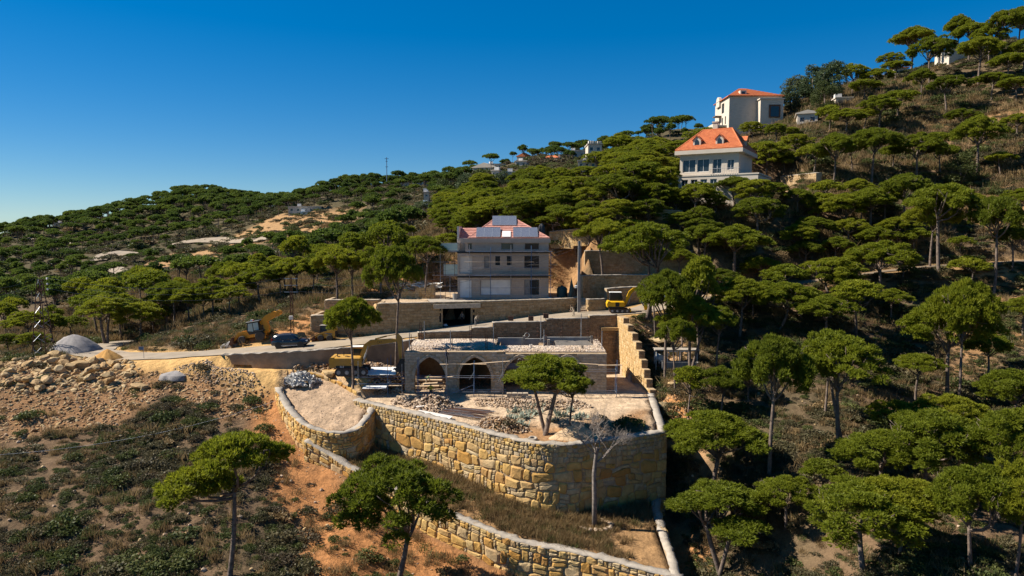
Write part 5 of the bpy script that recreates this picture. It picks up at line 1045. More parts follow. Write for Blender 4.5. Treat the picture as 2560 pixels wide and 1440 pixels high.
def hip_roof(x0, x1, y0, y1, z0, z1, r0, r1, over=.3, thick=.12, ridge_y=None):
    mb = MB(); ry = (y0 + y1) / 2 if ridge_y is None else ridge_y; a = [(x0 - over, y0 - over), (x1 + over, y0 - over), (x1 + over, y1 + over), (x0 - over, y1 + over)]
    vs = [(p[0], p[1], z0) for p in a] + [(p[0], p[1], z0 + thick) for p in a] + [(r0, ry, z1), (r1, ry, z1)]
    mb.add(vs, [(0, 3, 2, 1), (0, 1, 5, 4), (1, 2, 6, 5), (2, 3, 7, 6), (3, 0, 4, 7), (4, 5, 9, 8), (5, 6, 9), (6, 7, 8, 9), (7, 4, 8)]); return mb
def tile_rows(parent, x0, x1, y0, z0, ry, z1, r0, r1, mat, n=12, over=.3):
    """raised tile courses on the front slope"""
    for i in range(n):
        f = i / n; g = f + .92 / n; e = lambda q: (x0 - over + (r0 - x0 + over) * q, x1 + over + (r1 - x1 - over) * q, y0 - over + (ry - y0 + over) * q, z0 + .12 + (z1 - z0 - .12) * q)
        a, c = e(f), e(g); h0, h1 = .10, .03; mb = MB()
        mb.add([(a[0], a[2], a[3] + .0), (a[1], a[2], a[3]), (a[1], a[2] - .02, a[3] + h0), (a[0], a[2] - .02, a[3] + h0), (c[0], c[2], c[3] + h1), (c[1], c[2], c[3] + h1)], [(0, 1, 2, 3), (3, 2, 5, 4), (0, 3, 4), (1, 5, 2)])
        mb.build('tile_course', mat, parent)
def add_window(parent, x, z, w, h, y=0., frame='white', pane='glass', mull=1, depth=.14, name='window', side=None):
    q = MB(); f = .07
    for a, c, d in ((0, -h / 2 + f / 2, (w, .1, f)), (0, h / 2 - f / 2, (w, .1, f)), (-w / 2 + f / 2, 0, (f, .1, h)), (w / 2 - f / 2, 0, (f, .1, h))): q.box((a, 0, c), d)
    for k in range(mull): q.box((-w / 2 + w * (k + 1) / (mull + 1), 0, 0), (.05, .08, h - 2 * f))
    o_ = q.build(name, M[frame], parent); g = MB(); g.box((0, .03, 0), (w - .1, .02, h - .1)); g.build('pane', M[pane], o_)
    o_.location = (x, y + depth, z) if side is None else side[0]; 
    if side: o_.rotation_euler = (0, 0, side[1])
    return o_
# --- unfinished house
HY = 103.0; HX0, HX1 = X(1143, HY), X(1372, HY); hz = lambda v: W(1280, v, HY).z; hx = lambda u: X(u, HY)
hs = thing('unfinished_house', 'three-storey house clad in pale stone with a pink tiled roof and solar panels', 'house')
Z0, Z1, Z2, Z3 = -10.6, hz(690), hz(629), hz(596)
H1 = [(hx(1148), hx(1178), hz(744), hz(700)), (hx(1200), hx(1277), hz(737), hz(699)), (hx(1311), hx(1348), hz(737), hz(699))]
H2 = [(hx(1148), hx(1180), hz(684), hz(641)), (hx(1210), hx(1223), hz(671), hz(641)), (hx(1238), hx(1250), hz(663), hz(640)), (hx(1267), hx(1279), hz(663), hz(640)), (hx(1311), hx(1348), hz(671), hz(640))]
H3 = [(hx(1170), hx(1180), hz(623), hz(608)), (hx(1253), hx(1283), hz(624), hz(608)), (hx(1312), hx(1348), hz(624), hz(608))]
holed_wall(HX0, HX1, Z0, Z1 - .25, H1).build('front_wall', M['cladding'], hs).location = (0, HY, 0)
holed_wall(HX0, HX1, Z1 + .0, Z2 - .25, H2).build('front_wall', M['cladding'], hs).location = (0, HY, 0)
holed_wall(hx(1163), HX1, Z2 + .0, Z3 - .65, H3).build('front_wall', M['cladding'], hs).location = (0, HY, 0)
q = MB()
for x in (HX0 + .17, HX1 - .17): q.box((x, HY + 5.2, (Z0 + Z3) / 2 - .3), (.34, 9.7, Z3 - Z0 - .6))
q.box(((HX0 + HX1) / 2, HY + 10.0, (Z0 + Z3) / 2 - .3), (HX1 - HX0, .34, Z3 - Z0 - .6)); q.build('side_walls', M['cladding'], hs)
q = MB(); q.box(((HX0 + HX1) / 2, HY + 1.6, (Z0 + Z3) / 2 - .3), (HX1 - HX0 - .8, .1, Z3 - Z0 - .8)); q.build('room_backs', M['plaster'], hs)
for z in (Z1, Z2): q = MB(); q.box(((HX0 + HX1) / 2, HY + 4.9, z - .125), (HX1 - HX0 + .02, 9.9, .25)); q.build('floor_slab', M['black'], hs)  # black colour stands for the shadow band and black insulation at each floor
q = MB(); q.box(((hx(1160) + HX1) / 2 + .05, HY + .1, Z3 - .33), (HX1 - hx(1160) + .35, .9, .62)); q.build('eaves_band', M['cladding'], hs)
q = MB(); q.box(((HX0 + hx(1163)) / 2, HY + 1.3, (Z2 + Z3) / 2), (hx(1163) - HX0, .4, Z3 - Z2)); q.build('setback_wall', M['villa_stone'], hs)
q = MB(); q.box((hx(1143.5), HY + 4.2, Z3 + .55), (.3, 6.0, 2.5)); q.build('gable_parapet', M['plaster'], hs)
RY = HY + 5.0; ZR = W(1260, 548, RY).z
rfh = hip_roof(hx(1172), HX1, HY, HY + 10, Z3 - .05, ZR, X(1236, RY), X(1288, RY), .12).build('roof', M['tile_pink'], hs)
tile_rows(rfh, hx(1172), HX1, HY, Z3 - .05, RY, ZR, X(1236, RY), X(1288, RY), M['tile_pink'], 11, .12)
for a, c in (((hx(1172) - .1, HY - .1, Z3 + .08), (X(1236, RY), RY, ZR + .06)), ((HX1 + .1, HY - .1, Z3 + .08), (X(1288, RY), RY, ZR + .06)), ((X(1236, RY), RY, ZR + .06), (X(1288, RY), RY, ZR + .06))): q = MB(); q.tube([a, c], .11, 6); q.build('ridge_tile', M['tile_pink'], rfh)
lr = MB(); ya, yb, za, zb2 = HY + 1.2, HY + 5.4, Z3 - .05, W(1180, 570, HY + 5.4).z
lr.add([(HX0 + .25, ya, za), (hx(1215), ya, za), (hx(1240), yb, zb2), (HX0 + .25, yb, zb2), (HX0 + .25, yb + 4, za), (hx(1215), yb + 4, za)], [(0, 1, 2, 3), (3, 2, 5, 4), (0, 3, 4), (1, 5, 2)]); lro = lr.build('side_roof', M['tile_pink'], hs)
for i in range(7):
    f = i / 7; g = f + .125; mbq = MB(); y_, z_, y2, z2 = ya + (yb - ya) * f, za + (zb2 - za) * f, ya + (yb - ya) * g, za + (zb2 - za) * g
    mbq.add([(HX0 + .25, y_, z_), (hx(1230), y_, z_), (hx(1230), y_, z_ + .10), (HX0 + .25, y_, z_ + .10), (HX0 + .25, y2, z2 + .03), (hx(1230), y2, z2 + .03)], [(0, 1, 2, 3), (3, 2, 5, 4)]); mbq.build('tile_course', M['tile_pink'], lro)
# infill panels, doors
for (u0, u1, v0, v1, mt, nm) in ((1148, 1178, 744, 700, 'white', 'infill_panel'), (1201, 1225, 718, 699, 'plaster', 'infill_panel'), (1201, 1225, 737, 718.5, 'white', 'infill_panel'), (1226, 1276, 737, 699, 'white', 'infill_panel'), (1311, 1325, 737, 699, 'concrete_g', 'infill_panel'), (1326, 1342, 737, 698.5, 'black', 'door'), (1148, 1180, 684, 641, 'plaster', 'infill_panel'), (1210, 1223, 671, 641, 'concrete_g', 'infill_panel'), (1238, 1250, 663, 640, 'black', 'window'), (1267, 1279, 663, 640, 'black', 'window'), (1311, 1348, 671, 640, 'glass', 'window')):
    q = MB(); q.box(((hx(u0) + hx(u1)) / 2, HY + .27, (hz(v0) + hz(v1)) / 2), (hx(u1) - hx(u0), .06, hz(v1) - hz(v0))); q.build(nm, M[mt], hs)
for u0, u1, v0, v1 in ((1170, 1180, 623, 608), (1253, 1283, 624, 608), (1312, 1348, 624, 608)): add_window(hs, (hx(u0) + hx(u1)) / 2, (hz(v0) + hz(v1)) / 2, hx(u1) - hx(u0), hz(v1) - hz(v0), HY, 'concrete_g', 'glass', 0, .22)
def balcony(u0, v0, v1):
    y0, y1 = HY + .2, HY + 3.4; x0 = hx(u0); q = MB(); q.box(((x0 + HX0) / 2 + .1, (y0 + y1) / 2, hz(v1) - .14), (HX0 - x0 + .2, y1 - y0, .28)); s_ = q.build('balcony_slab', M['concrete_g'], hs)
    q = MB(); h_ = hz(v0) - hz(v1); q.box(((x0 + HX0) / 2, y0 + .03, hz(v1) + h_ / 2), (HX0 - x0, .03, h_)); q.box((x0 + .03, (y0 + y1) / 2, hz(v1) + h_ / 2), (.03, y1 - y0, h_)); q.build('glass_rail', M['balcony_glass'], s_)
    q = MB(); q.tube([(x0, y0, hz(v1)), (x0, y0, hz(v0) + .02)], .03, 6); q.tube([(x0, y0, hz(v0)), (HX0, y0, hz(v0))], .025, 6); q.tube([(x0, y0, hz(v0)), (x0, y1, hz(v0))], .025, 6); q.build('rail_frame', M['steel'], s_)
balcony(1098, 608, 626); balcony(1108, 661, 686)
# solar panels
def slope_pt(u, v, lift=.0):          # a point on the front roof plane under a line of sight
    a, z_ = ray(u, v); p0 = np.array([0, HY - .12, Z3 + .07]); n_ = np.array([0, -(ZR - Z3 - .07), RY - HY + .12]); n_ = n_ / np.linalg.norm(n_); dr = np.array([a, 1, z_]); k_ = (p0 @ n_) / (dr @ n_); return Vector(dr * k_ + n_ * lift), Vector(n_)
sl = math.atan2(ZR - Z3 - .07, RY - HY + .12)
for (u0, u1, v0, v1) in ((1191, 1251, 594, 573), (1283, 1344, 594, 573), (1231, 1291, 565, 544)):
    for i in range(3):
        ua, ub = u0 + (u1 - u0) * i / 3, u0 + (u1 - u0) * (i + 1) / 3; c0, n_ = slope_pt((ua + ub) / 2, v0, .22); c1, _ = slope_pt((ua + ub) / 2, v1, .22); c = (c0 + c1) / 2; Lq = max(1.6, (c1 - c0).length); wq = X(ub, c.y) - X(ua, c.y)
        sp_ = thing('solar_panel', 'framed solar panel in a row of three on the pink roof', 'solar panel', c, 0, 'solar panels on the pink roof'); sp_.rotation_euler = (sl + .06, 0, 0)
        q = MB(); q.box((0, 0, .0), (wq - .05, Lq - .1, .03)); q.build('cells', M['solar'], sp_)
        q = MB()
        for cx, cy, dx, dy in ((0, -Lq / 2 + .03, wq, .06), (0, Lq / 2 - .03, wq, .06), (-wq / 2 + .02, 0, .04, Lq), (wq / 2 - .02, 0, .04, Lq)): q.box((cx, cy, .0), (dx, dy, .06))
        q.build('frame', M['rim'], sp_); q = MB(); q.box((0, -Lq * .3, -.12), (.06, .06, .2)); q.box((0, Lq * .3, -.12), (.06, .06, .2)); q.build('mounting', M['steel'], sp_)
c0, _ = slope_pt(1266, 594, .12); c1, _ = slope_pt(1266, 580, .12); q = MB(); wq = X(1277, c0.y) - X(1256, c0.y); q.box((0, 0, 0), (wq, (c1 - c0).length, .12)); sk = q.build('skylight', M['white'], hs, loc=(c0 + c1) / 2); sk.rotation_euler = (sl, 0, 0)
q = MB(); rr = np.random.default_rng(3); prof = [(.62, -1.0), (.66, -.4), (.58, .2), (.42, .7), (.2, 1.0), (.03, 1.08)]; n_ = 14; vs = []
for r_, h_ in prof:
    for j in range(n_): a = 2 * math.pi * j / n_; k_ = r_ * (1 + .12 * math.sin(5 * a + h_) + rr.normal() * .03); vs.append((k_ * math.cos(a), k_ * math.sin(a), h_))
q.add(vs, [(i * n_ + j, i * n_ + (j + 1) % n_, (i + 1) * n_ + (j + 1) % n_, (i + 1) * n_ + j) for i in range(len(prof) - 1) for j in range(n_)] + [tuple(range((len(prof) - 1) * n_, len(prof) * n_))])
o_ = q.build('covered_chimney', M['black'], loc=W(1354, 577, 105.5)); o_.scale = (1, 1, 1.05); tag(o_, 'tall chimney stack wrapped in black plastic on the pink roof', 'chimney')
q = MB(); q.box((*W(1354, 577, 105.5)[:2], Z3 + .1), (.8, .8, 1.6)); q.build('chimney_foot', M['plaster'], hs)
# house scaffolding
t_ = thing('house_scaffold', 'tube scaffolding with boards standing against the front of the unfinished house', 'scaffold'); ys = HY - 1.1
for k, u in enumerate((1173, 1226, 1277, 1328, 1377)):
    for dy in (0, .8): q = MB(); q.tube([(X(u, ys + dy), ys + dy, -10.5), (X(u, ys + dy) + .03, ys + dy, W(u, [612, 618, 612, 614, 630][k], ys).z)], .05 if k == 3 and dy == 0 else .036, 6); q.build('upright', M['blue' if k in (1, 3, 4) and dy == 0 else 'steel'], t_)
for v, mt in ((629, 'blue'), (640, 'steel'), (689, 'blue'), (700, 'steel'), (670, 'steel'), (720, 'steel')):
    q = MB(); q.tube([(X(1165, ys), ys, W(1165, v, ys).z), (X(1382, ys), ys, W(1382, v, ys).z + .04)], .03, 5); q.build('ledger', M[mt], t_)
for v in (630, 690):
    for k in range(3): q = MB(); q.bb(((X(1168 + k * 70, ys) + X(1236 + k * 70, ys)) / 2, ys + .45, W(1200, v, ys).z), (X(1236, ys) - X(1168, ys), .9, .07), .01); q.build('deck_board', M['wood_d'], t_)
for (ua, va, ub, vb) in ((1160, 655, 1335, 655), (1322, 661, 1392, 663)): q = MB(); a, c = W(ua, va, ys - .1), W(ub, vb, ys - .1); q.bb(((a.x + c.x) / 2, ys - .1, (a.z + c.z) / 2), (c.x - a.x, .28, .06), .01); q.build('plank', M['wood'], t_)
t_ = thing('side_scaffold', 'open scaffolding of dark tubes under the glass balconies of the unfinished house', 'scaffold')
for k, u in enumerate((1084, 1100, 1112, 1124, 1136)):
    for y in (102.6, 104.6): q = MB(); q.tube([(X(u, y), y, float(zg(X(u, y), y)) - .2), (X(u, y), y, W(u, [636, 632, 628, 688, 640][k], y).z)], .036, 5); q.build('upright', M['steel' if k % 2 else 'rust'], t_)
for v in (655, 688, 715, 735):
    for y in (102.6, 104.6): q = MB(); q.tube([(X(1080, y), y, W(1080, v, y).z), (X(1140, y), y, W(1140, v, y).z)], .028, 5); q.build('ledger', M['steel'], t_)
# --- white villa
def local(root, name, mbq, mat, loc=(0, 0, 0), rz=0, parent=None): o_ = mbq.build(name, mat, parent or root, loc=loc); o_.rotation_euler = (0, 0, rz); return o_
vr = W(1844, 510, 123); vrz = R(-30); vw, vd = 10.6, 12.0
vl = vr - Vector((math.cos(vrz), math.sin(vrz), 0)) * vw
vi = thing('white_villa', 'white villa with a bright orange hipped roof and dormers among the pines', 'villa', (vl.x, vl.y, 3.6), vrz)
e2, e1, ev = 6.4, 3.2, 10.2
w2 = [(.5, 2.9, 7.0, 9.3), (3.2, 5.4, 7.0, 9.3), (6.0, 7.6, 6.6, 9.2), (8.6, 9.8, 7.2, 9.0)]; w1 = [(-1.2 + i * 1.75, .0 + i * 1.75, 3.6, 5.6) for i in range(5)]
local(vi, 'front_wall', holed_wall(0, vw, e2, ev, w2, .4), M['villa_white']); local(vi, 'front_wall', holed_wall(-1.8, vw + 3.5, -1.5, e2 - .2, w1, .4), M['villa_white'], (0, -.7, 0))
q = MB(); q.box((vw - .2, vd / 2, (e2 + ev) / 2), (.4, vd - .8, ev - e2)); q.box((.2, vd / 2, (e2 + ev) / 2), (.4, vd - .8, ev - e2)); q.box((vw / 2, vd - .2, (e2 + ev) / 2), (vw - .02, .4, ev - e2)); q.box((vw + 3.3, vd / 2, 2.3), (.4, vd - .5, 7.6)); q.box((-1.6, vd / 2, 2.3), (.4, vd - .5, 7.6)); local(vi, 'side_walls', q, M['villa_white'])
q = MB(); q.box((vw / 2 + .85, vd / 2 - .4, e2 - .1), (vw + 5.6, vd + .8, .24)); local(vi, 'terrace_slab', q, M['villa_white'])
q = MB(); q.box((vw / 2, vd / 2, ev + .35), (vw + 1.6, vd + 1.6, .7)); local(vi, 'cornice', q, M['villa_white'])
q = MB(); q.box((vw / 2, 1.6, 4.5), (vw - .6, .1, 11)); local(vi, 'room_backs', q, M['dark'])  # near-black sheet painted as room shade behind the windows
rv = hip_roof(0, vw, 0, vd, ev + .7, ev + 5.1, 2.6, 8.0, .75).build('roof', M['tile'], vi); tile_rows(rv, 0, vw, 0, ev + .7, vd / 2, ev + 5.1, 2.6, 8.0, M['tile'], 16, .75)
for a, c in (((-.7, -.7, ev + .85), (2.6, vd / 2, ev + 5.15)), ((vw + .7, -.7, ev + .85), (8.0, vd / 2, ev + 5.15)), ((2.6, vd / 2, ev + 5.15), (8, vd / 2, ev + 5.15)), ((vw + .7, vd + .7, ev + .85), (8.0, vd / 2, ev + 5.15))): q = MB(); q.tube([a, c], .13, 6); q.build('ridge_tile', M['tile'], rv)
def dormer(x, y, z, rz):
    d_ = MB(); d_.prism([(-.7, 0), (.7, 0), (.7, 1.3), (0, 1.95), (-.7, 1.3)], 0, 2.4); o_ = local(vi, 'dormer', d_, M['villa_white'], (x, y, z), rz)
    q = MB(); q.prism([(-.9, 1.2), (0, 2.05), (.9, 1.2), (.9, 1.34), (0, 2.2), (-.9, 1.34)], -.15, 2.4); q.build('dormer_roof', M['tile'], o_)
    q = MB(); q.prism([(-.4, .25), (.4, .25), (.4, 1.0), (.2, 1.32), (0, 1.45), (-.2, 1.32), (-.4, 1.0)], -.03, .05); q.build('window', M['glass'], o_); return o_
dormer(2.9, .6, ev + 1.35, 0); dormer(7.0, .6, ev + 1.35, 0); dormer(vw + .1, 6.2, ev + 1.35, R(90))
q = MB(); q.box((4.6, 7.4, ev + 5.0), (.9, .9, 3.2)); q.box((4.6, 7.4, ev + 6.65), (1.15, 1.15, .2)); local(vi, 'chimney', q, M['villa_stone'])
for a, c, e, g in w2[:3] + w2[3:]: add_window(vi, (a + c) / 2, (e + g) / 2, c - a, g - e, 0, 'white', 'glass', 1, .2)
for a, c, e, g in w1: add_window(vi, (a + c) / 2, (e + g) / 2, c - a, g - e, -.7, 'white', 'glass', 1, .2)
q = MB()
for i in range(12): q.tube([(5.8 + i * .42, -.9, e2), (5.8 + i * .42, -.9, e2 + 1.0)], .02, 4)
q.tube([(5.6, -.9, e2 + 1.0), (vw + .3, -.9, e2 + 1.0)], .03, 5); local(vi, 'balcony_rail', q, M['steel'])
# --- stone villa on the ridge
vb = W(1822, 312, 190); sv = thing('stone_villa', 'tall stone villa with an orange roof standing above the white villa', 'villa', (vb.x, vb.y, vb.z - 3), 0); sw2, sd2 = 14.4, 13.; hh2 = W(1822, 241, 190).z - vb.z + 3
q = holed_wall(0, sw2, 0, hh2, [(8.9, 9.3, hh2 - 7.2, hh2 - 5.6), (9.6, 10.0, hh2 - 7.2, hh2 - 5.6)], .5); local(sv, 'front_wall', q, M['villa_stone'])
ho = [(1.5 + i * 2.6, 2.5 + i * 2.6, hh2 - 7, hh2 - 4.8) for i in range(4)] + [(6.3, 8.4, hh2 - 3.6, hh2 - .9)]; o_ = local(sv, 'side_wall', holed_wall(0, sd2 - .51, 0, hh2, ho, .5), M['villa_white'], (0, sd2, 0), R(-90))
for a, c, e, g in ho: add_window(o_, (a + c) / 2, (e + g) / 2, c - a, g - e, 0, 'wood_d', 'glass', 1, .2)
q = MB(); q.box((sw2 - .25, sd2 / 2, hh2 / 2), (.5, sd2 - 1.1, hh2 - .02)); q.box((sw2 / 2, sd2 - .25, hh2 / 2), (sw2 - 1.1, .5, hh2 - .02)); q.box((sw2 / 2, 2.4, hh2 / 2), (sw2 - 1.2, .2, hh2 - .5)); local(sv, 'back_walls', q, M['villa_stone'])
rv = hip_roof(0, sw2, 0, sd2, hh2 + .02, hh2 + 3.4, 4.6, 6.2, .5).build('roof', M['tile'], sv); tile_rows(rv, 0, sw2, 0, hh2 + .02, sd2 / 2, hh2 + 3.4, 4.6, 6.2, M['tile'], 10, .5)
q = MB(); q.box((4.0, 1.6, hh2 + .9), (1.7, 1.8, 1.8)); dq = local(sv, 'dormer', q, M['villa_white']); q = MB(); q.box((4.0, .68, hh2 + .9), (.9, .1, 1.0)); q.build('window', M['glass'], dq)
q = MB(); q.box((10.7, -1.3, hh2 / 2 - .6), (6.2, 2.6, hh2 - 1.2)); bq = local(sv, 'bay', q, M['villa_stone']); q = MB(); q.box((10.7, -1.35, hh2 - 1.1), (6.8, 3.0, .3)); q.build('bay_cornice', M['villa_white'], bq)
q = MB(); q.box((11.4, -2.72, hh2 - 4.4), (3.0, .3, 3.4)); bw_ = q.build('bay_window', M['rust'], bq); q = MB(); q.box((11.4, -2.8, hh2 - 4.5), (2.2, .2, 2.7)); q.build('pane', M['glass'], bq)
q = MB(); q.box((-1.4, 6.5, hh2 - 7.6), (2.8, 9.5, .4)); q.box((-2.7, 6.5, hh2 - 7.0), (.15, 9.5, .9)); local(sv, 'balcony', q, M['villa_white']); q = MB(); q.box((-.9, 8, hh2 - 4.2), (1.8, 2.6, .25)); local(sv, 'canopy', q, M['wood_d'])
q = MB(); q.prism([(-1.6, 0), (1.6, 0), (1.6, 1.6), (1.1, 2.5), (0, 2.9), (-1.1, 2.5), (-1.6, 1.6)], -.4, .4, M=Matrix.Translation((-.1, 9.2, hh2 - 1.4)) @ Matrix.Rotation(R(90), 4, 'Z')); local(sv, 'arched_gable', q, M['villa_white'])
# --- far houses
def far_house(label, u, vb_, wpx, hpx, d, roof=None, mat='villa_white', rz=0, nw=3, ns=1, depth=8., extra=None, name='far_house', cat='house', found=5.):
    p = W(u, vb_, d); gq_ = G(u, vb_)
    if abs(gq_.y - d) < 110: p = gq_; d = gq_.y
    w = wpx / F * d; h = hpx / F * d; r_ = thing(name, label, cat, (p.x - w / 2 * math.cos(rz), p.y - w / 2 * math.sin(rz), p.z), rz); ho = []
    for s_ in range(ns):
        for i in range(nw): cx = w * (i + .5) / nw; ww_ = min(1.2, w / nw * .5); zz = h * (s_ + .25) / ns; ho.append((cx - ww_ / 2, cx + ww_ / 2, zz, zz + h * .45 / ns))
    local(r_, 'front_wall', holed_wall(0, w, -found, h, ho, .35), M[mat]); q = MB(); q.box((.18, depth / 2, (h - found) / 2), (.36, depth - .72, h + found)); q.box((w - .18, depth / 2, (h - found) / 2), (.36, depth - .72, h + found)); q.box((w / 2, depth - .18, (h - found) / 2), (w - .02, .36, h + found)); q.box((w / 2, depth / 2, h - .1), (w - .8, depth - .8, .2)); local(r_, 'back_walls', q, M[mat])
    for a, c, e, g in ho: add_window(r_, (a + c) / 2, (e + g) / 2, c - a, g - e, 0, 'white', 'glass', 0, .15)
    if roof == 'hip':
        rr_ = hip_roof(0, w, 0, depth, h, h + w * .26, w * .32, w * .62, .5).build('roof', M['tile'], r_); q = MB(); q.box((w * .8, depth * .6, h + w * .2), (.7, .7, w * .2)); q.build('chimney', M['villa_white'], r_)
    elif roof == 'gable':
        q = MB(); q.prism([(-.4, h), (w + .4, h), (w + .4, h + .2), (w / 2, h + w * .28), (-.4, h + .2)], -.4, depth + .4); q.build('roof', M['tile' if mat != 'villa_stone' else 'tile'], r_)
    elif roof == 'shed':
        q = MB(); q.prism([(-.4, h), (w + .4, h), (w + .4, h + .25), (w / 2, h + w * .2), (-.4, h + .25)], -.4, depth + .4); q.build('roof', M['villa_white'], r_)
    else:
        q = MB(); q.box((w / 2, depth / 2, h + .15), (w + .5, depth + .5, .3)); q.build('roof', M[mat], r_); q = MB(); q.box((w * .3, depth * .5, h + .9), (1.6, 1.6, 1.3)); q.build('roof_tank', M['white'], r_)
    return r_, w, h
T, tw_, th_ = far_house('tower-like stone house with a battlemented top rising above the pines', 1487, 425, 34, 62, 250, None, 'villa_stone', 0, 2, 3, 8)
for i in range(6): q = MB(); q.box((tw_ * (i + .5) / 6, -.1, th_ + .55), (tw_ / 9, .5, .8)); local(T, 'merlon', q, M['villa_stone'])
q = MB(); q.lathe([(.1, 0), (.7, .25), (.8, .7)], (tw_ * .8, 3, th_ + .6), 10); local(T, 'satellite_dish', q, M['white'])
far_house('far white house with an orange hipped roof just under the skyline', 1378, 412, 52, 12, 330, 'hip', 'villa_white', R(-12), 4, 1)
far_house('far house with an orange gabled roof on the skyline', 1310, 392, 36, 10, 400, 'gable', 'villa_white', R(-15), 3, 1)
far_house('long low white house on the skyline left of the gabled one', 1240, 395, 46, 9, 405, None, 'villa_white', R(10), 5, 1)
far_house('broad pale house with a shallow white roof among far pines', 1210, 428, 62, 12, 340, 'shed', 'villa_white', R(-20), 4, 1)
far_house('small grey stone house with a roof tank among far pines', 1302, 418, 30, 14, 332, None, 'villa_stone', R(-15), 2, 1)
far_house('narrow white two-storey house behind the grey-green trees', 1238, 458, 18, 30, 262, None, 'villa_white', R(-15), 2, 2)
far_house('white house wall showing right of the grey-green trees', 1280, 458, 24, 26, 264, None, 'villa_white', 0, 2, 2)
far_house('flat white house with a reddish roof frame below the tower', 1440, 398, 42, 20, 272, None, 'villa_white', R(-8), 3, 1)
far_house('grey apartment block half hidden behind pines below the tower house', 1475, 440, 60, 36, 232, None, 'villa_stone', R(-8), 4, 2)
far_house('small white house with a red roof in the wooded hollow', 1045, 468, 28, 18, 300, 'gable', 'villa_white', R(-10), 2, 1)
far_house('pale house in the wooded hollow beside the red-roofed one', 1010, 470, 24, 12, 310, None, 'villa_white', R(12), 2, 1)
far_house('slim white tower house in the wooded hollow', 1066, 508, 13, 26, 255, None, 'villa_white', 0, 1, 2, 4)
far_house('square stone blockhouse on the edge of the eroded bank', 1064, 528, 18, 16, 235, None, 'villa_stone', R(-10), 1, 1, 4)
far_house('long beige walled building on the cleared slope across the valley', 762, 532, 80, 14, 325, None, 'villa_stone', R(5), 5, 1, 6)
far_house('small grey shed before the long beige building', 760, 537, 18, 6, 318, None, 'white', 0, 1, 1, 3)
far_house('tiny castle-like house on the far wooded skyline', 614, 474, 16, 14, 545, None, 'villa_stone', 0, 2, 1, 6)
far_house('pale house half hidden by skyline pines far across the valley', 148, 556, 26, 10, 500, None, 'villa_stone', 0, 2, 1, 6)
far_house('cream gable-ended outbuilding on the slope beside the stone villa', 2018, 312, 46, 26, 186, 'shed', 'villa_white', R(-20), 2, 1, 7)
far_house('house with an orange roof showing between pines on the ridge', 2252, 158, 30, 16, 214, 'hip', 'villa_white', R(-15), 2, 1, 7)
far_house('long low cream bungalow on the crest of the right ridge', 2425, 142, 96, 20, 212, None, 'villa_white', R(-6), 6, 1, 8)
far_house('white cottage wall glimpsed between pines on the right slope', 2110, 262, 38, 16, 196, None, 'villa_white', R(-10), 2, 1, 6)
# ---------------------------------------------------------------- vehicles and machines
def loft(mb, st, m=0, close=True):
    n = len(st[0]); vs = [p for s in st for p in s]; fs = [(i * n + j, i * n + (j + 1) % n, (i + 1) * n + (j + 1) % n, (i + 1) * n + j) for i in range(len(st) - 1) for j in range(n)]
    if close: fs += [tuple(range(n - 1, -1, -1)), tuple((len(st) - 1) * n + j for j in range(n))]
    return mb.add(vs, fs, m)
def wheel(parent, x, y, r, w, rim='rim', name='wheel', n=20):
    q = MB(); q.lathe([(r * .62, -w / 2), (r * .92, -w / 2), (r, -w * .36), (r, w * .36), (r * .92, w / 2), (r * .62, w / 2)], (0, 0, 0), n, axis='y'); o_ = q.build(name, M['tyre'], parent, loc=(x, y, r))
    q = MB(); q.lathe([(r * .64, -w * .40), (r * .55, -w * .47), (r * .18, -w * .40), (.02, -w * .44)], (0, 0, 0), n, axis='y'); q.lathe([(.02, w * .44), (r * .18, w * .40), (r * .55, w * .47), (r * .64, w * .40)], (0, 0, 0), n, axis='y'); q.build('rim', M[rim], o_, True); return o_
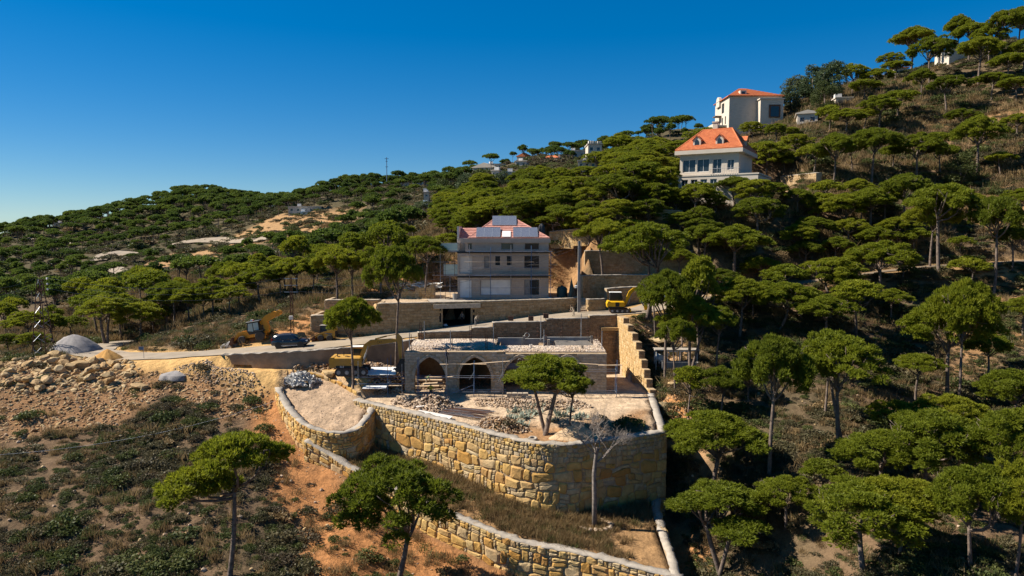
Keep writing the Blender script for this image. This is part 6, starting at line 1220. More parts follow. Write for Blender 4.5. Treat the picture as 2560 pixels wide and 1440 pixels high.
def make_suv(label, loc, rz, paint='car_paint', pitch=0):
    c = thing('suv_car', label, 'car', loc, rz); c.rotation_euler = (0, -pitch, rz)
    def sec(x, zb, zt, hw, hb=None):   # body cross-section
        hb = hb or hw - .06; return [(x, -hb, zb), (x, -hw, zb + .22), (x, -hw, zt - .12), (x, -hw + .08, zt), (x, hw - .08, zt), (x, hw, zt - .12), (x, hw, zb + .22), (x, hb, zb)]
    q = MB(); loft(q, [sec(-2.26, .45, .92, .72), sec(-2.18, .34, 1.05, .84), (sec(-1.5, .26, 1.08, .91)), sec(0, .24, 1.04, .92), sec(1.1, .25, 1.02, .91), sec(1.75, .27, .97, .89), sec(2.12, .32, .88, .82), sec(2.26, .42, .74, .68)]); q.build('body', M[paint], c, True)
    def gs(x, zt, hw, ht): return [(x, -hw, 1.0), (x, -ht, zt), (x, ht, zt), (x, hw, 1.0)]
    q = MB(); loft(q, [gs(-2.2, 1.12, .82, .78), gs(-1.85, 1.58, .86, .66), gs(-1.0, 1.68, .88, .66), gs(0, 1.67, .88, .66), gs(.45, 1.58, .88, .64), gs(1.25, 1.04, .86, .80)]); cab = q.build('cabin', M[paint], c, True)
    def pane(pts, nm): q = MB(); q.add(pts, [tuple(range(len(pts)))]); q.build(nm, M['glass'], c)
    def sy(z): return .88 - (z - 1.0) / .67 * .22 + .012
    for s in (-1, 1):
        for outl in ([(-1.8, 1.10), (-1.12, 1.08), (-1.12, 1.56), (-1.5, 1.52)], [(-1.05, 1.08), (-.12, 1.07), (-.12, 1.57), (-1.05, 1.57)], [(-.05, 1.07), (1.0, 1.07), (.35, 1.52), (-.05, 1.57)]): pane([(x, s * sy(z), z) for x, z in outl], 'side_window')
        q = MB(); q.bb((.78, s * .99, 1.10), (.16, .2, .14), .03); q.build('mirror', M[paint], c)
        q = MB(); q.box((2.05, s * .66, .80), (.34, .30, .14)); q.build('headlight', M['lamp'], c); q = MB(); q.box((-2.16, s * .74, 1.02), (.16, .20, .42)); q.build('tail_light', M['red'], c)
        q = MB(); q.tube([(-1.5, s * .62, 1.72), (.2, s * .62, 1.71)], .022, 5); q.build('roof_rail', M['steel'], c)
        for x in (-1.35, 1.38): wheel(c, x, s * .80, .35, .24)
        q = MB()
        for x in (-1.35, 1.38): q.lathe([(.43, -.02), (.43, .02)], (x, s * .915, .36), 18, axis='y')
        q.build('wheel_arch', M['black'], c); q = MB(); q.box((.0, s * .925, .32), (2.0, .03, .12)); q.build('sill', M['steel'], c)
        for x in (-.75, .3): q = MB(); q.box((x, s * .93, .95), (.18, .03, .035)); q.build('door_handle', M['rim'], c)
    pane([(.50, -.60, 1.57), (1.24, -.76, 1.08), (1.24, .76, 1.08), (.50, .60, 1.57)], 'windscreen'); pane([(-1.93, -.60, 1.54), (-2.22, -.72, 1.16), (-2.22, .72, 1.16), (-1.93, .60, 1.54)], 'rear_window')
    for ch in c.children:
        if ch.name.startswith('windscreen'):
            for v in ch.data.vertices: v.co += Vector((.02, 0, .02))
    q = MB(); q.box((2.25, 0, .55), (.06, 1.3, .2)); q.build('grille', M['black'], c); q = MB(); q.box((-2.25, 0, .5), (.08, 1.4, .18)); q.build('bumper', M['black'], c)
    return c
g = G(724, 872); make_suv('dark blue estate car standing on the dusty road', (g.x, g.y + .6, zroad(g.x, g.y + .6) + .05), R(5), pitch=R(1.5))
def arm(parent, name, pts, w, mat, taper=None):       # box-section arm through side-view points (x,z,half height)
    q = MB(); st = [[(x + nx_ * h, -w / 2, z + nz * h), (x - nx_ * h, -w / 2, z - nz * h), (x - nx_ * h, w / 2, z - nz * h), (x + nx_ * h, w / 2, z + nz * h)] for x, z, h, nx_, nz in pts]; loft(q, st); return q.build(name, M[mat], parent)
def seg(pts):                          # adds normals to (x,z,h)
    out = []
    for i, (x, z, h) in enumerate(pts):
        a = pts[max(i - 1, 0)]; b_ = pts[min(i + 1, len(pts) - 1)]; dx, dz = b_[0] - a[0], b_[1] - a[1]; L = math.hypot(dx, dz); out.append((x, z, h, -dz / L, dx / L))
    return out
def track(parent, y, L, H, w):
    prof = []; r = H / 2
    for i in range(9): a = math.pi / 2 + math.pi * i / 8; prof.append((-L / 2 + r + r * math.cos(a), r + r * math.sin(a)))
    for i in range(9): a = -math.pi / 2 + math.pi * i / 8; prof.append((L / 2 - r + r * math.cos(a), r + r * math.sin(a)))
    q = MB(); q.prism(prof, -w / 2, w / 2); o_ = q.build('track', M['tyre'], parent, loc=(0, y, 0))
    k = 0; n = int((2 * (L - H) + math.pi * H) / .22)
    for i in range(n):                  # track shoes
        s = i / n * (2 * (L - H) + math.pi * H); q = MB()
        if s < L - H: p, a = (-L / 2 + r + s, 0), 0
        elif s < L - H + math.pi * r: b_ = (s - (L - H)) / r; p, a = (L / 2 - r + r * math.sin(b_), r - r * math.cos(b_)), b_
        elif s < 2 * (L - H) + math.pi * r: p, a = (L / 2 - r - (s - (L - H) - math.pi * r), H), math.pi
        else: b_ = (s - 2 * (L - H) - math.pi * r) / r; p, a = (-L / 2 + r - r * math.sin(b_), r + r * math.cos(b_)), math.pi + b_
        q.box((p[0], 0, p[1]), (.17, w + .02, .06), 0, 0, 0, -a); q.build('track_shoe', M['rust'], o_)
    for i in range(4): q = MB(); q.lathe([(r * .55, -w * .53), (r * .55, w * .53)], (-L / 2 + r + (L - H) * i / 3, 0, r), 10, axis='y'); q.build('roller', M['steel'], o_)
def bucket(parent, x, z, ang, w, s, mat):
    prof = [(0, .1), (.25, .15), (.62, -.15), (.78, -.62), (.55, -1.0), (.05, -1.12), (-.2, -1.0), (.1, -.98), (.45, -.85), (.60, -.58), (.48, -.22), (.2, .0)]
    q = MB(); Mx = Matrix.Translation((x, 0, z)) @ Matrix.Rotation(ang, 4, 'Y'); q.prism([(a * s, b_ * s) for a, b_ in prof], -w / 2, w / 2, M=Mx); o_ = q.build('bucket', M[mat], parent)
    for y in (-w / 2, w / 2): q = MB(); q.prism([(a * s, b_ * s) for a, b_ in [(0, .1), (.25, .15), (.62, -.15), (.78, -.62), (.55, -1.0), (.05, -1.12), (-.2, -1.0)]], y - .02, y + .02, M=Mx); q.build('bucket_side', M[mat], o_)
    for i in range(5): q = MB(); q.box(tuple(Mx @ Vector((-.28 * s, -w / 2 + w * (i + .5) / 5, -1.0 * s))), (.2 * s, .08, .07)); q.build('tooth', M['steel'], o_)
    return o_
def text(parent, s, size, loc, rot, mat, name='lettering'):
    cu = bpy.data.curves.new(name, 'FONT'); cu.body = s; cu.size = size; cu.extrude = .004; cu.align_x = 'CENTER'; cu.align_y = 'CENTER'; tmp = bpy.data.objects.new(name, cu); COL.objects.link(tmp); dg = bpy.context.evaluated_depsgraph_get(); me = bpy.data.meshes.new_from_object(tmp.evaluated_get(dg)); bpy.data.objects.remove(tmp); me.materials.clear(); me.materials.append(M[mat]); o_ = link(name, me, parent, loc, rot); return o_
# big tracked excavator
gx = X(876, 80.4); gq = Vector((gx, 80.4, -17.15))
ex = thing('tracked_excavator', 'large worn yellow tracked excavator with its boom reaching over white boards', 'excavator', gq, R(2), None, (.92, .92, .95))
for y in (-1.15, 1.15): track(ex, y, 4.1, .95, .6)
q = MB(); q.box((0, 0, .75), (2.0, 1.8, .45)); q.lathe([(.75, .9), (.75, 1.12)], (0, 0, 0), 20); q.build('undercarriage', M['black'], ex)
q = MB(); q.bb((-.55, 0, 1.72), (3.6, 2.6, 1.15), .10); up = q.build('engine_body', M['yellow'], ex)
q = MB(); q.bb((-.45, 0, 1.16), (3.0, 2.66, .32), .05); q.build('lower_skirt', M['black'], ex)
q = MB(); q.prism([(-2.75, 1.05), (-2.2, 1.0), (-2.2, 2.34), (-2.6, 2.34), (-2.82, 2.0)], -1.3, 1.3); q.build('counterweight', M['yellow'], ex)
text(up, 'BLE', .34, (-1.15, -1.345, 1.17), (R(90), 0, 0), 'white')
for i, x in enumerate((-1.7, -.8, -.45, -.1)): q = MB(); q.box((x, -.5 + .3 * (i % 2), 2.32), (.26, .4, .06)); q.build('deck_hatch', M['black'], ex)
q = MB(); q.tube([(-1.9, -.3, 2.2), (-1.9, -.3, 2.62), (-1.95, -.3, 2.7)], .06, 8); q.build('exhaust', M['black'], ex); q = MB(); q.tube([(-1.2, .2, 2.2), (-1.2, .2, 2.85)], .05, 8); q.build('air_intake', M['black'], ex)
q = MB(); q.prism([(-.1, 1.3), (1.5, 1.3), (1.62, 2.1), (1.25, 3.3), (-.1, 3.35)], .35, 1.3); cb = q.build('cab', M['yellow'], ex)
for pts in ([(1.52, .45, 1.6), (1.655, .45, 2.1), (1.30, .45, 3.2), (1.30, 1.2, 3.2), (1.655, 1.2, 2.1), (1.52, 1.2, 1.6)], [(.0, .335, 2.0), (1.3, .335, 2.0), (1.15, .335, 3.15), (.0, .335, 3.2)], [(.0, 1.315, 2.0), (1.3, 1.315, 2.0), (1.15, 1.315, 3.15), (.0, 1.315, 3.2)]): q = MB(); q.add(pts, [tuple(range(len(pts)))]); q.build('cab_window', M['glass'], cb)
q = MB(); q.bb((.6, .82, 3.38), (1.75, 1.05, .10), .03); q.build('cab_roof', M['white'], cb)
bm_ = arm(ex, 'boom', seg([(1.0, 1.6, .22), (1.35, 2.6, .34), (1.75, 3.55, .36), (2.35, 3.98, .34), (3.6, 4.10, .30), (5.0, 4.22, .24), (5.75, 4.25, .14)]), .5, 'yellow')
text(bm_, 'CAT', .36, (3.5, -.262, 4.05), (R(90), -R(5), 0), 'black')
st_ = arm(ex, 'stick', seg([(5.80, 5.05, .10), (6.02, 4.5, .34), (6.08, 3.9, .28), (6.12, 2.2, .15), (6.14, 1.9, .12)]), .38, 'yellow')
for a, c in (((1.25, -.35, 1.35), (2.05, -.35, 3.6)), ((1.25, .35, 1.35), (2.05, .35, 3.6))): q = MB(); mid_ = Vector(a).lerp(Vector(c), .58); q.tube([a, mid_], .10, 8); q.tube([mid_, c], .055, 8); q.build('boom_cylinder', M['steel'], ex)
q = MB(); q.tube([(2.9, 0, 4.42), (4.4, 0, 4.80)], .095, 8); q.tube([(4.4, 0, 4.80), (5.80, 0, 5.05)], .05, 8); q.build('stick_cylinder', M['yellow'], ex)
q = MB(); q.tube([(6.35, 0, 4.5), (6.5, 0, 3.2)], .08, 8); q.tube([(6.5, 0, 3.2), (6.4, 0, 2.1)], .045, 8); q.build('bucket_cylinder', M['steel'], ex)
bucket(ex, 6.1, 1.8, R(18), 1.2, 1.35, 'black')
# small excavator
g = G(1550, 786); ez = zroad(g.x, g.y)
me_ = thing('small_excavator', 'small bright yellow excavator with a black cab on the upper road', 'excavator', (g.x, g.y + .9, ez + .05), R(-2))
for y in (-.72, .72): track(me_, y, 2.7, .6, .4)
q = MB(); q.box((0, 0, .5), (1.3, 1.1, .3)); q.lathe([(.5, .6), (.5, .72)], (0, 0, 0), 16); q.build('undercarriage', M['black'], me_)
q = MB(); q.bb((-.45, 0, 1.25), (2.3, 1.8, .85), .14); ub = q.build('engine_body', M['yellow_b'], me_); q = MB(); q.bb((-.5, 0, .83), (2.3, 1.85, .24), .05); q.build('lower_skirt', M['black'], me_)
q = MB(); q.prism([(-1.75, .8), (-1.45, .75), (-1.45, 1.7), (-1.68, 1.66), (-1.82, 1.3)], -.9, .9); q.build('counterweight', M['yellow_b'], me_)
q = MB(); q.box((-.35, -.91, 1.25), (.55, .03, .6)); q.build('engine_panel', M['black'], me_)
q = MB(); q.prism([(-1.35, 1.6), (.35, 1.6), (.5, 2.0), (.25, 2.82), (-1.3, 2.85)], -.15, .85); cb = q.build('cab', M['black'], me_); q = MB(); q.bb((-.53, .35, 2.88), (1.75, 1.1, .08), .03); q.build('cab_roof', M['white'], cb)
for pts in ([(-1.25, -.165, 1.95), (.3, -.165, 1.95), (.15, -.165, 2.7), (-1.25, -.165, 2.72)], [(.52, -.05, 2.0), (.29, -.05, 2.75), (.29, .75, 2.75), (.52, .75, 2.0)]): q = MB(); q.add(pts, [tuple(range(len(pts)))]); q.build('cab_window', M['glass'], cb)
arm(me_, 'boom', seg([(.75, 1.0, .16), (1.1, 1.9, .20), (1.55, 2.9, .24), (2.05, 3.35, .22), (2.9, 3.4, .16), (3.35, 3.3, .10)]), .3, 'yellow_b'); arm(me_, 'stick', seg([(3.55, 3.65, .08), (3.42, 3.2, .2), (3.05, 2.2, .12), (2.95, 1.9, .10)]), .24, 'yellow_b')
q = MB(); q.tube([(2.95, 0, 2.0), (3.5, 0, .95)], .10, 8); q.build('hammer_cylinder', M['blue'], me_); bucket(me_, 3.5, 1.0, R(-25), .6, .62, 'yellow_b')
q = MB(); q.tube([(1.2, 0, 1.1), (1.9, 0, 2.9)], .055, 8); q.build('boom_cylinder', M['steel'], me_); q = MB(); q.box((1.55, 0, .35), (.12, 1.7, .4)); q.build('dozer_blade', M['yellow_b'], me_)
# skid-steer loader
g = G(815, 853); sk_ = thing('skid_steer', 'compact tan skid-steer loader parked against the block wall', 'loader', (g.x, g.y + .4, zroad(g.x, g.y) - .02), R(178))
for x in (-.62, .58):
    for y in (-.72, .72): wheel(sk_, x, y, .40, .32, 'yellow', n=16)
q = MB(); q.prism([(-1.15, .35), (1.05, .35), (1.15, .75), (.5, .95), (-.7, 1.25), (-1.25, 1.25), (-1.3, .8)], -.55, .55); q.build('body', M['yellow'], sk_)
q = MB(); q.prism([(-.72, 1.0), (.75, .9), (.72, 1.95), (-.6, 2.0)], -.46, .46); cb = q.build('cab', M['black'], sk_); q = MB(); q.bb((.05, 0, 2.03), (1.5, 1.0, .08), .03); q.build('cab_roof', M['concrete'], cb)
for s in (-1, 1):
    q = MB(); q.prism([(-1.35, 1.25), (-1.3, 1.55), (-1.0, 1.6), (1.15, .85), (1.45, .45), (1.3, .38), (.95, .7), (-.9, 1.3)], s * .62 - .07, s * .62 + .07); q.build('lift_arm', M['yellow'], sk_)
    q = MB(); q.tube([(-.9, s * .62, .9), (.1, s * .62, 1.0)], .05, 6); q.build('lift_cylinder', M['steel'], sk_); q = MB(); q.add([(-.6, s * .47, 1.15), (.65, s * .47, 1.15), (.6, s * .47, 1.85), (-.5, s * .47, 1.88)], [(0, 1, 2, 3)]); q.build('cab_window', M['glass'], cb)
q = MB(); q.prism([(1.35, .06), (2.1, .05), (2.1, .10), (1.5, .16), (1.42, .62), (1.34, .66)], -.9, .9); bq = q.build('bucket', M['rust'], sk_)
for y in (-.9, .9): q = MB(); q.prism([(1.35, .06), (2.1, .06), (1.42, .64), (1.34, .64)], y - .02, y + .02); q.build('bucket_side', M['rust'], bq)
q = MB(); q.box((-1.32, 0, .9), (.08, 1.0, .7)); q.build('rear_grille', M['black'], sk_)
# backhoe loader
g0_, g1_ = G(605, 861), G(668, 852); mid_ = (g0_ + g1_) / 2; pit = math.atan2(g1_.z - g0_.z, (g1_ - g0_).to_2d().length); hd = math.atan2(g0_.y - g1_.y, g0_.x - g1_.x)
bh = thing('backhoe_loader', 'orange-yellow backhoe loader with its rear arm folded up, parked on the sandy verge', 'loader', mid_ + Vector((0, .3, .02)), 0); bh.rotation_euler = (0, pit, hd)
for y in (-.95, .95): wheel(bh, 1.35, y, .50, .38, 'orange', n=18); wheel(bh, -1.25, y, .66, .48, 'orange', n=20)
q = MB(); q.prism([(-1.9, .6), (1.7, .55), (1.95, .8), (1.9, 1.35), (.5, 1.62), (.35, 1.1), (-1.0, 1.1), (-1.9, 1.2)], -.5, .5); q.build('body', M['orange'], bh)
q = MB(); q.prism([(-1.15, 1.0), (.35, 1.0), (.62, 1.6), (.35, 2.62), (-1.2, 2.62)], -.68, .68); cb = q.build('cab', M['black'], bh); q = MB(); q.bb((-.42, 0, 2.68), (1.9, 1.5, .12), .04); q.build('cab_roof', M['black'], cb)
for s in (-1, 1):
    for pts in ([(-1.1, 1.5), (-.4, 1.5), (-.4, 2.5), (-1.12, 2.5)], [(-.3, 1.35), (.45, 1.5), (.25, 2.5), (-.3, 2.5)]): q = MB(); q.add([(x, s * .69, z) for x, z in pts], [(0, 1, 2, 3)]); q.build('cab_window', M['balcony_glass'], cb)
    q = MB(); q.prism([(.3, 1.25), (.45, 1.55), (1.9, 1.5), (2.75, .55), (2.6, .4), (1.75, 1.2), (.5, 1.2)], s * .55 - .08, s * .55 + .08); q.build('loader_arm', M['orange'], bh); q = MB(); q.box((-1.25, s * .95, 1.36), (1.2, .5, .08)); q.build('mudguard', M['black'], bh)
    q = MB(); q.tube([(-1.8, s * .8, .9), (-1.95, s * .95, .25)], .09, 6); q.build('stabiliser', M['orange'], bh)
q = MB(); q.prism([(2.6, .10), (3.35, .02), (3.35, .10), (2.85, .22), (2.68, .95), (2.55, .98)], -1.15, 1.15); bq = q.build('bucket', M['rust'], bh)
for y in (-1.15, 1.15): q = MB(); q.prism([(2.6, .10), (3.3, .05), (2.68, .96), (2.55, .96)], y - .02, y + .02); q.build('bucket_side', M['rust'], bq)
arm(bh, 'backhoe_boom', seg([(-1.95, .9, .26), (-2.0, 1.6, .34), (-1.9, 2.3, .34), (-2.1, 2.7, .26)]), .44, 'orange'); arm(bh, 'backhoe_stick', seg([(-1.2, 2.25, .26), (-2.3, 2.85, .42), (-3.4, 3.25, .38), (-3.9, 3.1, .24)]), .42, 'orange'); bucket(bh, -3.7, 3.1, R(150), .8, .6, 'orange')
q = MB(); q.lathe([(.10, 2.74), (.10, 2.88), (.03, 2.92)], (-.4, .3, 0), 10); q.build('beacon', M['red'], bh); q = MB(); q.box((.1, -.3, 2.82), (.35, .3, .16)); q.build('work_lamp', M['white'], bh)
# pale car half hidden behind the pines on the upper road
g = G(1690, 756); make_suv('light blue and white car parked behind pines on the upper road', (g.x, g.y + .3, zroad(g.x, g.y) + .05), R(18), 'blue'); 
# ---------------------------------------------------------------- people
M['skin'] = plain('skin', (.36, .22, .15), (.32, .19, .13), 3, .6); M['hair'] = plain('hair', (.02, .016, .013), (.03, .024, .02), 5, .7)
def cloth(name, c): M[name] = plain(name, c, tuple(x * .8 for x in c), 6, .9)
for n_, c_ in (('shirt_yellow', (.62, .40, .03)), ('cloth_navy', (.022, .026, .045)), ('cloth_grey', (.20, .19, .18)), ('cloth_beige', (.45, .37, .27)), ('cloth_black', (.014, .014, .016)), ('cloth_green', (.20, .30, .12))): cloth(n_, c_)
def person(label, loc, rz, top, legs, pose='stand', h=1.75, helmet=None):
    s = h / 1.75; J = {'pel': (0, 0, .95), 'bel': (0, .01, 1.08), 'che': (0, .0, 1.30), 'nec': (0, .0, 1.48), 'hd0': (0, -.01, 1.56), 'hd1': (0, -.02, 1.66), 'hd2': (0, -.01, 1.74)}
    for sd, n_ in ((-1, 'l'), (1, 'r')):
        J['hip' + n_] = (sd * .10, 0, .90); J['kne' + n_] = (sd * .13, -.03, .50); J['ank' + n_] = (sd * .14, .02, .09); J['toe' + n_] = (sd * .16, -.15, .04); J['sho' + n_] = (sd * .19, 0, 1.41)
        if pose == 'akimbo': J['elb' + n_] = (sd * .38, .08, 1.16); J['wri' + n_] = (sd * .20, -.06, 1.00); J['han' + n_] = (sd * .13, -.09, .99)
        elif pose == 'work': J['elb' + n_] = (sd * .26, -.16, 1.15); J['wri' + n_] = (sd * .16, -.38, 1.12); J['han' + n_] = (sd * .14, -.47, 1.12)
        elif pose == 'bend': J['elb' + n_] = (sd * .22, -.34, .98); J['wri' + n_] = (sd * .16, -.48, .78); J['han' + n_] = (sd * .15, -.53, .70)
        else: J['elb' + n_] = (sd * .27, .03, 1.13); J['wri' + n_] = (sd * .28, -.05, .88); J['han' + n_] = (sd * .28, -.08, .79)
    if pose == 'bend':
        for k_, dy, dz in (('bel', -.06, -.01), ('che', -.22, -.07), ('nec', -.36, -.14), ('hd0', -.42, -.15), ('hd1', -.48, -.17), ('hd2', -.52, -.18), ('shol', -.30, -.12), ('shor', -.30, -.12)): J[k_] = (J[k_][0], J[k_][1] + dy, J[k_][2] + dz)
    Rr = {'pel': (.15, .11), 'bel': (.145, .10), 'che': (.17, .11), 'nec': (.065, .065), 'hd0': (.075, .085), 'hd1': (.085, .10), 'hd2': (.06, .07)}
    for n_ in 'lr': Rr.update({'hip' + n_: (.10, .10), 'kne' + n_: (.068, .068), 'ank' + n_: (.05, .05), 'toe' + n_: (.045, .035), 'sho' + n_: (.075, .075), 'elb' + n_: (.05, .05), 'wri' + n_: (.035, .03), 'han' + n_: (.04, .022)})
    names = list(J); ix = {n_: i for i, n_ in enumerate(names)}; E = [('pel', 'bel'), ('bel', 'che'), ('che', 'nec'), ('nec', 'hd0'), ('hd0', 'hd1'), ('hd1', 'hd2')]
    for n_ in 'lr': E += [('pel', 'hip' + n_), ('hip' + n_, 'kne' + n_), ('kne' + n_, 'ank' + n_), ('ank' + n_, 'toe' + n_), ('che', 'sho' + n_), ('sho' + n_, 'elb' + n_), ('elb' + n_, 'wri' + n_), ('wri' + n_, 'han' + n_)]
    verts = [tuple(c * s for c in J[n_]) for n_ in names]; edges = [(ix[a], ix[b_]) for a, b_ in E]; rad = [Rr[n_] for n_ in names]
    for n_, sd in (('l', -1), ('r', 1)):   # fingers and thumb
        hx_, hy_, hz_ = J['han' + n_]; w_ = Vector(J['han' + n_]) - Vector(J['wri' + n_]); w_.normalize()
        for f in range(5):
            o_ = Vector((.0, .028 - .018 * f, 0)) if f < 4 else Vector((-sd * .03, -.03, .02)); L = (.06, .075, .07, .055, .05)[f]; p1 = Vector((hx_, hy_, hz_)) + o_ + w_ * L * .5; p2 = p1 + (w_ * .7 + Vector((-sd * .4, -.2, 0))) * L * .6
            i0 = len(verts); verts += [tuple(p1 * s), tuple(p2 * s)]; edges += [(ix['han' + n_], i0), (i0, i0 + 1)]; rad += [(.011, .011), (.009, .009)]
    me = bpy.data.meshes.new('body'); me.from_pydata(verts, edges, []); o_ = bpy.data.objects.new('body', me); COL.objects.link(o_)
    sk = o_.modifiers.new('skin', 'SKIN'); 
    for i, r_ in enumerate(rad): me.skin_vertices[0].data[i].radius = (r_[0] * s, r_[1] * s)
    me.skin_vertices[0].data[ix['pel']].use_root = True; sub = o_.modifiers.new('sub', 'SUBSURF'); sub.levels = 1; sub.render_levels = 1
    dg = bpy.context.evaluated_depsgraph_get(); dg.update(); bme = bpy.data.meshes.new_from_object(o_.evaluated_get(dg)); bpy.data.objects.remove(o_)
    bme.materials.clear()
    for k_ in ('skin', top, legs, 'cloth_black', 'hair'): bme.materials.append(M[k_])
    hd = Vector(J['hd1']) * s
    for p in bme.polygons:
        c = p.center / s; far = abs(c.x) > .17 or pose in ('work', 'bend')
        if (c - Vector(J['hd1'])).length < .2 and c.z > J['nec'][2] + .02: p.material_index = 4 if (c.z > J['hd1'][2] + .03 or c.y > J['hd1'][1] + .03) else 0
        elif c.z < .1: p.material_index = 3
        elif min((c - Vector(J['han' + n_])).length for n_ in 'lr') < .11: p.material_index = 0
        elif c.z < .96: p.material_index = 2
        else: p.material_index = 1
        if min((c - Vector(J['wri' + n_])).length for n_ in 'lr') < .06: p.material_index = 0
        p.use_smooth = True
    t_ = thing('person', label, 'person', loc, rz); link('body', bme, t_)
    q = MB()
    for x in (-.032, .032): q.lathe([(.002, -.012), (.011, -.006), (.011, .006), (.002, .012)], tuple(hd + Vector((x, -.093, .012)) * s), 8, axis='y')
    q.build('eyes', M['hair'], t_); q = MB(); q.add([tuple(hd + Vector(v) * s) for v in ((-.014, -.092, -.01), (.014, -.092, -.01), (0, -.118, -.018), (0, -.096, .02))], [(0, 1, 2), (0, 2, 3), (1, 3, 2), (0, 3, 1)]); q.build('nose', M['skin'], t_)
    if helmet: q = MB(); q.lathe([(.115, .0), (.112, .05), (.09, .10), (.05, .125), (.005, .13)], tuple(hd + Vector((0, .01, .025)) * s), 14); q.build('helmet', M[helmet], t_, True)
    return t_
p = W(1082, 984, 79.75); person('worker in a yellow shirt with hands on hips before the left arch', (p.x, 77.9, float(zg(p.x, 77.9)) - .02), R(172), 'shirt_yellow', 'cloth_navy', 'akimbo')
px_ = X(1113, 79.1); person('worker in dark clothes standing on the high scaffold plank', (px_, 79.1, -15.69), R(150), 'cloth_navy', 'cloth_black', 'work')
px_ = X(1154, 97.0); person('man in grey standing inside the dark garage opening', (px_, 97.0, zroad(px_, 97.0) - .0), R(-10), 'cloth_grey', 'cloth_black')
px_ = X(1187, 93.6); person('man in pale clothes leaning beside the garage wall', (px_, 93.9, zroad(px_, 93.9) + .03), R(60), 'cloth_beige', 'cloth_grey', 'bend')
px_ = X(1436, 94.8); person('man in beige clothes stooping by the grey pole at the road edge', (px_, 94.9, zroad(px_, 94.9) + .03), R(-60), 'cloth_beige', 'cloth_beige', 'bend')
px_ = X(970, 79.7); person('worker in reddish-brown clothes among the left scaffold tubes', (px_, 79.3, float(zg(px_, 79.3)) - .02), R(200), 'cloth_grey', 'cloth_black')
px_ = X(1062, 83.5); person('worker in a pale green vest bending at the timber inside the left arch', (px_, 83.4, -19.4), R(100), 'cloth_green', 'cloth_beige', 'bend')
# ---------------------------------------------------------------- stones, heaps and rubble
def rock_mesh(seed, mat, sub=2, rough=.22, flat=.8):
    r = np.random.default_rng(seed); bm = bmesh.new(); bmesh.ops.create_icosphere(bm, subdivisions=sub, radius=.5); pl_n = r.normal(size=(9, 3)); pl_n /= np.linalg.norm(pl_n, axis=1, keepdims=True); dd = r.uniform(.24, .40, 9)
    for v in bm.verts:
        c = np.array(v.co)
        for n_, d_ in zip(pl_n, dd):
            k_ = c @ n_ - d_
            if k_ > 0: c = c - n_ * k_
        v.co = Vector(c * np.array([1, 1, flat])) + Vector(r.normal(size=3) * .012)
    me = bpy.data.meshes.new('rock'); bm.to_mesh(me); bm.free(); me.materials.append(M[mat]); return me
M['limestone'] = stone_mat('limestone', [(.43, .30, .15), (.47, .36, .21), (.39, .255, .115), (.45, .34, .20), (.36, .22, .095)], bmp=.4)
M['rubble'] = stone_mat('rubble_stone', [(.30, .17, .08), (.36, .235, .13), (.27, .14, .06), (.40, .29, .185), (.32, .18, .08)], bmp=.4)
M['rubble_p'] = stone_mat('pale_rubble', [(.45, .33, .23), (.51, .41, .31), (.41, .29, .20), (.37, .29, .22), (.47, .33, .20)], bmp=.4)
M['slab'] = stone_mat('grey_slabs', [(.42, .41, .40), (.52, .51, .49), (.36, .36, .36), (.58, .56, .53)], bmp=.3)
BL = [rock_mesh(i, 'limestone', 2) for i in range(7)]; RB = [rock_mesh(20 + i, 'rubble', 1) for i in range(5)]; RP = [rock_mesh(30 + i, 'rubble_p', 1) for i in range(5)]
rng = np.random.default_rng(88); nb = 0
BP = [(0,925),(30,940),(20,965),(60,935),(75,955),(95,915),(110,935),(130,915),(150,935),(145,960),(170,925),(200,915),(215,935),(245,930),(250,905),(270,945),(300,925),(330,935),(175,955),(225,955),(90,965),(40,905),(285,915),(185,905),(160,905),(130,895),(120,960),(70,920),(15,945),(205,945),(262,922),(315,945),(345,940),(235,915),(195,935),(55,970),(105,975),(5,905),(150,915),(275,960),(350,980),(50,955),(165,945),(110,905)]
for u, v in BP:                        # boulders of the heap by the road
    g = G(u + rng.normal() * 4, v + rng.normal() * 2); s_ = rng.uniform(.9, 1.9)
    o_ = link('boulder', BL[nb % 7], None, g + Vector((0, 0, s_ * .22)), tuple(rng.uniform(-.5, .5, 2)) + (rng.uniform(0, 6.28),), (s_ * rng.uniform(.9, 1.4), s_ * rng.uniform(.8, 1.1), s_ * rng.uniform(.7, 1.0))); nb += 1
    tag(o_, 'pale yellow quarried boulder in the heap at the edge of the road bend', 'boulder', 'boulders heaped by the road')
for u, v, s_, lab in ((350, 972, 1.9, 'long tan block lying alone on the rubble slope'), (822, 945, 1.8, 'big cut limestone block on the ground behind the broken yellow wall'), (1690, 972, 1.9, 'pale flat rock on the dry slope beyond the ditch'), (1645, 860, 2.2, 'grey boulder on the dry bank above the ditch'), (1660, 1018, 1.5, 'brown boulder on the dug orange earth beside the ditch')):
    g = G(u, v); o_ = link('boulder', BL[nb % 7], None, g + Vector((0, 0, s_ * .18)), (rng.uniform(-.2, .2), .15, rng.uniform(-.4, .4)), (s_ * 1.35, s_ * .8, s_ * .62)); nb += 1; tag(o_, lab, 'boulder')
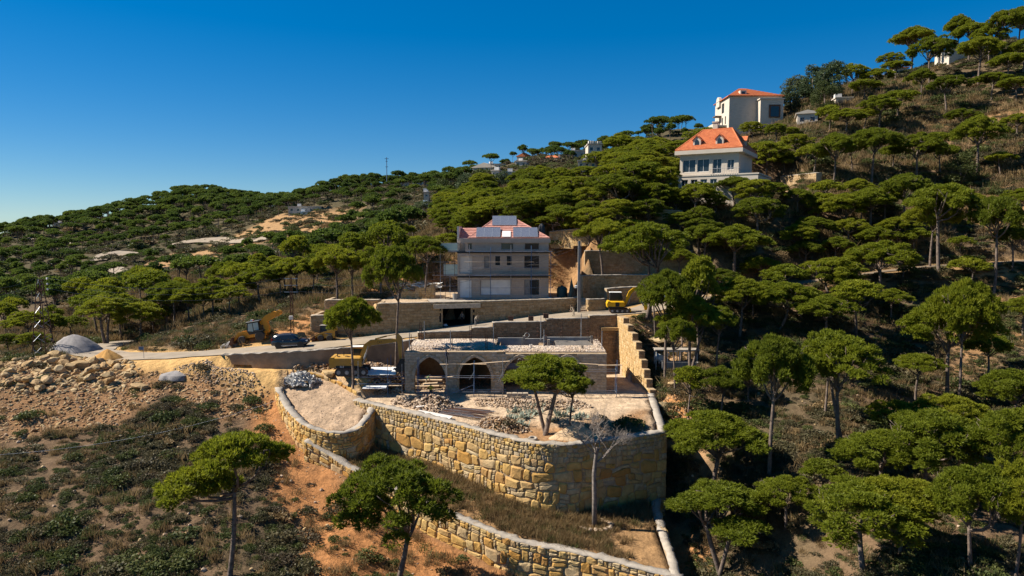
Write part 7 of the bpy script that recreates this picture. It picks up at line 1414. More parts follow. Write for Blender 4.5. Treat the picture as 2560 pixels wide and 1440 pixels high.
def heap(pix=None, poly=None, n=300, smin=.12, smax=.5, kinds=RB, name='rubble', label='', lift=0., mound=None, rngs=1, sq=1.8, base=None):
    r = np.random.default_rng(rngs); P_ = np.array(poly if poly is not None else plan(pix)); x0, y0 = P_.min(0); x1, y1 = P_.max(0); x = r.uniform(x0, x1, n * 4); y = r.uniform(y0, y1, n * 4); d = polydist(x, y, P_); k_ = d < 0; x, y, d = x[k_][:n], y[k_][:n], d[k_][:n]
    z = zg(x, y) if base is None else np.full(len(x), base); m_ = np.clip(-d / (mound[1] if mound else 1), 0, 1); z = z + (mound[0] * m_ * r.uniform(.55, 1.0, len(x)) if mound else 0) + lift
    s_ = smin + (smax - smin) * r.random(len(x)) ** sq; sc_ = np.c_[s_ * r.uniform(.8, 1.5, len(x)), s_ * r.uniform(.7, 1.1, len(x)), s_ * r.uniform(.6, 1.0, len(x))]
    return scatter(name, label, 'rubble', kinds, np.c_[x, y, z], None, sc_, r.integers(0, len(kinds), len(x)), rot3=np.c_[r.uniform(-.6, .6, len(x)), r.uniform(-.6, .6, len(x)), r.uniform(0, 6.28, len(x))])
heap([(0,920),(120,925),(340,925),(480,940),(640,945),(690,1000),(640,1050),(560,1050),(430,985),(330,1030),(280,1065),(110,1090),(0,1110)], n=5200, smin=.10, smax=.62, kinds=RB + BL[:2], name='spoil_rubble', label='orange and tan broken rock tipped down the slope below the road bend', rngs=2, sq=2.6)
heap([(0,905),(90,890),(340,905),(360,960),(280,985),(0,990)], n=900, smin=.3, smax=1.1, kinds=BL, name='boulder_rubble', label='loose pale boulders filling the heap beside the road bend', rngs=3, sq=2.0)
heap([(430,925),(530,905),(640,935),(640,970),(500,960)], n=700, smin=.10, smax=.4, kinds=RP, name='grey_rubble', label='grey-tan rubble strip beside the sand track', rngs=4)
heap(poly=[(-17, 79.2), (-12.6, 79.3), (-12.4, 84), (-14, 86), (-19, 85.6), (-21, 83), (-17.5, 81.5)], n=1300, smin=.15, smax=.55, kinds=RP + RB[:2], name='site_rubble', label='broken stone piled between excavator and arches', mound=(1.1, 2.), rngs=5)
heap(poly=[(-27, 83.0), (-20.5, 83.9), (-20, 82.6), (-27, 81.8)], n=420, smin=.15, smax=.5, kinds=RB + RP, name='wall_foot_rubble', label='stones heaped at the foot of the road edge wall', mound=(.8, .7), rngs=6)
heap(poly=[(-14, 76.9), (-8, 76.6), (-5.5, 75), (-8, 72.2), (-13.5, 75.3)], n=1100, smin=.12, smax=.55, kinds=RP, name='yard_rubble', label='pale rubble mound in the yard before the left arch', mound=(1.3, 1.6), rngs=7)
heap(poly=[(-4.5, 77.4), (8, 77.0), (9, 74), (3, 73.2), (-4, 74.6)], n=1500, smin=.10, smax=.5, kinds=RP, name='arch_rubble', label='strip of pale rubble before the right arches', mound=(.6, 1.4), rngs=8)
heap(poly=[(-4, 68.6), (-.5, 66.4), (2.2, 68), (0, 70.4), (-3, 71)], n=650, smin=.12, smax=.5, kinds=RB + RP, name='corner_rubble', label='reddish broken stone beside the bar stack', mound=(.8, 1.2), rngs=9)
heap(poly=YARD, n=900, smin=.06, smax=.24, kinds=RP, name='yard_stones', label='small stones scattered over the dusty yard', rngs=10, sq=2.4)
heap(poly=TERR, n=700, smin=.05, smax=.22, kinds=RP, name='terrace_stones', label='small stones scattered on the gravel terrace', rngs=11, sq=2.4)
heap(poly=[(XL + .3, 81), (-2, 81), (-2, 88), (XL + .3, 88)], n=1500, smin=.10, smax=.30, kinds=RP, name='roof_stones', label='rounded stones bedded in the cobbled roof', base=RZ + .16, rngs=12)
heap(poly=[(-1.8, 81), (11, 81), (11, 84.2), (-1.8, 84.2)], n=900, smin=.10, smax=.28, kinds=RP, name='roof_edge_stones', label='stones bedded in the front strip of the roof', base=RZ + .10, rngs=13)
heap([(1590,790),(1700,790),(1790,860),(1700,960),(1640,930),(1610,850)], n=520, smin=.10, smax=.5, kinds=RB + RP, name='bank_stones', label='stones strewn over the dry bank beyond the golden wall', rngs=14, sq=2.2)
heap([(1660,1000),(1740,1005),(1770,1090),(1700,1105),(1660,1060)], n=260, smin=.12, smax=.5, kinds=RB, name='dug_earth_stones', label='orange clods on the dug earth beside the ditch', mound=(.6, 1.5), rngs=15)
heap([(1650,735),(1780,730),(1800,800),(1690,800)], n=380, smin=.12, smax=.5, kinds=RP, name='roadside_stones', label='pale stones tipped along the upper road under the pines', rngs=16)
heap(poly=ORNG, n=420, smin=.06, smax=.32, kinds=RB + RP, name='slope_stones', label='stones scattered on the bare orange slope', rngs=17, sq=3)
heap(poly=[(-12, 81), (-7.6, 81), (-7.6, 88), (-12, 88)], n=240, smin=.1, smax=.4, kinds=RP, name='room_rubble', label='rubble on the floor inside the left arch', base=-19.3, rngs=18)
r_ = np.random.default_rng(5); LX = np.r_[r_.uniform(-60, -14, 240), r_.uniform(18, 70, 200)]; LY = np.r_[r_.uniform(38, 76, 240), r_.uniform(38, 110, 200)]; k_ = keep(LX, LY); LX, LY = LX[k_], LY[k_]
scatter('slope_rocks', 'pale stones scattered among the scrub', 'rocks', RP + BL[:3], np.c_[LX, LY, zg(LX, LY) + .06], r_.uniform(0, 6.28, len(LX)), r_.uniform(.2, .55, len(LX)), r_.integers(0, 8, len(LX)))
# heaps of sand and gravel
def mound(name, label, cat, c, rx, ry, h, mat, rz=0, seed=0, peak=.35):
    r = np.random.default_rng(seed); mb = MB(); nr, na = 14, 40; vs = [(0, 0, h)]; ph = r.uniform(0, 6.28, 4)
    for i in range(1, nr + 1):
        q = i / nr
        for j in range(na): a = 2 * math.pi * j / na; w_ = 1 + .10 * math.sin(2 * a + ph[0]) + .06 * math.sin(5 * a + ph[1]) + .03 * math.sin(11 * a + ph[2]); zz = h * ((1 - q) * (1 - peak) + peak * (1 - q * q)) + r.normal() * h * .012 - (.5 if i == nr else 0); vs.append((rx * q * w_ * math.cos(a), ry * q * w_ * math.sin(a), zz))
    fs = [(0, 1 + j, 1 + (j + 1) % na) for j in range(na)] + [(1 + (i - 1) * na + j, 1 + i * na + j, 1 + i * na + (j + 1) % na, 1 + (i - 1) * na + (j + 1) % na) for i in range(1, nr) for j in range(na)]
    mb.add(vs, fs); o_ = mb.build(name, mat, None, True, c, rz); return tag(o_, label, cat)
M['gravel'] = plain('grey_gravel', (.27, .245, .23), (.19, .175, .165), 1.2, .95, bmp=.8, bscale=9); M['sand'] = plain('orange_sand', (.50, .27, .075), (.40, .20, .055), 1.0, .95, bmp=.6, bscale=7); M['sand_t'] = plain('tan_sand', (.52, .37, .22), (.42, .285, .16), 1.6, .95, bmp=.8, bscale=11)
g = G(158, 885); mound('gravel_heap', 'large grey gravel heap behind the lattice pylon by the road bend', 'heap', (g.x, g.y + 2.5, g.z - .2), 4.1, 3.6, 2.6, M['gravel'], 0, 1, .7)
g = G(258, 903); mound('sand_heap', 'small orange sand heap beside the boulder pile', 'heap', (g.x, g.y + 1, g.z - .1), 2.1, 1.7, 1.5, M['sand'], 0, 2)
g = G(585, 866); mound('gravel_heap', 'little grey gravel heap before the backhoe loader bucket', 'heap', (g.x - .3, g.y + .6, g.z - .1), 1.6, 1.1, .8, M['gravel'], 0, 3)
mound('sand_heap', 'tan sand heap against the inside of the yard wall', 'heap', (6.3, 65.9, -20.75), 3.1, 1.9, 1.75, M['sand_t'], 0, 4)
g = G(440, 935); mound('gravel_heap', 'low grey heap at the edge of the rubble slope', 'heap', (g.x, g.y + .3, g.z - .2), 2.2, 1.4, .55, M['gravel'], .2, 6)
# heap of cut grey slabs: each slab its own piece
sh = thing('slab_heap', 'heap of broken grey stone slabs on the gravel terrace', 'heap', (-25.3, 80.6, float(zg(-25.3, 80.6)) - .1)); SLB = []
for i in range(6):
    r_ = np.random.default_rng(200 + i); q = MB(); q.plate([(math.cos(a) * r_.uniform(.35, .55), math.sin(a) * r_.uniform(.22, .4)) for a in np.sort(r_.uniform(0, 6.28, 6))], -.06, .06); SLB.append(q.mesh('slab', M['slab']))
r_ = np.random.default_rng(9)
for i in range(260):
    q = math.sqrt(r_.random()); a = r_.uniform(0, 6.28); link('slab', SLB[i % 6], sh, (q * 2.3 * math.cos(a), q * 1.55 * math.sin(a), (1 - q) * 1.55 * r_.uniform(.7, 1) + .05), (r_.normal() * .55, r_.normal() * .55, r_.uniform(0, 6.28)), (r_.uniform(.6, 1.3),) * 3)
# ---------------------------------------------------------------- other trees and plants
def make_broad(seed, h=10., rad=2.6, mat='broad', n=5200, size=.20, trunk_h=2.0):
    rng = np.random.default_rng(seed); cl = []; tr = MB()
    for i in range(26):
        t_ = rng.uniform(0, 1); a = rng.uniform(0, 6.28); r_ = rad * (.25 + .75 * math.sin(math.pi * min(1, t_ * .85 + .12))) * rng.uniform(.35, .85); zz = trunk_h + (h - trunk_h) * (.08 + .86 * t_); cl.append(((math.cos(a) * r_, math.sin(a) * r_, zz), rad * rng.uniform(.30, .46), 1.1))
    tr.tube([(0, 0, -.6), (.1, 0, trunk_h), (.0, .1, h * .75)], [.24, .17, .05], 7)
    for c, r_, f in cl[::3]: limb(tr, (.05, 0, trunk_h * .9), c, .08, .03, rng, .06, 4, 4)
    return dict(crown=quads_mesh('crown', leaf_quads(cl, rng, n, size, -.9, 1.8), M[mat]), trunk=tr.mesh('trunk', M['bark'], True), rad=rad)
BROAD = {'e1': make_broad(1, mat='broad'), 'e2': make_broad(2, rad=2.2, mat='broad', n=4600), 'o1': make_broad(3, rad=3.2, mat='scrub_g', trunk_h=1.2), 'o2': make_broad(4, rad=3.4, mat='dry', n=3000, trunk_h=1.4)}
def broad_px(u, v, vt, ul, ur, kind, label, group=None, d=None, name='broadleaf_tree'):
    g = G(u, v) if d is None else W(u, v, d)
    if d: g.z = min(g.z, float(zg(g.x, g.y)))
    src = BROAD[kind]; h = max(2., W(u, vt, g.y).z - g.z); w = (ur - ul) / F * g.y; t_ = thing(name, label, 'tree', g, random.uniform(0, 6.28), group, (w / 2 / src['rad'], w / 2 / src['rad'], h / 10)); link('trunk', src['trunk'], t_); link('crown', src['crown'], t_)
for i, a in enumerate([(1172, 540, 432, 1140, 1205, 'e1', 215), (1215, 540, 440, 1190, 1240, 'e2', 212), (1255, 530, 430, 1225, 1290, 'e1', 214), (1190, 560, 480, 1160, 1220, 'e2', 190), (1300, 520, 440, 1270, 1330, 'e1', 214), (1150, 555, 490, 1130, 1175, 'e2', 200), (1110, 545, 450, 1080, 1140, 'o1', 230), (1060, 560, 500, 1030, 1090, 'e1', 225), (900, 640, 560, 870, 930, 'o1', 190), (940, 650, 585, 910, 975, 'e2', 180), (990, 640, 575, 960, 1020, 'e1', 175), (860, 655, 590, 830, 890, 'o1', 185)]):
    broad_px(*a[:6], 'tall grey-green broadleaf tree in the hollow behind the unfinished house', 'broadleaf trees behind the house', d=a[6])
for i, a in enumerate([(1990, 270, 190, 1955, 2030, 'e1'), (2030, 262, 165, 1995, 2070, 'e2'), (2080, 258, 150, 2045, 2120, 'e1'), (1975, 290, 215, 1950, 2005, 'e2'), (2060, 285, 205, 2030, 2095, 'o1')]): broad_px(*a, 'dusky feathery broadleaf tree on the ridge beside the stone villa', 'broadleaf trees by the stone villa')
broad_px(1125, 545, 508, 1100, 1150, 'o2', 'rust-brown small tree on the edge of the eroded bank', d=222); broad_px(1950, 700, 630, 1920, 1990, 'o2', 'half-bare brown tree before the shaded garden wall'); broad_px(2400, 470, 385, 2360, 2440, 'o1', 'bushy green young tree on the bare part of the right slope')
for a in ((1735, 535, 490, 1710, 1760, 'o1'), (1700, 530, 480, 1680, 1720, 'e2')): broad_px(*a, 'dark garden tree beside the base of the white villa', 'garden trees at the white villa')
for u, v, s_, mat_, lab in ((632, 1010, 1.5, 2, 'glossy green bush at the head of the orange slope'), (1575, 1075, 1.7, 3, 'dark green bush in the shaded corner of the yard'), (1500, 1055, .9, 3, 'small dark shrub behind the sand heap'), (1275, 1075, 1.6, 0, 'olive bush under the forked pine in the yard'), (60, 870, 2.4, 3, 'bright green bush left of the gravel heap'), (30, 905, 1.5, 2, 'low green bush at the edge of the boulder heap'), (500, 935, 1.4, 0, 'scraggy olive bush growing on the rubble slope'), (660, 1080, 1.3, 2, 'fresh green bush beside the terrace wall foot'), (815, 1300, .8, 2, 'round green bush on the bare orange slope'), (838, 1355, .8, 2, 'second round bush lower on the orange slope'), (1630, 1245, .7, 3, 'dark tuft at the foot of the boulder wall corner')):
    g = G(u, v); o_ = link('bush', BUSH[mat_], None, g, (0, 0, u * .7), (s_ * 1.3, s_ * 1.3, s_ * 1.35)); tag(o_, lab, 'bush')
def agave(c, s_, label, seed, name='agave_plant'):
    r = np.random.default_rng(seed); q = MB()
    for i in range(46):
        a = r.uniform(0, 6.28); e = r.uniform(.2, 1.3); L = s_ * r.uniform(.6, 1.1); b_ = Vector((r.normal() * s_ * .5, r.normal() * s_ * .35, 0)); d_ = Vector((math.cos(a) * math.cos(e), math.sin(a) * math.cos(e), math.sin(e))); w_ = d_.cross(Vector((0, 0, 1))).normalized() * s_ * .11
        q.add([b_ - w_ * .6, b_ + w_ * .6, b_ + d_ * L * .6 + w_, b_ + d_ * L, b_ + d_ * L * .6 - w_], [(0, 1, 2, 3, 4)])
    o_ = q.build(name, M['grey_leaf'], loc=c, fix=False); tag(o_, label, 'plant', 'grey spiky plants in the yard')
for i, (u, v, s_) in enumerate(((1290, 1030, .8), (1310, 1045, .9), (1335, 1035, .8), (1275, 1050, .7), (1350, 1020, .8), (1400, 1040, .9), (1425, 1030, .7), (1445, 1045, .8), (1300, 1065, .7), (1385, 1055, .7), (1365, 1010, .6), (1320, 1020, .7))): agave(G(u, v), s_, 'grey-green spiky plant in the thicket under the yard pines', 300 + i)
# grass on the strip and elsewhere
GR = [make_grass(1, 'dry', 60, .55), make_grass(2, 'dry', 70, .4), make_grass(3, 'scrub_g', 60, .5), make_grass(4, 'dry', 50, .7)]
rng = np.random.default_rng(17); gx_, gy_ = rng.uniform(-21, 14, 9000), rng.uniform(54, 77, 9000); k_ = (polydist(gx_, gy_, STRIP) < -.3) & (polydist(gx_, gy_, YARD) > .9) & (polydist(gx_, gy_, TERR) > .9) & ((vnoise(gx_, gy_, .5, 77) + .15 - np.clip((gx_ - 6) * .12, 0, .5)) > rng.uniform(-.6, .5, 9000)); gx_, gy_ = gx_[k_], gy_[k_]
scatter('dry_grass', 'dry straw-coloured grass on the strip between the two boulder walls', 'grass', GR, np.c_[gx_, gy_, zg(gx_, gy_)], rng.uniform(0, 6.28, len(gx_)), rng.uniform(.5, 1.1, len(gx_)), np.where(rng.random(len(gx_)) < .12, 2, rng.choice([0, 1, 3], len(gx_))))
gx_, gy_ = rng.uniform(-110, 110, 42000), rng.uniform(35, 220, 42000); k_ = keep(gx_, gy_, .5, 3.4) & in_view(gx_, gy_, zg(gx_, gy_)) & ((polydist(gx_, gy_, SPOIL) > 0) | (rng.random(42000) < .25)) & ((gx_ > -14) | (gy_ > 90) | (rng.random(42000) < .45)) & (vnoise(gx_, gy_, .25, 78) > rng.uniform(-.7, .5, 42000)); gx_, gy_ = gx_[k_], gy_[k_]
scatter('hill_grass', 'dry grass tufts between the scrub on the hillsides', 'grass', GR, np.c_[gx_, gy_, zg(gx_, gy_)], rng.uniform(0, 6.28, len(gx_)), rng.uniform(.6, 1.5, len(gx_)) * np.where(gy_ > 110, 1.6, 1.), np.where(rng.random(len(gx_)) < .15, 2, rng.choice([0, 1, 3], len(gx_))))
# bare dead pine before the wall corner
g = G(1487, 1318); H_ = W(1487, 985, g.y).z - g.z; rng = np.random.default_rng(12); dt = thing('dead_pine', 'bare leafless pine with a tall trunk before the boulder wall corner', 'tree', g); tr = MB(); zf_ = H_ * .60
tr.tube([(0, 0, -.4), (-.05, .05, H_ * .2), (-.12, 0, H_ * .4), (.05, 0, H_ * .55), (.08, 0, zf_)], [.26, .22, .20, .16, .14], 8)
for i in range(4): zz = H_ * rng.uniform(.3, .6); a = rng.uniform(0, 6.28); tr.tube([(0, 0, zz), (math.cos(a) * .4, math.sin(a) * .4, zz + .1)], [.04, .012], 4)
tr.build('trunk', M['bark_d'], dt, True); br = MB()
def twig(p, d_, L, r_, lv):
    d_ = d_.normalized(); e = p + d_ * L; m_ = p + d_ * L * .5 + Vector(rng.normal(size=3)) * L * .06; br.tube([p, m_, e], [r_, r_ * .8, r_ * .6], 5 if lv > 2 else 3, cap=False)
    if lv == 0: return
    for k_ in range(3 if lv > 2 else (4 if lv > 1 else 5)): nd = d_ + Vector(rng.normal(size=3)) * (.55 if lv > 1 else .7) + Vector((0, 0, .22)); twig(p.lerp(e, rng.uniform(.5, 1)), nd, L * rng.uniform(.55, .8), r_ * .55, lv - 1)
for i in range(6): a = i * 1.05 + .3; twig(Vector((.06, 0, zf_ - rng.uniform(0, 1.6))), Vector((math.cos(a) * .8, math.sin(a) * .5, .75)), H_ * .17, .07, 4)
br.build('branches', M['bark_d'], dt, fix=False)
pn = thing('tree_planter', 'broken ring of cemented stones round the foot of the dead pine', 'planter', g)
for i in range(13): a = -2.6 + i * .33; link('stone', RP[i % 5], pn, (math.cos(a) * 1.5, math.sin(a) * 1.1, .15), (0, 0, a), (.75, .55, .5))
# ---------------------------------------------------------------- poles, pylon, wires
g = G(110, 888); Hp = W(110, 697, g.y).z - g.z; py_ = thing('lattice_pylon', 'rusty lattice power pylon beside the gravel heap', 'pylon', g); b0, b1 = 1.0, .22
def leg(sx_, sy_, z): k_ = b0 + (b1 - b0) * z / Hp; return Vector((sx_ * k_, sy_ * k_, z))
for sx_, sy_ in ((-1, -1), (1, -1), (1, 1), (-1, 1)): q = MB(); q.tube([leg(sx_, sy_, -.3), leg(sx_, sy_, Hp)], .055, 4); q.build('leg', M['rust'], py_)
nb_ = 11
for i in range(nb_):
    z0_, z1_ = Hp * i / nb_, Hp * (i + 1) / nb_
    for (a, b_) in (((-1, -1), (1, -1)), ((1, -1), (1, 1)), ((1, 1), (-1, 1)), ((-1, 1), (-1, -1))): q = MB(); a, b_ = (a, b_) if i % 2 else (b_, a); q.tube([leg(*a, z0_), leg(*b_, z1_)], .032, 4); q.build('brace', M['rust' if i % 2 else 'steel'], py_)
INS = []
for k_ in range(3):
    z_ = Hp - .1 - k_ * .75; q = MB(); q.box((.5, 0, z_), (1.3, .08, .08)); q.build('crossarm', M['rust'], py_); q = MB(); q.lathe([(.05, 0), (.14, .05), (.08, .12), (.14, .18), (.05, .28)], (1.05, 0, z_), 10); q.build('insulator', M['white'], py_); INS.append(g + Vector((1.05, 0, z_ + .25)))
g = G(731, 842); Hq = W(731, 692, g.y).z - g.z; pq = thing('power_pole', 'dark lattice power pole with crossarms beside the block wall end', 'pole', g); q = MB()
for sx_ in (-1, 1):
    for sy_ in (-1, 1): q.tube([(sx_ * .22, sy_ * .22, -.3), (sx_ * .10, sy_ * .10, Hq)], .035, 4)
q.build('mast', M['rust'], pq); q = MB()
for i in range(16): z_ = Hq * i / 16; k_ = .22 - .12 * i / 16; s_ = 1 if i % 2 else -1; q.tube([(-k_ * s_, -k_, z_), (k_ * s_, -k_, z_ + Hq / 16)], .025, 4); q.tube([(-k_, -k_ * s_, z_), (-k_, k_ * s_, z_ + Hq / 16)], .025, 4); q.tube([(k_, -k_ * s_, z_), (k_, k_ * s_, z_ + Hq / 16)], .025, 4)
q.build('bracing', M['rust'], pq); q = MB(); q.bb((0, -.3, 2.6), (.5, .3, .5), .03); q.build('meter_box', M['plaster'], pq); PT = []
for k_ in range(3): z_ = Hq - .25 - k_ * .9; q = MB(); q.box((0, 0, z_), (1.8, .09, .09)); q.build('crossarm', M['steel'], pq); PT += [g + Vector((-.8, 0, z_ + .1)), g + Vector((.8, 0, z_ + .1))]
g = G(1447, 783); Hg = W(1447, 602, g.y).z - g.z; pg_ = thing('grey_pole', 'square dark grey steel pole at the road edge before the garden walls', 'pole', (g.x, g.y, g.z)); q = MB(); q.box((0, 0, Hg / 2 - .1), (.42, .42, Hg + .2), taper=.85); q.build('shaft', M['concrete_g'], pg_); q = MB(); q.bb((-.45, -.2, Hg * .37), (.35, .25, .4), .04); q.build('lamp_box', M['white'], pg_); q = MB(); q.tube([(.3, 0, -.1), (.32, 0, Hg)], .03, 5); q.build('conduit', M['steel'], pg_); GT = g + Vector((0, 0, Hg - .2))
M['wire'] = plain('wire', (.10, .10, .11), (.14, .14, .15), 4, .6); M['hose'] = plain('pale_hose', (.55, .55, .53), (.48, .48, .46), 4, .6)
def wire(a, b_, sag, label, r_=.018, mat='wire', group='overhead wires', name='overhead_wire', cat='wire', n=16): q = MB(); q.tube([a.lerp(b_, i / n) - Vector((0, 0, sag * 4 * (i / n) * (1 - i / n))) for i in range(n + 1)], r_, 4); tag(q.build(name, M[mat]), label, cat, group)
for i in range(3): wire(INS[i], PT[2 * i], 1.5, 'thin overhead wire strung between lattice pylon and power pole')
for i in range(3): wire(PT[2 * i + 1], GT - Vector((0, 0, i * .35)), 1.6 + i * .4, 'thin overhead wire running from power pole to grey pole across the house', group='overhead wires to the grey pole')
for i in range(2): wire(INS[i] - Vector((1.6, 0, 0)), W(-80, 715 + i * 20, 90), .8, 'thin overhead wire leaving the pylon away from the site', group='overhead wires leaving the pylon')
a, b_ = W(-20, 1138, 63), Vector((-26.6, 77.4, -19.4)); wire(a, b_, 1.1, 'pale cable hanging across the scrubby slope to the terrace wall', .016, 'hose', None, 'slope_cable', 'cable', 30)
q = MB(); q.tube([(a.x, a.y, a.z + .05), (a.x, a.y, float(zg(a.x, a.y)) - .3)], .06, 6); tag(q.build('cable_stake', M['wood_d']), 'short stake holding the end of the pale slope cable', 'stake')
g = G(360, 898); sg = thing('road_sign', 'small blue rectangular sign on a thin post at the road bend', 'sign', g); q = MB(); q.tube([(0, 0, -.2), (0, 0, 1.75)], .03, 6); q.build('post', M['steel'], sg); q = MB(); q.box((-.28, -.04, 1.45), (.62, .03, .42), .2); q.build('panel', M['blue'], sg)
pm = W(967, 430, 428); am = thing('antenna_mast', 'tall thin antenna mast on the far wooded skyline', 'mast', pm); Hm = W(967, 393, 428).z - pm.z; q = MB(); q.tube([(0, 0, -14), (0, 0, Hm)], [.32, .22], 5); q.build('mast', M['blue'], am)
for z_, w_ in ((Hm * .9, 2.4), (Hm * .72, 1.2), (Hm * .35, 1.6)): q = MB(); q.box((0, 0, z_), (w_, .25, .25)); q.build('antenna_arm', M['blue'], am)
# ---------------------------------------------------------------- yard clutter
g = G(1110, 1065); bs = thing('bar_stack', 'stack of long rusty steel bars lying in the yard beside the wall', 'steel bars', (-5.2, 72.6, float(zg(-5.2, 72.6)))); rng = np.random.default_rng(6)
for i in range(64): q = MB(); y_ = rng.uniform(-1.6, 1.6); z_ = .06 + .32 * max(0, 1 - abs(y_) / 1.6) * rng.random(); dx = rng.normal() * .35; q.tube([(-2.7 + dx, y_, z_), (2.7 + dx, y_ + rng.normal() * .25, z_ + .03)], .03, 4); q.build('bar', M['rust' if i % 3 else 'steel'], bs)
bs.rotation_euler = (0, 0, R(-24))
for (u, v, w_, d_, rz_, lab) in ((1085, 1047, 4.2, .9, R(-25), 'long pale board lying beside the bar stack'), (1065, 1022, 2.4, .35, R(40), 'short plank leaning on the rubble mound')):
    g = G(u, v); q = MB(); q.bb((0, 0, 0), (w_, d_, .06), .01); o_ = q.build('board', M['plaster'], loc=g + Vector((0, 0, .32))); o_.rotation_euler = (.12, .05, rz_); tag(o_, lab, 'board')
g = G(1332, 1100); q = MB(); q.lathe([(.22, -.12), (.40, -.13), (.47, -.06), (.47, .06), (.40, .13), (.22, .12), (.26, 0), (.22, -.12)], (0, 0, .13), 22); o_ = q.build('old_tyre', M['concrete'], loc=g, smooth=True); o_.rotation_euler = (.12, 0, 0); tag(o_, 'pale dusty tyre lying on the grass under the forked pine', 'tyre')
bw = thing('stone_block_stack', 'short stack of squared stone blocks before the third arch', 'block stack', (X(1300, 76.6), 76.6, float(zg(X(1300, 76.6), 76.6)) - .05)); rng = np.random.default_rng(4)
for k_ in range(3):
    for i in range(6 - k_): q = MB(); q.bb((-1.6 + i * .62 + k_ * .2, rng.normal() * .04, .2 + k_ * .38), (.58, .5, .36), .03, rng.normal() * .04); q.build('block', M['pale_stone'], bw)
for i, (x_, y_, L_, rz_) in enumerate(((-10.6, 82.3, 3.4, .1), (-9.2, 83.0, 3.2, .0), (-10.2, 84.6, 3.6, -.05), (-9.4, 85.8, 3.4, .03), (-9.6, 81.6, 2.4, .3))): q = MB(); q.bb((0, 0, 0), (L_, .6, .18), .02); o_ = q.build('timber', M['wood'], loc=(x_, y_, -19.1 + i * .13)); o_.rotation_euler = (0, 0, rz_); tag(o_, 'pale formwork timber lying inside the left arch', 'timber', 'formwork timbers in the left arch')
bh_ = thing('branch_pile', 'pile of dry branches inside the second arch', 'branches', (-4.4, 83.5, -19.4)); rng = np.random.default_rng(8)
for i in range(46): a = rng.uniform(0, 6.28); e = rng.uniform(.1, .9); L_ = rng.uniform(.8, 1.7); p0 = Vector((rng.normal() * .9, rng.normal() * .7, rng.uniform(0, .5))); q = MB(); q.tube([p0, p0 + Vector((math.cos(a) * math.cos(e), math.sin(a) * math.cos(e), math.sin(e))) * L_], [.035, .012], 4); q.build('branch', M['wood_d'], bh_)
# hoop of pipe, boxes and sacks on the roof
q = MB(); q.tube([(.36 * math.cos(a), 0, .36 * math.sin(a)) for a in np.linspace(0, 6.28, 22)], .03, 5); o_ = q.build('pipe_coil', M['hose'], loc=(X(1300, 86.9), 86.9, -16.9)); tag(o_, 'coil of pale pipe inside the opening of the roof', 'pipe')
q = MB(); q.tube([(.3 * math.cos(a), .05 * math.sin(3 * a), .3 * math.sin(a)) for a in np.linspace(0, 6.28, 22)], .025, 5); o_ = q.build('pipe_coil', M['hose'], loc=(X(1318, 88.1), 88.1, -13.65)); tag(o_, 'small loop of pipe standing on the grey beam behind the roof opening', 'pipe')
for u, y_, c_, lab in ((1328, 83.0, 'plaster', 'pale bucket standing on the front strip of the roof'), (1458, 82.4, 'concrete', 'cement sack lying on the roof near the end pier')): q = MB(); q.lathe([(.14, 0), (.2, .4), (.18, .4), (.12, .05)], (0, 0, 0), 12); tag(q.build('bucket', M[c_], loc=(X(u, y_), y_, -14.42)), lab, 'bucket')
for u, lab in ((1366, 'rust-red form box standing on the stepped road wall'), (1277, 'rust-brown form box on the lower step of the road wall'), (1328, 'small dark form box between the two on the road wall')): x_ = X(u, 91.2); q = MB(); q.box((0, 0, .3), (.7, .12, .6)); q.box((.3, .2, .3), (.1, .5, .6)); q.box((-.3, .2, .3), (.1, .5, .6)); tag(q.build('form_box', M['rust'], loc=(x_, 91.3, [-11.85, -12.2, -12.2][[1366, 1277, 1328].index(u)])), lab, 'form box')
# trestle shed beyond the wall: pale slab on white legs, trough and drum
g = G(1695, 925); ts = thing('white_trestle', 'long white-topped trestle with thin legs standing on the dry bank', 'trestle', g + Vector((0, 1.2, 0)), R(-3)); q = MB(); q.bb((0, 0, 2.35), (5.6, 1.6, .16), .03); q.build('table_top', M['concrete'], ts)
for x_ in (-2.6, -1.2, .3, 1.6, 2.5):
    for y_ in (-.7, .7): q = MB(); q.tube([(x_, y_, -.5), (x_, y_, 2.3)], .045, 5); q.build('leg', M['white'], ts)
for x_ in (-.5, .9): q = MB(); q.tube([(x_ - .5, -.75, 1.7), (x_ - .5, -.75, 2.2), (x_ + .5, -.75, 2.2), (x_ + .5, -.75, 1.7)], .05, 5); q.build('bracket', M['white'], ts)
q = MB()
for a, c_, d_ in ((0, -.5, (4.4, .06, .95)), (0, .5, (4.4, .06, .95)), (-2.2, 0, (.06, 1.06, .95)), (2.2, 0, (.06, 1.06, .95))): q.box((a, c_, .5), d_)
q.box((0, 0, .1), (4.3, 1, .06)); o_ = q.build('steel_trough', M['concrete_g'], loc=g + Vector((.2, .1, 0))); o_.rotation_euler = (0, 0, R(-3)); tag(o_, 'grey steel trough standing under the white trestle', 'trough')
g = G(1648, 918); q = MB(); q.lathe([(.02, -.55), (.42, -.55), (.45, -.5), (.45, .5), (.42, .55), (.02, .55)], (0, 0, 1.15), 20, axis='y'); o_ = thing('drum_stand', 'white drum lying on pale legs beside the trestle', 'drum', g, R(20)); q.build('drum', M['white'], o_, True); q = MB()
for x_, y_ in ((-.3, -.4), (.3, -.4), (-.3, .4), (.3, .4)): q.box((x_, y_, .35), (.1, .1, .9))
q.build('stand', M['plaster'], o_)
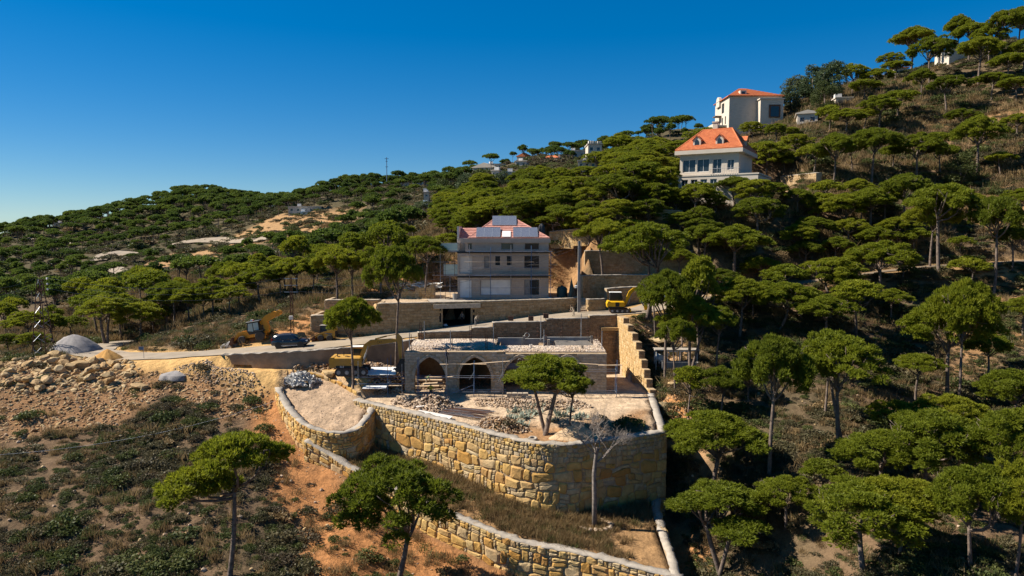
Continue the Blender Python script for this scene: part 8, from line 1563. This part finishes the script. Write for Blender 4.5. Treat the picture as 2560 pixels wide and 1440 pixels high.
# beside the house
g = Vector((X(1406, 104.5), 104.5, -10.5)); q = MB(); q.lathe([(.02, 0), (.78, 0), (.8, .1), (.8, 1.5), (.6, 1.8), (.2, 1.9), (.2, 2.0), (.02, 2.0)], (0, 0, 0), 20); tag(q.build('water_tank', plain('tank_green', (.05, .085, .07), (.04, .065, .055), 2, .5), None, True, g), 'dark green water tank beside the unfinished house', 'tank')
q = MB(); q.lathe([(.02, 0), (.35, 0), (.42, .95), (.38, .95), (.3, .1), (.02, .1)], (0, 0, 0), 16); tag(q.build('bin', M['concrete_g'], None, False, (X(1137, 101.8), 101.8, -10.45)), 'grey waste bin at the corner of the unfinished house', 'bin')
p_ = Path([(X(1000, 104), 104.0), (X(1040, 103.8), 103.8), (X(1086, 103.6), 103.6)], smooth=False); block_wall('brick_step_wall', 'low tan block wall with white debris behind it, left of the unfinished house', p_, lambda t: -9.35 if t < 2.4 else -8.75 if t < 4.6 else -8.2, lambda t: -10.7, .4, .3, .5, 'ashlar_y', 90, nmax=120)
dbs = thing('timber_heap', 'heap of white and grey boards behind the low wall left of the house', 'timber heap', (X(1045, 105.4), 105.4, -9.2)); rng = np.random.default_rng(15)
for i in range(60): q = MB(); L_ = rng.uniform(.8, 2.4); q.box((0, 0, 0), (L_, .22, .05)); o_ = q.build('board', M[['white', 'plaster', 'wood', 'concrete_g'][i % 4]], dbs, loc=(rng.uniform(-2.6, 3.2), rng.uniform(-.9, 1.2), .1 + rng.random() * .9)); o_.rotation_euler = (rng.normal() * .3, rng.normal() * .25, rng.normal() * .6)
g = Vector((X(1385, 102.6), 102.4, -10.45)); hp = thing('sack_pile', 'crumpled pale blue plastic sheets at the foot of the house corner', 'plastic sheets', g)
for i in range(9): link('sheet', RP[i % 5], hp, (rng.uniform(-1.0, 1.2), rng.uniform(-.4, .4), .15), tuple(rng.uniform(-1, 1, 3)), (.8, .6, .4)).data
ws_ = [rock_mesh(60, 'hose', 1)]
for ch in hp.children: ch.data = ws_[0]
for u, y_, s_, lab in ((1113, 95.6, .9, 'white sack lying in the garage opening'),): o_ = link('sack', ws_[0], None, (X(u, y_), y_, zroad(X(u, y_), y_) + .25), (.2, .3, .4), (s_, s_ * .8, s_ * .8)); tag(o_, lab, 'sack')
